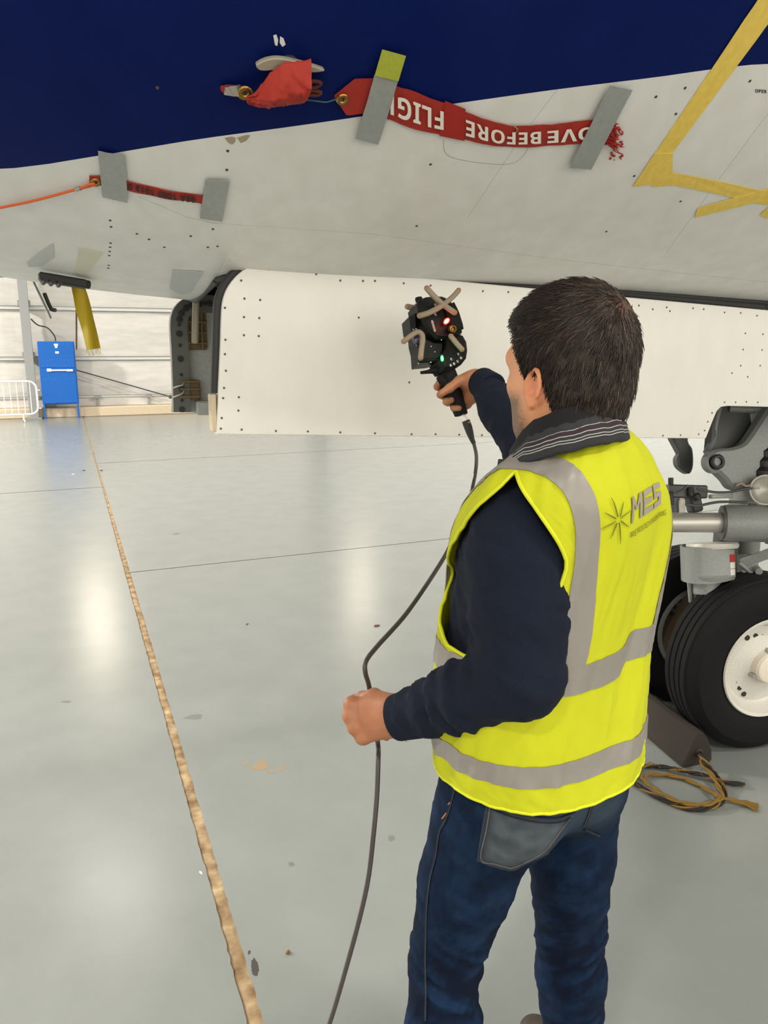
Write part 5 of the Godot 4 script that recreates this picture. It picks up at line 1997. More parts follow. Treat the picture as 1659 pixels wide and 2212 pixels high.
	put("screws", b, M.steel, sc).set_meta("kind", "stuff")
	# maker's mark: small teal leaf and white capitals along the housing
	b = MB.new()
	for q in [[528, 548, 552, 596, 540, 604, 520, 566], [550, 556, 560, 606, 553, 604], [538, 545, 552, 560, 546, 562]]:
		b.prism(P2.call(q), Transform3D(bs, o + bs.z * 0.0302), 0.0006)
	put("mark", b, M.teal, sc)
	b = MB.new()
	var la: Vector3 = S.call(556, 612, 0.0304)
	var lb: Vector3 = S.call(596, 752, 0.0304)
	var dl: Vector3 = (lb - la).normalized()
	var du := bs.z.cross(dl)
	var dm := MB.new()
	var wid := text_into(dm, "HEXAGON", font(true), 0.008, func(x, y, z): return Vector3(x, y, z))
	var kx: float = (lb - la).length() / wid
	text_into(b, "HEXAGON", font(true), 0.008, func(x, y, z): return la + dl * (x * kx) + du * y + bs.z * z, 0.0004)
	put("lettering", b, M.white_ink, sc)
	# ---- cable
	var plug: Vector3 = S.call(938, 1838, 0.0)
	var cb := thing("scanner_cable", "dark grey cable looping from the scanner through the left hand to the floor", "cable", plug)
	b = MB.new()
	b.cyl(plug, px(1007, 911, D), 0.0085, 16, 0.001)
	put("plug_sleeve", b, M.white_paint, cb)
	b = MB.new()
	b.cyl(px(1012, 912, D - 0.02), px(1014, 912, D - 0.022), 0.003, 8)
	put("plug_latch", b, M.brass, cb)
	b = MB.new()
	b.tube([px(1006, 909, D), px(1011, 922, D), px(1015, 935, D), px(1020, 950, D), px(1024, 958, D)], [0.0105, 0.0108, 0.0095, 0.0066, 0.0055], 14)
	put("strain_relief", b, M.black, cb)
	var grip_l := lw + lx * 0.066 - lz * 0.033
	var pts := [px(1023, 956, D), px(1029, 985, D), px(1027, 1020, D - 0.02), px(1018, 1062, D - 0.08), px(1000, 1115, D - 0.16), px(972, 1180, D - 0.24), px(940, 1235, D - 0.31), px(878, 1325, D - 0.42), px(815, 1396, D - 0.5), px(791, 1428, D - 0.53), px(789, 1452, D - 0.535), grip_l + ly * 0.055, grip_l, grip_l - ly * 0.055, px(817, 1640, 1.405), px(814, 1720, 1.40), px(806, 1810, 1.40), px(795, 1900, 1.41), px(775, 1990, 1.425), px(745, 2100, 1.45), px(712, 2210, 1.48), px(668, 2330, 1.52)]
	var last: Vector3 = pts[-1]
	pts.append(Vector3(last.x - 0.07, 0.06, last.z + 0.02))
	pts.append(Vector3(last.x - 0.16, 0.005, last.z + 0.06))
	pts.append(Vector3(last.x - 0.5, 0.005, last.z + 0.3))
	pts.append(Vector3(last.x - 0.9, 0.005, last.z + 0.5))
	var path := smooth_path(pts, 8)
	b = MB.new()
	b.tube(path, 0.0046, 12)
	put("cord", b, M.cord, cb)
	b = MB.new()
	var tagp := []
	for p in smooth_path([px(1025.5, 1026, D - 0.025), px(1021, 1048, D - 0.055), px(1016, 1068, D - 0.09)], 5): tagp.append(p)
	b.tube(tagp, 0.0051, 12)
	var tg := put("tag", b, M.paper, cb)
	b = MB.new()
	var t0: Vector3 = tagp[-1]
	var dt: Vector3 = (tagp[0] - t0).normalized()
	var tn := (CAM - t0).normalized()
	tn = (tn - dt * tn.dot(dt)).normalized()
	var tu := tn.cross(dt)
	text_into(b, "CE", font(true), 0.0085, func(x, y, z): return t0 + dt * (0.004 + x) + tu * (y * 0.9) + tn * (0.00525 + z - 2.0 * y * y * 30.0 * 0.0), 0.0004)
	
	put("print", b, M.black_ink, tg).set_meta("kind", "stuff")
# ---------------------------------------------------------------- the man: body frame turns with height (hips less than chest)
func bc(y: float) -> Vector3:
	return Vector3(tab([0.8, 0.9, 1.15, 1.35, 1.6], [0.275, 0.286, 0.308, 0.325, 0.329], y), 0, tab([0.8, 1.0, 1.35, 1.5, 1.6], [-1.335, -1.335, -1.345, -1.315, -1.31], y))

func bphi(y: float) -> float:
	return deg_to_rad(tab([0.8, 0.95, 1.2, 1.38, 1.6], [30.0, 32.0, 40.0, 44.0, 44.0], y))

func bf(y: float) -> Vector3:
	var a := bphi(y)
	return Vector3(-sin(a), 0, -cos(a))

func bl(y: float) -> Vector3:
	var a := bphi(y)
	return Vector3(-cos(a), 0, sin(a))

func bp(lat: float, y: float, fwd: float) -> Vector3:
	return bc(y) + bl(y) * lat + bf(y) * fwd + Y * y

# vest surface: a = angle from the middle of the back (positive to his left), t = 0 hem .. 1 neck
const VT := [0.0, 0.12, 0.27, 0.45, 0.6, 0.70, 0.78, 0.86, 0.93, 1.0]
func vest_y(a: float, t: float) -> float:
	var back := tab(VT, [0.908, 0.945, 1.02, 1.15, 1.28, 1.365, 1.43, 1.482, 1.52, 1.548], t)
	var side := tab(VT, [0.922, 0.953, 1.02, 1.15, 1.275, 1.365, 1.42, 1.466, 1.50, 1.522], t)
	var frnt := tab(VT, [0.955, 0.975, 1.03, 1.14, 1.26, 1.335, 1.385, 1.42, 1.44, 1.45], t)
	var c := cos(a)
	if sin(a) < 0: side -= tab(VT, [0.0, 0.0, 0.0, 0.0, 0.015, 0.04, 0.065, 0.06, 0.03, 0.0], t)
	return lerpf(side, back, c * c) if c > 0 else lerpf(side, frnt, c * c)

func vest_a(t: float) -> float:
	return tab(VT, [0.208, 0.213, 0.218, 0.222, 0.23, 0.228, 0.212, 0.182, 0.132, 0.08], t)

const VN := 2.35
func spow(x: float, p: float) -> float:
	return signf(x) * pow(absf(x), p)

func vest_flat(a: float, t: float) -> Vector3:
	var y := vest_y(a, t)
	var c := cos(a)
	var s := sin(a)
	var lat := vest_a(t) * spow(s, 2.0 / VN)
	if s < 0: lat *= tab(VT, [1.0, 1.0, 1.0, 1.0, 0.97, 0.94, 0.92, 0.92, 0.95, 1.0], t)
	var bb := tab(VT, [0.168, 0.164, 0.154, 0.146, 0.152, 0.158, 0.15, 0.128, 0.108, 0.088], t)
	var bfw := tab(VT, [0.135, 0.145, 0.16, 0.168, 0.168, 0.16, 0.145, 0.12, 0.1, 0.086], t)
	var fwd := -bb * spow(c, 2.0 / VN) if c > 0 else bfw * spow(-c, 2.0 / VN)
	return bp(lat, y, fwd + tab(VT, [0.0, 0.0, 0.0, 0.0, 0.0, 0.0, 0.0, 0.002, 0.005, 0.01], t))

func vest_nrm(a: float, t: float) -> Vector3:
	var e := 0.01
	var du := vest_flat(a + e, t) - vest_flat(a - e, t)
	var dv := vest_flat(a, minf(t + e, 1.0)) - vest_flat(a, maxf(t - e, 0.0))
	return dv.cross(du).normalized()

var vcache := {}
func vest(a: float, t: float, out := 0.0) -> Vector3:
	var k := Vector2(a, t)
	if not vcache.has(k):
		var p := vest_flat(a, t)
		var n := vest_nrm(a, t)
		# cloth folds: long soft ones that hang from the shoulders, broad dents, a few slanting pulls
		var body := smoothstep(1.0, 0.8, t)
		var w := 0.0
		w += 0.008 * body * lerpf(0.35, 1.0, smoothstep(0.0, 0.12, t)) * noise.get_noise_2d(a * 95.0, t * 26.0 + 40.0)
		w += 0.0045 * body * smoothstep(0.95, 0.6, t) * noise.get_noise_2d(a * 210.0 + t * 60.0, t * 36.0)
		w += 0.003 * smoothstep(0.0, 0.08, t) * noise.get_noise_2d(a * 160.0 - t * 220.0, t * 160.0 + 300.0)
		w += 0.0012 * noise.get_noise_2d(a * 420.0, t * 420.0)
		# two long folds down the right of the back
		w += 0.006 * smoothstep(0.05, 0.3, t) * smoothstep(0.85, 0.6, t) * (exp(-pow((a + 0.30 + 0.25 * (t - 0.5)) / 0.05, 2)) - exp(-pow((a + 0.12 + 0.3 * (t - 0.5)) / 0.07, 2)))
		vcache[k] = [p + n * w, n]
	var r: Array = vcache[k]
	return r[0] + r[1] * out

const T0 := 0.475
const T1 := 0.888
func arm_open(t: float, side: float, front: bool) -> float:   # half width of the armhole, as an angle
	if t <= T0 or t >= T1: return 0.0
	var f := (t - T0) / (T1 - T0)
	var pk := 0.34 if front else 0.48
	var sh := pow(maxf(0.0, 1.0 - pow((pk - f) / pk, 2.2)), 0.62) if f < pk else pow(maxf(0.0, 1.0 - pow((f - pk) / (1.0 - pk), 0.85 if front else 1.15)), 1.45 if front else 1.0)
	if side > 0: return sh * (0.80 if not front else 1.0)
	return sh * (0.5 if not front else 0.8)

func lat_angle(lat: float, t: float) -> float:                # angle at which the vest is that far from the middle
	return asin(clampf(pow(minf(absf(lat) / vest_a(t), 1.0), VN / 2.0), 0, 1)) * signf(lat)

func build_vest(man: Node3D) -> void:
	noise.frequency = 0.02
	noise.seed = 9
	var b := MB.new()
	var ts := []
	for i in 41: ts.append(T0 * i / 40.0)
	for i in range(1, 10): ts.append(T0 + (T1 - T0) * 0.5 * (1 - cos(PI * i / 40.0)) )
	for i in range(10, 40): ts.append(T0 + (T1 - T0) * 0.5 * (1 - cos(PI * i / 40.0)))
	for i in 17: ts.append(lerpf(T1, 1.0, i / 16.0))
	var nr := ts.size() - 1
	var nc := 34
	for side in [1.0, -1.0]:
		for fr in [false, true]:
			var surf := func(u: float, w: float, o: float) -> Vector3:
				var t: float = ts[int(round(w * nr))]
				var e: float = arm_open(t, side, fr)
				var a: float = lerpf(0.0, PI / 2 - e, u) if not fr else lerpf(PI / 2 + e, PI, u)
				return vest(a * side, t, o)
			var i0 := b.ix.size()
			var s0 := b.grid(nc, nr, func(u, w): return surf.call(u, w, 0.0))
			if side < 0: b.flip(i0)
			i0 = b.ix.size()
			var s1 := b.grid(nc, nr, func(u, w): return surf.call(u, w, -0.003))
			if side > 0: b.flip(i0)
			# hem and armhole edges
			var rim := []
			for i in nc: rim.append([i, i + 1])
			for j in nr:
				var tt: float = ts[j]
				if tt >= T0 and tt < T1: rim.append([j * (nc + 1) + (0 if fr else nc), (j + 1) * (nc + 1) + (0 if fr else nc)])
			for r in rim: b.face([b.v[s0 + r[0]], b.v[s0 + r[1]], b.v[s1 + r[1]], b.v[s1 + r[0]]])
	var vs := put("hi_vis_vest", b, M.vest, man, "fluorescent yellow vest with silver bands")
	# bindings: hem, armholes, neck
	for side in [1.0, -1.0]:
		var e := []
		for i in 41: e.append(T0 + (T1 - T0) * 0.5 * (1 - cos(PI * i / 40.0)))
		var loop := []
		for t in e: loop.append(vest((PI / 2 - arm_open(t, side, false)) * side, t, -0.001))
		e.reverse()
		for t in e.slice(1): loop.append(vest((PI / 2 + arm_open(t, side, true)) * side, t, -0.001))
		var tb := MB.new()
		tb.tube(loop, 0.0034, 6)
		put("armhole_binding", tb, M.trim_yellow, vs)
	var hb := MB.new()
	var hl := []
	for i in 121: hl.append(vest(-PI + TAU * i / 120.0, 0.0, -0.001))
	hb.tube(hl, 0.0032, 6, false)
	put("hem_binding", hb, M.trim_yellow, vs)
	# silver bands
	var band := func(t0: float, t1: float, nm: String, jog: float) -> void:
		var mb := MB.new()
		mb.sheet(170, 5, func(u, w): return vest(lerpf(PI, -PI, u), lerpf(t0, t1, w) + jog * smoothstep(0.0, 0.13, PI * (2.0 * u - 1.0)) * smoothstep(1.9, 0.9, PI * (2.0 * u - 1.0)), 0.0022), func(u, w): return vest_nrm(lerpf(PI, -PI, u), lerpf(t0, t1, w)), 0.0014)
		put(nm, mb, M.silver, vs)
	band.call(0.408, 0.472, "chest_band", 0.03)
	band.call(0.15, 0.232, "waist_band", 0.0)
	for side in [1.0, -1.0]:
		var mb := MB.new()
		var l0: float = 0.094 * side
		var l1: float = 0.146 * side
		var tops := {}
		var swing := func(l: float, t: float) -> float: return l + signf(l) * (lerpf(0.030, 0.016, (absf(l) - 0.094) / 0.052) * smoothstep(0.48, 0.72, t))
		for i in 7:
			var l: float = lerpf(l0, l1, i / 6.0)
			var lo := 0.7
			var hi := 1.0
			for k in 30:
				var m := (lo + hi) / 2
				if vest_a(m) > absf(swing.call(l, m)): lo = m
				else: hi = m
			tops[i] = lo
		var at := func(u: float, w: float) -> Vector2:
			var i := int(round(w * 6))
			var l: float = lerpf(l0, l1, w)
			var tt: float = tops[i]
			var k := 1.0 - absf(2.0 * u - 1.0)
			var t: float = lerpf(0.471, tt, 1.0 - pow(1.0 - k, 1.6))
			var tk := minf(t, tt - 0.00001)
			var a: float = lat_angle(swing.call(l, tk), tk)
			if k > 0.9999: a = PI / 2 * side
			return Vector2(a if u <= 0.5 else PI * side - a, t)
		mb.sheet(110, 6, func(u, w):
			var q: Vector2 = at.call(u, w)
			return vest(q.x, q.y, 0.0024), func(u, w):
			var q: Vector2 = at.call(u, w)
			return vest_nrm(q.x, q.y), 0.0014)
		put("shoulder_band", mb, M.silver, vs)
	# print on the back: star, letters, small line
	var lp := func(x: float, y: float, z: float) -> Vector3:          # x metres to the viewer's right of the star, y up
		var yy := y + x * 0.16
		var t := 0.735 + yy / 0.78
		return vest(lat_angle(-(x - 0.092), t), t, 0.0026 + z * 0.1)
	var lg := MB.new()
	var dm := MB.new()
	var wid := text_into(dm, "MES", font(true), 0.1, func(x, y, z): return Vector3(x, y, z))
	var blocks := func(x0: float, y0: float, w: float, h: float) -> void:
		lg.sheet(6, 3, func(u, v): return lp.call(x0 + w * u + (y0 + h * v) * 0.12, y0 + h * v, 0.0), func(_u, _v): return bf(1.35) * -1.0, 0.0005)
	var quad := func(p: Array) -> void:
		lg.sheet(4, 4, func(u, v):
			var q: Vector2 = p[0].lerp(p[1], u).lerp(p[3].lerp(p[2], u), v)
			return lp.call(q.x + q.y * 0.12, q.y, 0.0), func(_u, _v): return bf(1.35) * -1.0, 0.0005)
	var H := 0.042
	# M
	var mx := 0.03
	var k7 := 0.70
	var Q := func(x: float, y: float) -> Vector2: return Vector2(mx + x * k7, y)
	quad.call([Q.call(0, 0), Q.call(0.010, 0), Q.call(0.012, H), Q.call(0, H)])
	quad.call([Q.call(0, H), Q.call(0.013, H), Q.call(0.028, H * 0.42), Q.call(0.021, H * 0.42)])
	quad.call([Q.call(0.022, H * 0.42), Q.call(0.029, H * 0.42), Q.call(0.050, H), Q.call(0.037, H)])
	quad.call([Q.call(0.040, 0), Q.call(0.050, 0), Q.call(0.050, H), Q.call(0.038, H)])
	# E
	var ex := mx + 0.040
	blocks.call(ex, 0.0, 0.005, H)
	for k in 3: blocks.call(ex, k * (H - 0.0095) / 2, 0.031 if k != 1 else 0.027, 0.0095)
	# S
	var sx := ex + 0.036
	for k in 3: blocks.call(sx, k * (H - 0.0095) / 2, 0.033, 0.0095)
	blocks.call(sx, (H - 0.0095) / 2, 0.0065, H / 2)
	blocks.call(sx + 0.0265, 0.0, 0.0065, H / 2 + 0.003)
	put("printed_letters", lg, M.logo, vs).set_meta("kind", "stuff")
	var sm := MB.new()
	text_into(sm, "METROLOGY ENGINEERING", font(false), 0.0125, func(x, y, z): return lp.call(0.032 + x * 0.84, -0.018 + y, 0.0), 0.0004)
	put("printed_line", sm, M.logo_line, vs).set_meta("kind", "stuff")
	var star := MB.new()
	for k in 8:
		var a := TAU * k / 8 + 0.2
		var pts := []
		var lenk: float = [0.032, 0.026, 0.034, 0.028][k % 4]
		for i in 5: pts.append(lp.call(cos(a) * lerpf(0.005, lenk, i / 4.0), 0.016 + sin(a) * lerpf(0.005, lenk * 1.2, i / 4.0), 0.0))
		star.tube(pts, [0.0009, 0.001, 0.0009, 0.0007, 0.0003], 4)
	put("printed_star", star, M.logo_line, vs).set_meta("kind", "stuff")

# ---------------------------------------------------------------- hands
func hand(bl_: Blob, w: Vector3, hx: Vector3, hy: Vector3, hz: Vector3, bend: Array, thumb: Array, elbow: Vector3, sc := 1.0) -> void:
	# w wrist; hx to the knuckles, hy to the thumb side, hz out of the back of the hand; bend: three angles per finger
	var kn := [Vector3(0.088, 0.031, 0.004), Vector3(0.092, 0.010, 0.008), Vector3(0.086, -0.011, 0.006), Vector3(0.077, -0.031, 0.0)]
	var ln := [[0.043, 0.026, 0.021], [0.047, 0.03, 0.022], [0.044, 0.028, 0.021], [0.035, 0.021, 0.019]]
	var L := func(q: Vector3) -> Vector3: return w + (hx * q.x + hy * q.y + hz * q.z) * sc
	bl_.cap(w + (elbow - w).normalized() * 0.045, L.call(Vector3(0.015, 0, 0)), 0.025 * sc, 0.027 * sc, 0.02)
	for i in 4:
		bl_.cap(L.call(Vector3(0.01, kn[i].y * 0.5, 0)), L.call(kn[i] - Vector3(0, 0, 0.005)), 0.018 * sc, 0.0125 * sc, 0.016)
		var p: Vector3 = kn[i]
		var ang := 0.0
		for j in 3:
			ang += bend[i][j]
			var q: Vector3 = p + Vector3(cos(ang), 0, -sin(ang)) * ln[i][j] + Vector3(0, -0.002 * (i - 1.5) * j, 0)
			var r: float = [0.0102, 0.0092, 0.0082][j] * (0.88 if i == 3 else 1.0)
			bl_.cap(L.call(p), L.call(q), (r + 0.0012) * sc, r * sc, 0.005 if j else 0.009)
			p = q
		bl_.cap(L.call(kn[i]), L.call(kn[i] + Vector3(0.001, 0, 0.0015)), 0.0108 * sc, 0.0108 * sc, 0.01)
	for j in thumb.size() - 1:
		bl_.cap(L.call(thumb[j]), L.call(thumb[j + 1]), [0.017, 0.0125, 0.0108][j] * sc, [0.0125, 0.0112, 0.009][j] * sc, [0.02, 0.006, 0.006][j])
	bl_.cap(L.call(Vector3(0.02, 0.016, -0.008)), L.call(Vector3(0.05, 0.024, -0.012)), 0.017 * sc, 0.014 * sc, 0.02)   # heel of the thumb

var lw: Vector3
var rw: Vector3
var lx: Vector3
var rx: Vector3
var ly: Vector3
var ry: Vector3
var lz: Vector3
var rz: Vector3
var l_sh: Vector3
var l_el: Vector3
var r_sh: Vector3
var r_el: Vector3
var HC: Vector3
var HB: Basis
var hip_l: Vector3
var hip_r: Vector3
var kn_l: Vector3
var kn_r: Vector3
var an_l: Vector3
var an_r: Vector3

func hd(q: Vector3) -> Vector3: return HC + HB * q            # head frame: x to his left, y up, z forward

func joints() -> void:
	l_sh = bp(0.158, 1.385, -0.006)
	l_el = px(1128, 1462, 1.24)
	lw = px(862, 1549, 1.395)
	r_sh = bp(-0.165, 1.42, 0.06)
	r_el = px(1150, 985, 1.70)
	rw = px(1046, 874, 1.93)
	lx = (px(778, 1556, 1.425) - lw).normalized()
	ly = (px(798, 1480, 1.40) - px(818, 1612, 1.39)).normalized()
	ly = (ly - lx * ly.dot(lx)).normalized()
	lz = -lx.cross(ly)
	ry = (px(962, 800, 1.95) - px(992, 893, 1.95)).normalized()
	rx = Vector3(-0.62, 0.12, -0.77)
	rx = (rx - ry * rx.dot(ry)).normalized()
	rz = rx.cross(ry)
	rw = px(981, 848, 1.96) - rx * 0.075 + rz * 0.032 - ry * 0.004
	HC = Vector3(0.303, 1.642, -1.30)
	var a := deg_to_rad(36.0)
	var hf := Vector3(-sin(a), -0.06, -cos(a)).normalized()
	var hl := Vector3(-cos(a), 0.02, sin(a))
	hl = (hl - hf * hl.dot(hf)).normalized()
	HB = Basis(hl, hf.cross(hl), hf)
	if HB.y.y < 0: HB.y = -HB.y
	hip_l = bp(0.098, 0.90, 0.0)
	hip_r = bp(-0.098, 0.90, 0.0)
	kn_l = Vector3(0.118, 0.50, -1.285)
	an_l = Vector3(0.112, 0.085, -1.215)
	kn_r = Vector3(0.393, 0.475, -1.405)
	an_r = Vector3(0.425, 0.085, -1.43)

func build_person() -> void:
	joints()
	var man := thing("person", "man in yellow vest and blue jeans aiming a handheld scanner, seen from behind", "person", Vector3(0.29, 0, -1.34))
	# ---- skin: one surface; finer grids for the head and the hands
	var sk := MB.new()
	var limb := Blob.new()
	limb.cap(bp(0, 0.98, 0.01), bp(0, 1.12, 0.015), 0.125, 0.12, 0.06)
	limb.cap(bp(0, 1.12, 0.01), bp(0, 1.34, 0.0), 0.12, 0.125, 0.06)
	limb.cap(bp(0.10, 1.38, 0.0), bp(-0.10, 1.38, 0.0), 0.08, 0.08, 0.06)
	limb.cap(l_sh, l_el, 0.05, 0.04, 0.03); limb.cap(l_el, lw, 0.04, 0.026, 0.02)
	limb.cap(r_sh, r_el, 0.05, 0.04, 0.03); limb.cap(r_el, rw, 0.04, 0.026, 0.02)
	limb.cap(hip_l, kn_l, 0.085, 0.052, 0.04); limb.cap(kn_l, an_l, 0.052, 0.036, 0.02)
	limb.cap(hip_r, kn_r, 0.085, 0.052, 0.04); limb.cap(kn_r, an_r, 0.052, 0.036, 0.02)
	limb.cap(bp(0, 1.44, 0.0), hd(Vector3(0, -0.12, -0.018)), 0.056, 0.052, 0.04)
	nets(limb.ev, limb.bounds(), 0.016, sk)
	var head := head_blob()
	nets(head.ev, AABB(HC - Vector3(0.16, 0.25, 0.18), Vector3(0.32, 0.42, 0.36)), 0.0034, sk)
	var hl_ := Blob.new()
	hand(hl_, lw, lx, ly, lz, [[1.25, 1.5, 0.7], [1.3, 1.5, 0.8], [1.35, 1.5, 0.8], [1.4, 1.45, 0.7]], [Vector3(0.018, 0.02, -0.008), Vector3(0.052, 0.038, -0.022), Vector3(0.082, 0.036, -0.03), Vector3(0.092, 0.022, -0.046)], l_el, 1.02)
	nets(hl_.ev, hl_.bounds(0.02), 0.0032, sk)
	var hr := Blob.new()
	hand(hr, rw, rx, ry, rz, [[0.7, 1.25, 0.8], [0.9, 1.3, 0.8], [1.0, 1.3, 0.8], [1.05, 1.3, 0.8]], [Vector3(0.014, 0.018, -0.008), Vector3(0.040, 0.024, -0.036), Vector3(0.044, 0.012, -0.070), Vector3(0.048, 0.004, -0.100)], r_el, 1.0)
	nets(hr.ev, hr.bounds(0.02), 0.0032, sk)
	# complexion: stubble along the jaw, warmer ears and knuckles
	var base := rgb(206, 144, 104).srgb_to_linear()
	var beard := rgb(92, 70, 48).srgb_to_linear()
	var ruddy := rgb(204, 124, 88).srgb_to_linear()
	noise.frequency = 1.0
	for i in sk.v.size():
		var p := sk.v[i]
		var q := HB.transposed() * (p - HC)
		var col := base
		if q.length() < 0.22:
			var jaw := smoothstep(-0.03, -0.065, q.y) * smoothstep(0.0, 0.028, q.z + (q.y + 0.05) * 0.1) * smoothstep(0.088, 0.07, absf(q.x))
			jaw *= smoothstep(-0.155, -0.12, q.y)
			col = base.lerp(beard, clampf(jaw * (1.05 + 0.7 * noise.get_noise_3dv(p * 160.0)), 0, 0.9))
			var ear := smoothstep(0.04, 0.025, (q - Vector3(0.085, -0.036, -0.01)).length())
			col = col.lerp(ruddy, ear * 0.6)
		else:
			col = base.lerp(ruddy, clampf(0.45 + 0.6 * noise.get_noise_3dv(p * 60.0), 0, 1)) * 0.6
		sk.c[i] = col
	var body := put("body", sk, M.skin, man)
	face_parts(man)
	build_hair(man, head)
	build_clothes(man)
	build_vest(man)

func head_blob() -> Blob:
	var b := Blob.new()
	var s := 1.04
	var E := func(c: Vector3, r: Vector3, k: float) -> void: b.ell(hd(c * s), r * s, HB, k)
	var C := func(a: Vector3, c: Vector3, r0: float, r1: float, k: float) -> void: b.cap(hd(a * s), hd(c * s), r0 * s, r1 * s, k)
	E.call(Vector3(0, 0.018, -0.018), Vector3(0.077, 0.092, 0.095), 0.01)
	E.call(Vector3(0, 0.005, 0.02), Vector3(0.068, 0.08, 0.075), 0.03)
	E.call(Vector3(0, -0.055, 0.028), Vector3(0.067, 0.066, 0.066), 0.03)
	E.call(Vector3(0, -0.098, 0.04), Vector3(0.05, 0.034, 0.048), 0.03)
	C.call(Vector3(0.061, -0.05, 0.004), Vector3(0.046, -0.1, 0.035), 0.016, 0.018, 0.03)
	C.call(Vector3(-0.061, -0.05, 0.004), Vector3(-0.046, -0.1, 0.035), 0.016, 0.018, 0.03)
	E.call(Vector3(0, -0.118, 0.078), Vector3(0.024, 0.016, 0.016), 0.02)
	C.call(Vector3(-0.036, 0.016, 0.078), Vector3(0.036, 0.016, 0.078), 0.014, 0.014, 0.02)
	C.call(Vector3(0.046, -0.03, 0.062), Vector3(0.05, -0.03, 0.04), 0.014, 0.016, 0.02)
	C.call(Vector3(-0.046, -0.03, 0.062), Vector3(-0.05, -0.03, 0.04), 0.014, 0.016, 0.02)
	b.ell(hd(Vector3(0.032, -0.004, 0.1) * s), Vector3(0.015, 0.011, 0.016), HB, 0.012, true)
	b.ell(hd(Vector3(-0.032, -0.004, 0.1) * s), Vector3(0.015, 0.011, 0.016), HB, 0.012, true)
	C.call(Vector3(0, 0.006, 0.088), Vector3(0, -0.038, 0.112), 0.008, 0.012, 0.012)
	C.call(Vector3(0.012, -0.044, 0.096), Vector3(-0.012, -0.044, 0.096), 0.008, 0.008, 0.01)
	C.call(Vector3(-0.016, -0.074, 0.088), Vector3(0.016, -0.074, 0.088), 0.006, 0.006, 0.008)
	C.call(Vector3(-0.014, -0.086, 0.086), Vector3(0.014, -0.086, 0.086), 0.007, 0.007, 0.008)
	# neck
	b.cap(hd(Vector3(0, -0.05, -0.022)), hd(Vector3(0, -0.2, -0.01)), 0.058, 0.06, 0.03)
	b.cap(hd(Vector3(0.03, -0.05, -0.03)), bp(0.035, 1.46, 0.05), 0.03, 0.03, 0.03)
	b.cap(hd(Vector3(-0.03, -0.05, -0.03)), bp(-0.035, 1.46, 0.05), 0.03, 0.03, 0.03)
	# ears: rim, bowl, lobe
	for sd in [1.0, -1.0]:
		var prev := Vector3.ZERO
		var ep := func(q: Vector3) -> Vector3:      # ear frame: x out of the head, y up, z forward, leaned back
			var r := Basis(Vector3.RIGHT, -0.2) * q
			return hd((Vector3(0.0745, -0.034, -0.008) + r) * Vector3(sd, 1, 1) * s)
		for i in 14:
			var a := lerpf(-0.75, 3.7, i / 13.0)
			var z := 0.0178 * cos(a)
			var p: Vector3 = ep.call(Vector3(0.006 + 0.009 * smoothstep(0.008, -0.014, z), 0.026 * sin(a) + 0.002, z))
			if i: b.cap(prev, p, 0.0036, 0.0036, 0.003)
			prev = p
		b.ell(ep.call(Vector3(0.0, 0.0, -0.003)), Vector3(0.0085, 0.025, 0.0165), HB, 0.005)
		b.ell(ep.call(Vector3(0.0095, 0.001, 0.002)), Vector3(0.009, 0.0145, 0.0095), HB, 0.003, true)
		b.cap(ep.call(Vector3(0.007, 0.014, -0.006)), ep.call(Vector3(0.008, -0.012, -0.008)), 0.003, 0.003, 0.004)
		b.cap(ep.call(Vector3(0.004, 0.002, 0.013)), ep.call(Vector3(0.005, -0.006, 0.0115)), 0.0036, 0.0036, 0.004)
		b.cap(ep.call(Vector3(0.003, -0.021, 0.006)), ep.call(Vector3(0.004, -0.027, 0.003)), 0.0066, 0.006, 0.006)
	return b

func face_parts(man: Node3D) -> void:
	var s := 1.04
	for sd in [1.0, -1.0]:
		var b := MB.new()
		b.ball(hd(Vector3(0.032 * sd, -0.004, 0.077) * s), Vector3.ONE * 0.0118, HB, 16)
		var e := put("eye", b, M.eye, man)
		b = MB.new()
		b.ball(hd(Vector3(0.032 * sd, -0.005, 0.0845) * s), Vector3(0.0056, 0.0056, 0.004), HB, 12)
		put("iris", b, M.iris, e)
		b = MB.new()
		var pts := []
		for i in 9:
			var u := i / 8.0
			pts.append(hd(Vector3(lerpf(0.014, 0.052, u) * sd, 0.014 + 0.008 * sin(u * 2.4), lerpf(0.098, 0.074, u * u)) * s))
		b.tube(pts, [0.003, 0.0042, 0.0046, 0.0046, 0.0044, 0.004, 0.0034, 0.0026, 0.0014], 6)
		put("eyebrow", b, M.hair, man)
		b = MB.new()
		pts = []
		for i in 7:
			var u := i / 6.0
			pts.append(hd(Vector3(lerpf(0.021, 0.045, u) * sd, 0.002 + 0.004 * sin(u * PI), lerpf(0.0905, 0.082, u)) * s))
		b.tube(pts, 0.0011, 5)
		put("eyelashes", b, M.hair, man)

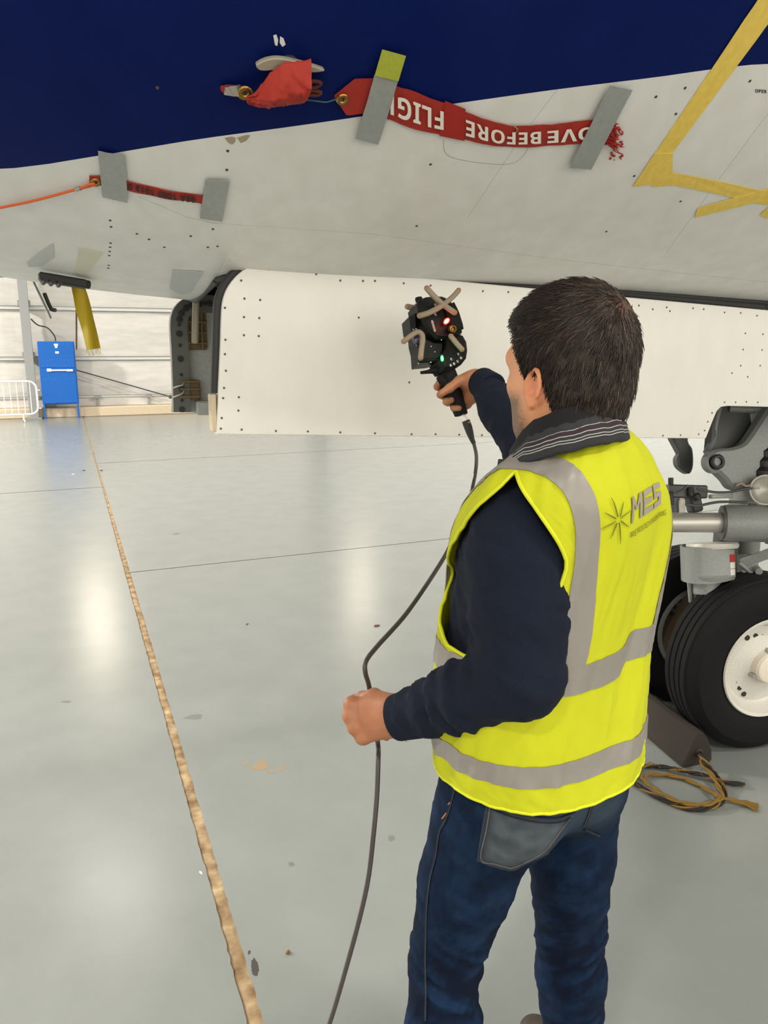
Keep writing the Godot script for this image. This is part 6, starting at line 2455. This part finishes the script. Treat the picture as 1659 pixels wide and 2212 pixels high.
# ---------------------------------------------------------------- hair: a close cap plus strands that follow the whorl
func build_hair(man: Node3D, head: Blob) -> void:
	var hb := Blob.new()
	var s := 1.04
	hb.ell(hd(Vector3(0, 0.028, -0.016) * s), Vector3(0.086, 0.102, 0.106) * s, HB, 0.01)
	hb.ell(hd(Vector3(0, 0.03, 0.022) * s), Vector3(0.077, 0.088, 0.086) * s, HB, 0.03)
	hb.ell(hd(Vector3(0, -0.04, -0.04) * s), Vector3(0.076, 0.066, 0.066) * s, HB, 0.03)
	hb.ell(hd(Vector3(0, -0.085, -0.036) * s), Vector3(0.058, 0.042, 0.048) * s, HB, 0.03)
	noise.frequency = 1.0
	var inside := func(q: Vector3) -> float:        # below zero where hair grows (head frame)
		var ax := absf(q.x)
		# hairline over the brow, temple, sideburn, round the ear, down to the nape
		var front: float = q.z - tab([-0.06, -0.03, -0.01, 0.03, 0.06, 0.09], [0.004, 0.010, 0.016, 0.026, 0.044, 0.10], q.y)
		var low := -q.y - tab([-0.11, -0.06, -0.035, -0.012, 0.008, 0.03], [0.088, 0.082, 0.054, 0.030, 0.034, 0.034], q.z)
		var ear := 0.026 - Vector2((q.y + 0.042) * 0.85, q.z + 0.006).length()
		if ax < 0.05: ear = -1.0
		return maxf(front, maxf(low, ear)) + 0.004 * noise.get_noise_3dv(q * 120.0)
	var f := func(p: Vector3) -> float:
		var d := hb.raw(p)
		if absf(d) > 0.05: return d
		var q := HB.transposed() * (p - HC)
		var m: float = inside.call(q)
		d += 0.0035 * noise.get_noise_3dv(Vector3(q.x * 70.0, q.y * 26.0, q.z * 60.0)) + 0.0022 * noise.get_noise_3dv(q * 150.0)
		var k := 0.012
		var h := maxf(k - absf(d - m), 0.0) / k
		return maxf(d, m) + h * h * k * 0.25
	var mb := MB.new()
	nets(f, AABB(HC - Vector3(0.15, 0.19, 0.17), Vector3(0.3, 0.34, 0.34)), 0.0042, mb)
	for i in mb.v.size():
		var q := HB.transposed() * (mb.v[i] - HC)
		mb.c[i] = rgb(34, 25, 20).srgb_to_linear().lerp(rgb(84, 58, 44).srgb_to_linear(), smoothstep(0.075, 0.025, (q - Vector3(-0.008, 0.078, -0.096)).length()))
	var o := put("hair", mb, M.hair_cap, man, "short dark brown hair, thin at the crown")
	var rn := RandomNumberGenerator.new()
	rn.seed = 77
	var st := MB.new()
	var crown := Vector3(-0.008, 0.072, -0.088)
	var dark := rgb(26, 20, 17).srgb_to_linear()
	var mid := rgb(48, 36, 29).srgb_to_linear()
	var lite := rgb(92, 72, 57).srgb_to_linear()
	var nt := mb.ix.size() / 3
	var made := 0
	for k in 22000:
		var ti := rn.randi_range(0, nt - 1) * 3
		var p := (mb.v[mb.ix[ti]] + mb.v[mb.ix[ti + 1]] + mb.v[mb.ix[ti + 2]]) / 3
		var q := HB.transposed() * (p - HC)
		if hb.raw(p) < -0.012: continue
		if rn.randf() < 0.6 * smoothstep(0.06, 0.02, (q - crown).length()): continue
		var nq := HB.transposed() * hb.grad(p)
		# combed away from the whorl, forward on top, down at the sides and back
		var away := (q - crown)
		var swirl := nq.cross(away).normalized() * 0.5
		var dr := away.normalized() + swirl * smoothstep(0.09, 0.02, away.length()) + Vector3(0, -0.9 * smoothstep(0.06, 0.0, q.y), 0) + Vector3(rn.randf_range(-0.32, 0.32), rn.randf_range(-0.2, 0.2), rn.randf_range(-0.32, 0.32))
		if q.z > 0.03 and q.y > 0.05: dr += Vector3(0, 0.35, 0.2)
		dr = (dr - nq * dr.dot(nq)).normalized()
		var ln := rn.randf_range(0.016, 0.034)
		var pts := []
		var pos := p + HB * nq * -0.001
		var d := HB * dr
		var tall := 1.0 + (1.2 if rn.randf() < 0.08 else 0.0)
		for i in 4:
			pts.append(pos)
			var g := hb.grad(pos)
			d = (d - g * d.dot(g)).normalized()
			pos += d * ln / 3 + g * (0.0011 * tall - 0.0004 * i)
			if i == 2 and inside.call(HB.transposed() * (pos - HC)) > 0.008: break
		if pts.size() < 3: continue
		var s0 := st.v.size()
		var w := rn.randf_range(0.00045, 0.0009)
		var rr := [w, w, w * 0.8, w * 0.25]
		st.tube(pts, rr.slice(0, pts.size()), 3, false)
		var thin := smoothstep(0.06, 0.02, (q - crown).length())
		var back := smoothstep(0.0, -0.08, q.z)
		var col := dark.lerp(mid, clampf(rn.randf() * 0.7 + 0.3 * back + thin * 0.4, 0, 1))
		if rn.randf() < 0.02 + 0.09 * back: col = lite
		for i in range(s0, st.v.size()): st.c[i] = col
		made += 1
	put("hair_strands", st, M.strand, o).set_meta("kind", "stuff")

# ---------------------------------------------------------------- clothes
func build_clothes(man: Node3D) -> void:
	# jumper: trunk under the vest and both sleeves
	var j := Blob.new()
	j.cap(bp(0.02, 0.95, 0.0), bp(0.02, 1.1, 0.01), 0.125, 0.128, 0.05)
	j.cap(bp(-0.03, 0.95, 0.0), bp(-0.03, 1.1, 0.01), 0.125, 0.128, 0.05)
	j.cap(bp(0.07, 1.1, 0.015), bp(0.07, 1.30, 0.012), 0.128, 0.134, 0.06)
	j.cap(bp(-0.06, 1.1, 0.015), bp(-0.06, 1.30, 0.005), 0.124, 0.124, 0.06)
	j.cap(bp(0.10, 1.365, 0.0), bp(-0.10, 1.365, 0.0), 0.074, 0.074, 0.06)
	j.cap(bp(0.05, 1.41, 0.0), bp(-0.05, 1.41, 0.0), 0.066, 0.066, 0.05)
	j.cap(bp(0, 1.46, 0.0), bp(0, 1.505, -0.012), 0.078, 0.074, 0.04)
	# near arm: full sleeve, bunched at the elbow crook and forearm
	j.cap(l_sh, l_sh.lerp(l_el, 0.2), 0.058, 0.066, 0.05)
	j.cap(l_sh.lerp(l_el, 0.2), l_sh.lerp(l_el, 0.55), 0.066, 0.071, 0.05)
	j.cap(l_sh.lerp(l_el, 0.55), l_el, 0.072, 0.064, 0.03)
	j.cap(l_el, l_el.lerp(lw, 0.4), 0.06, 0.057, 0.035)
	j.cap(l_el.lerp(lw, 0.4), lw + (l_el - lw) * 0.03, 0.057, 0.041, 0.03)
	for q in [[0.46, 0.0595], [0.6, 0.0535], [0.70, 0.05], [0.79, 0.0465]]:    # bunched folds
		var c := l_el.lerp(lw, q[0])
		var dv := (lw - l_el).normalized()
		var up := (Y - dv * Y.dot(dv)).normalized()
		var sl := Basis(dv, up, dv.cross(up)).rotated(dv.cross(up), 0.25)
		j.ell(c, Vector3(0.011, q[1], q[1]), sl, 0.012)
	for q in [[0.88, -0.012], [0.97, 0.01]]:
		j.ell(l_sh.lerp(l_el, q[0]) + bf(1.2) * 0.03, Vector3(0.05, 0.012, 0.055), Basis(bf(1.2), 0.0), 0.02)
	# reaching arm
	j.cap(r_sh, r_el, 0.068, 0.058, 0.04)
	j.cap(r_el, r_el.lerp(rw, 0.6), 0.056, 0.05, 0.03)
	j.cap(r_el.lerp(rw, 0.6), rw + (r_el - rw) * 0.02, 0.05, 0.037, 0.02)
	for q in [0.35, 0.55, 0.72]:
		var c := r_el.lerp(rw, q)
		var dv := (rw - r_el).normalized()
		var up := (Y - dv * Y.dot(dv)).normalized()
		j.ell(c, Vector3(0.012, 0.054 - q * 0.01, 0.054 - q * 0.01), Basis(dv, up, dv.cross(up)).rotated(dv.cross(up), -0.3), 0.014)
	# sleeve ends are open: carve the cuff mouths
	var jn := FastNoiseLite.new()
	jn.seed = 31
	jn.frequency = 1.0
	var la := (l_el - l_sh).normalized()
	var lf := (lw - l_el).normalized()
	var lax := ((lw - l_el).normalized() + lx * 0.5).normalized()
	var rax := ((rw - r_el).normalized() + rx * 0.35).normalized()
	var lcut := lw - lax * 0.004
	var rcut := rw - rax * 0.006
	var jf := func(p: Vector3) -> float:
		var d := j.raw(p)
		if absf(d) > 0.03: return d
		# creases run across the sleeve on a slant
		var along := (p - l_sh).dot(la)
		var near := (p - l_el).dot(lf)
		d += 0.0065 * (0.4 - 1.5 * absf(jn.get_noise_3d(p.x * 6.0, (p.y + p.x * 0.55) * 17.0, p.z * 6.0)))
		d += 0.0016 * jn.get_noise_3d(p.x * 30.0, (p.y - p.x * 0.4) * 70.0, p.z * 30.0)
		if near > 0.02 and (p - l_el).length() < 0.4: d += 0.0035 * sin(near * 150.0 + 3.0 * jn.get_noise_3dv(p * 14.0)) * smoothstep(0.04, 0.1, near) * smoothstep(0.30, 0.22, near)
		# cut the sleeves off at the wrists
		if (p - lw).length() < 0.12: d = maxf(d, (p - lcut).dot(lax))
		if (p - rw).length() < 0.12: d = maxf(d, (p - rcut).dot(rax))
		return d
	var mb := MB.new()
	nets(jf, j.bounds(0.02), 0.0066, mb)
	var ju := put("jumper", mb, M.jumper, man, "dark navy knitted jumper")
	# cuffs
	for q in [[lw, lax, 0.0425], [rw, rax, 0.0385]]:
		var b := MB.new()
		var ax: Vector3 = q[1]
		var c: Vector3 = q[0] + q[1] * 0.002
		var R: float = q[2]
		b.lathe([Vector2(R * 0.8, 0.0), Vector2(R * 0.98, 0.003), Vector2(R, -0.002), Vector2(R * 1.02, -0.02), Vector2(R * 1.06, -0.045), Vector2(R * 1.0, -0.05), Vector2(R * 0.8, -0.05), Vector2(R * 0.8, 0.0)], Transform3D(MB.aim(Vector3.ZERO, ax).basis, c), 28, 60)
		put("cuff", b, M.jumper, ju)
	build_collar(ju)
	build_jeans(man)
	build_shoes(man)

func collar_pt(a: float, r: float, dy: float) -> Vector3:      # a from the back round to his left
	var c := cos(a)
	var s := sin(a)
	var y := lerpf(1.497, 1.563, 0.5 + 0.5 * c) - (0.045 * pow(maxf(-c, 0.0), 2.0)) + dy
	var ctr := hd(Vector3(0.012, -0.14, -0.012))
	var fw := bf(1.5)
	var lf := bl(1.5)
	var fwd: float = -c * (r + (0.024 * pow(maxf(-c, 0.0), 1.5)))
	return Vector3(ctr.x, 0, ctr.z) + lf * (s * r * 1.04) + fw * fwd + Y * y

func build_collar(ju: Node3D) -> void:
	var prof := [[0.072, -0.05], [0.074, -0.01], [0.077, 0.028], [0.080, 0.035], [0.084, 0.033], [0.086, 0.014], [0.0925, -0.001], [0.1, -0.005], [0.105, -0.019], [0.1065, -0.031], [0.102, -0.036], [0.094, -0.036]]
	noise.frequency = 1.0
	var P := func(u: float, k: float) -> Vector3:
		var a: float = lerpf(-2.75, 2.75, u)
		var i := mini(int(k), prof.size() - 2)
		var w := k - i
		var r: float = lerpf(prof[i][0], prof[i + 1][0], w)
		var h: float = lerpf(prof[i][1], prof[i + 1][1], w)
		return collar_pt(a, r * 0.93 + 0.0025 * noise.get_noise_2d(a * 2.2, k * 0.4), h + 0.004 * noise.get_noise_2d(a * 1.6, 9.0))
	var b := MB.new()
	b.grid(90, 10, func(u, w): return P.call(u, w * 5.4))
	put("collar_stand", b, M.jumper_dark, ju)
	b = MB.new()
	b.grid(90, 14, func(u, w): return P.call(u, 5.2 + w * 5.8))
	put("collar", b, M.collar, ju, "grey fold-over collar with plum and pale stripes")
	b = MB.new()
	b.sheet(90, 3, func(u, w): return P.call(u, 6.3 + w * 0.9) + (P.call(u, 7.5) - P.call(u, 2.0)).normalized() * 0.0012, func(u, _w): return (P.call(u, 7.5) - P.call(u, 2.0)).normalized(), 0.0012)
	put("plum_stripe", b, M.plum, ju)
	for k in [6.2, 7.3, 7.75, 8.05]:
		b = MB.new()
		var pts := []
		for i in 120: pts.append(P.call(i / 119.0, k) + (P.call(i / 119.0, 7.5) - P.call(i / 119.0, 2.0)).normalized() * 0.0006)
		b.tube(pts, 0.0009, 5)
		put("stitching", b, M.stitch, ju)
	# zip end sticking out at the front
	for sd in [-2.75, 2.75]:
		b = MB.new()
		var pa := collar_pt(sd, 0.09, 0.02)
		var pb := collar_pt(sd, 0.098, -0.028)
		var pc := pb + bf(1.5) * 0.012 - Y * 0.008
		b.tube(smooth_path([pa, pb, pc], 4), 0.0075, 8)
		put("collar_end", b, M.collar, ju)

func build_jeans(man: Node3D) -> void:
	var j := Blob.new()
	j.cap(bp(0.06, 0.95, 0.0), bp(-0.06, 0.95, 0.0), 0.115, 0.115, 0.05)
	j.cap(bp(0.075, 0.86, -0.035), bp(0.075, 0.90, -0.03), 0.104, 0.10, 0.05)
	j.cap(bp(-0.075, 0.86, -0.035), bp(-0.075, 0.90, -0.03), 0.104, 0.10, 0.05)
	j.cap(hip_l + Vector3(0, -0.05, 0), hip_l.lerp(kn_l, 0.55), 0.108, 0.089, 0.03)
	j.cap(hip_l.lerp(kn_l, 0.55), kn_l, 0.089, 0.073, 0.02)
	j.cap(kn_l, kn_l.lerp(an_l, 0.3), 0.07, 0.073, 0.02)
	j.cap(kn_l.lerp(an_l, 0.3), an_l, 0.073, 0.06, 0.02)
	j.cap(hip_r + Vector3(0, -0.05, 0), hip_r.lerp(kn_r, 0.55), 0.105, 0.088, 0.03)
	j.cap(hip_r.lerp(kn_r, 0.55), kn_r, 0.088, 0.074, 0.02)
	j.cap(kn_r, kn_r.lerp(an_r, 0.3), 0.072, 0.074, 0.02)
	j.cap(kn_r.lerp(an_r, 0.3), an_r, 0.074, 0.062, 0.02)
	var jn := FastNoiseLite.new()
	jn.seed = 51
	jn.frequency = 1.0
	var jfold := func(p: Vector3) -> float:          # folds bunched round the knees and over the shoes
		var kk := kn_l if p.x < 0.26 else kn_r
		var dk := p.y - kk.y
		var am := 0.004 + 0.0085 * exp(-pow((dk + 0.01) / 0.10, 2)) + 0.004 * exp(-pow((p.y - 0.2) / 0.1, 2))
		return am * (0.55 - 1.5 * absf(jn.get_noise_3d(p.x * 5.0, (p.y + (p.x - kk.x) * 0.55 * signf(0.26 - p.x)) * 17.0, p.z * 6.0)))
	var jf := func(p: Vector3) -> float:
		var d := j.raw(p)
		if absf(d) > 0.035: return d
		d += jfold.call(p)
		d += 0.0015 * jn.get_noise_3d(p.x * 30.0, p.y * 46.0, p.z * 30.0)
		# hem and waist
		d = maxf(d, p.y - 1.0)
		d = maxf(d, 0.052 - p.y)
		return d
	var mb := MB.new()
	nets(jf, j.bounds(0.02), 0.0075, mb)
	# wash: paler along the seat, thigh backs and knees, darker at the sides
	var deep := rgb(14, 26, 44).srgb_to_linear()
	var mid := rgb(28, 51, 83).srgb_to_linear()
	var pale := rgb(76, 90, 100).srgb_to_linear()
	for i in mb.v.size():
		var p := mb.v[i]
		var q := jn.get_noise_3dv(p * 13.0)
		var fine := jn.get_noise_3d(p.x * 90.0, p.y * 30.0, p.z * 90.0)
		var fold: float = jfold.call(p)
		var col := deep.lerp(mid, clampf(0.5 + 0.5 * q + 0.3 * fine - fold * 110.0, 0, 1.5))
		var seat := exp(-pow((p.y - 0.87) / 0.08, 2)) * smoothstep(0.24, 0.33, p.x) * smoothstep(-1.32, -1.22, p.z)
		col = col.lerp(pale, clampf(seat * 0.75 + 0.10 * maxf(q, 0.0), 0, 0.85))
		mb.c[i] = col
	var je := put("jeans", mb, M.jeans, man, "blue denim jeans with a faded seat")
	var F2 := Blob.new()
	var hit := func(x: float, y: float, out: float) -> Vector3:
		var r := ray(x, y).normalized()
		var t := 0.9
		for i in 90:
			var d: float = jf.call(CAM + r * t)
			if d < 0.0006: break
			t += maxf(d * 0.7, 0.0005)
			if t > 3.0: break
		var p := CAM + r * t
		var e := 0.003
		var g := Vector3(j.raw(p + Vector3(e, 0, 0)) - j.raw(p - Vector3(e, 0, 0)), j.raw(p + Vector3(0, e, 0)) - j.raw(p - Vector3(0, e, 0)), j.raw(p + Vector3(0, 0, e)) - j.raw(p - Vector3(0, 0, e))).normalized()
		return p + g * out
	var seam := func(q: Array, r: float, m: Material, nm: String, out := 0.0008) -> void:
		var pts := []
		for t in sm2(V2(q), 6): pts.append(hit.call(t.x, t.y, out))
		var b := MB.new()
		b.tube(pts, r, 5)
		put(nm, b, m, je)
	seam.call([984, 1690, 975, 1730, 962, 1770, 948, 1800, 940, 1850, 928, 1900, 921, 1960, 919, 2020, 918, 2080, 919, 2150, 918, 2205], 0.0018, M.denim_seam, "side_seam")
	seam.call([986, 1690, 977, 1730, 964, 1770, 950, 1800, 942, 1850, 930, 1900, 923, 1960, 921, 2020, 920, 2080, 921, 2150, 920, 2205], 0.00045, M.thread, "side_stitching", 0.0014)
	seam.call([966, 1756, 957, 1768], 0.0016, M.orange_thread, "bar_tack", 0.002)
	seam.call([974, 1733, 970, 1738], 0.0014, M.orange_thread, "bar_tack", 0.002)
	seam.call([1282, 1726, 1274, 1755, 1263, 1784], 0.0022, M.denim_seam, "yoke_seam")
	seam.call([1279, 1728, 1271, 1757, 1261, 1782], 0.0008, M.thread, "yoke_stitching", 0.0022)
	# back pockets
	var pocket := func(top: Array, bot: Array, nm: String) -> void:
		var b := MB.new()
		var tp := sm2(V2(top), 4)
		var bt := sm2(V2(bot), 4)
		b.sheet(18, 16, func(u, w):
			var q := poly_at(tp, u).lerp(poly_at(bt, u), w)
			return hit.call(q.x, q.y, 0.0034), func(_u, _w): return bf(0.86) * -1.0, 0.003)
		for i in b.v.size():
			var u: Vector2 = b.uv[i]
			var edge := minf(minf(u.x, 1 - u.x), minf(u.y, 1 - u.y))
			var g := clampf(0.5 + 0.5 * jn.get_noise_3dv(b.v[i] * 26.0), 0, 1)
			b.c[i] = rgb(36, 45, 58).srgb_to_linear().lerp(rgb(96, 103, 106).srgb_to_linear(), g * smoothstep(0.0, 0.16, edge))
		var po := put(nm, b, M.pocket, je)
	pocket.call([1054, 1733, 1105, 1752, 1160, 1764, 1205, 1765, 1240, 1752], [1032, 1858, 1060, 1868, 1105, 1878, 1130, 1866, 1182, 1842], "pocket")
	seam.call([1060, 1740, 1052, 1790, 1040, 1852, 1068, 1862, 1103, 1871], 0.0012, M.thread, "pocket_stitching", 0.0042)
	seam.call([1103, 1871, 1130, 1860, 1172, 1836, 1200, 1802, 1232, 1758], 0.0012, M.thread, "pocket_stitching", 0.0042)
	seam.call([1062, 1745, 1105, 1762, 1160, 1774, 1205, 1774, 1228, 1764], 0.0012, M.denim_seam, "pocket_stitching", 0.0042)
	seam.call([1262, 1790, 1280, 1798, 1294, 1804], 0.0024, M.denim_seam, "pocket_edge", 0.002)

func build_shoes(man: Node3D) -> void:
	for q in [[an_l, Vector3(-0.68, 0, -0.73)], [an_r, Vector3(-0.34, 0, -0.94)]]:
		var a: Vector3 = q[0]
		var d: Vector3 = (q[1] as Vector3).normalized()
		var s := Y.cross(d)
		var g := Vector3(a.x, 0, a.z)
		var b := Blob.new()
		b.cap(g - d * 0.035 + Y * 0.052, g + d * 0.02 + Y * 0.09, 0.04, 0.042, 0.03)
		b.cap(g + d * 0.02 + Y * 0.07, g + d * 0.1 + Y * 0.048, 0.042, 0.042, 0.03)
		b.ell(g + d * 0.135 + Y * 0.036, Vector3(0.047, 0.036, 0.062), Basis(s, Y, d), 0.03)
		b.cap(g - d * 0.03 + Y * 0.035, g + d * 0.08 + Y * 0.034, 0.035, 0.036, 0.03)
		var mb := MB.new()
		var f := func(p: Vector3) -> float: return maxf(b.raw(p), 0.018 - p.y)
		nets(f, b.bounds(0.02), 0.006, mb)
		var o := put("shoe", mb, M.leather, man)
		mb = MB.new()
		var pl := PackedVector2Array()
		for i in 36:
			var t := TAU * i / 36.0
			var z := cos(t)
			pl.append(Vector2(sin(t) * (0.045 if z > 0 else 0.038), z * (0.145 if z > 0 else 0.12) + 0.055))
		mb.prism(pl, Transform3D(Basis(s, d, s.cross(d)), g + (Vector3.ZERO if s.cross(d).y > 0 else Y * 0.022)), 0.022, 0.003)
		put("sole", mb, M.sole, o)
func _ready() -> void:
	set_camera_and_light()
	make_materials()
	for q in LAMPS: lamp(q[0], q[1], q[2], q[3], q[4])
	for q in WALL_LAMPS: wall_lamp(q[0], q[1], q[2], q[3])
	build_room()
	build_airplane()
	build_skin_things()
	build_floor_things()
	build_person()
	build_scanner()

const SKY := 2.3
const LAMPS := [
	[0.3, 12.4, 7.6, 5.0, "beyond the airplane nose"],
	[-10.0, 6.0, 9.0, 180.0, "over the left aisle"],
	[-5.0, -4.0, 9.0, 40.0, "behind and left of the camera"],
	[5.0, -4.0, 9.0, 40.0, "behind and right of the camera"],
	[11.0, 6.0, 9.0, 110.0, "over the tail side"],
	[16.0, 10.0, 9.0, 260.0, "toward the right end of the far wall"],
	[-12.0, 15.0, 9.0, 480.0, "toward the left end of the far wall"],
]
const WALL_LAMPS := [[0.6, 5.6, 3.6, "left of the middle"], [7.9, 5.7, 2.2, "right of the middle"], [-7.0, 5.6, 5.0, "near the left corner"]]
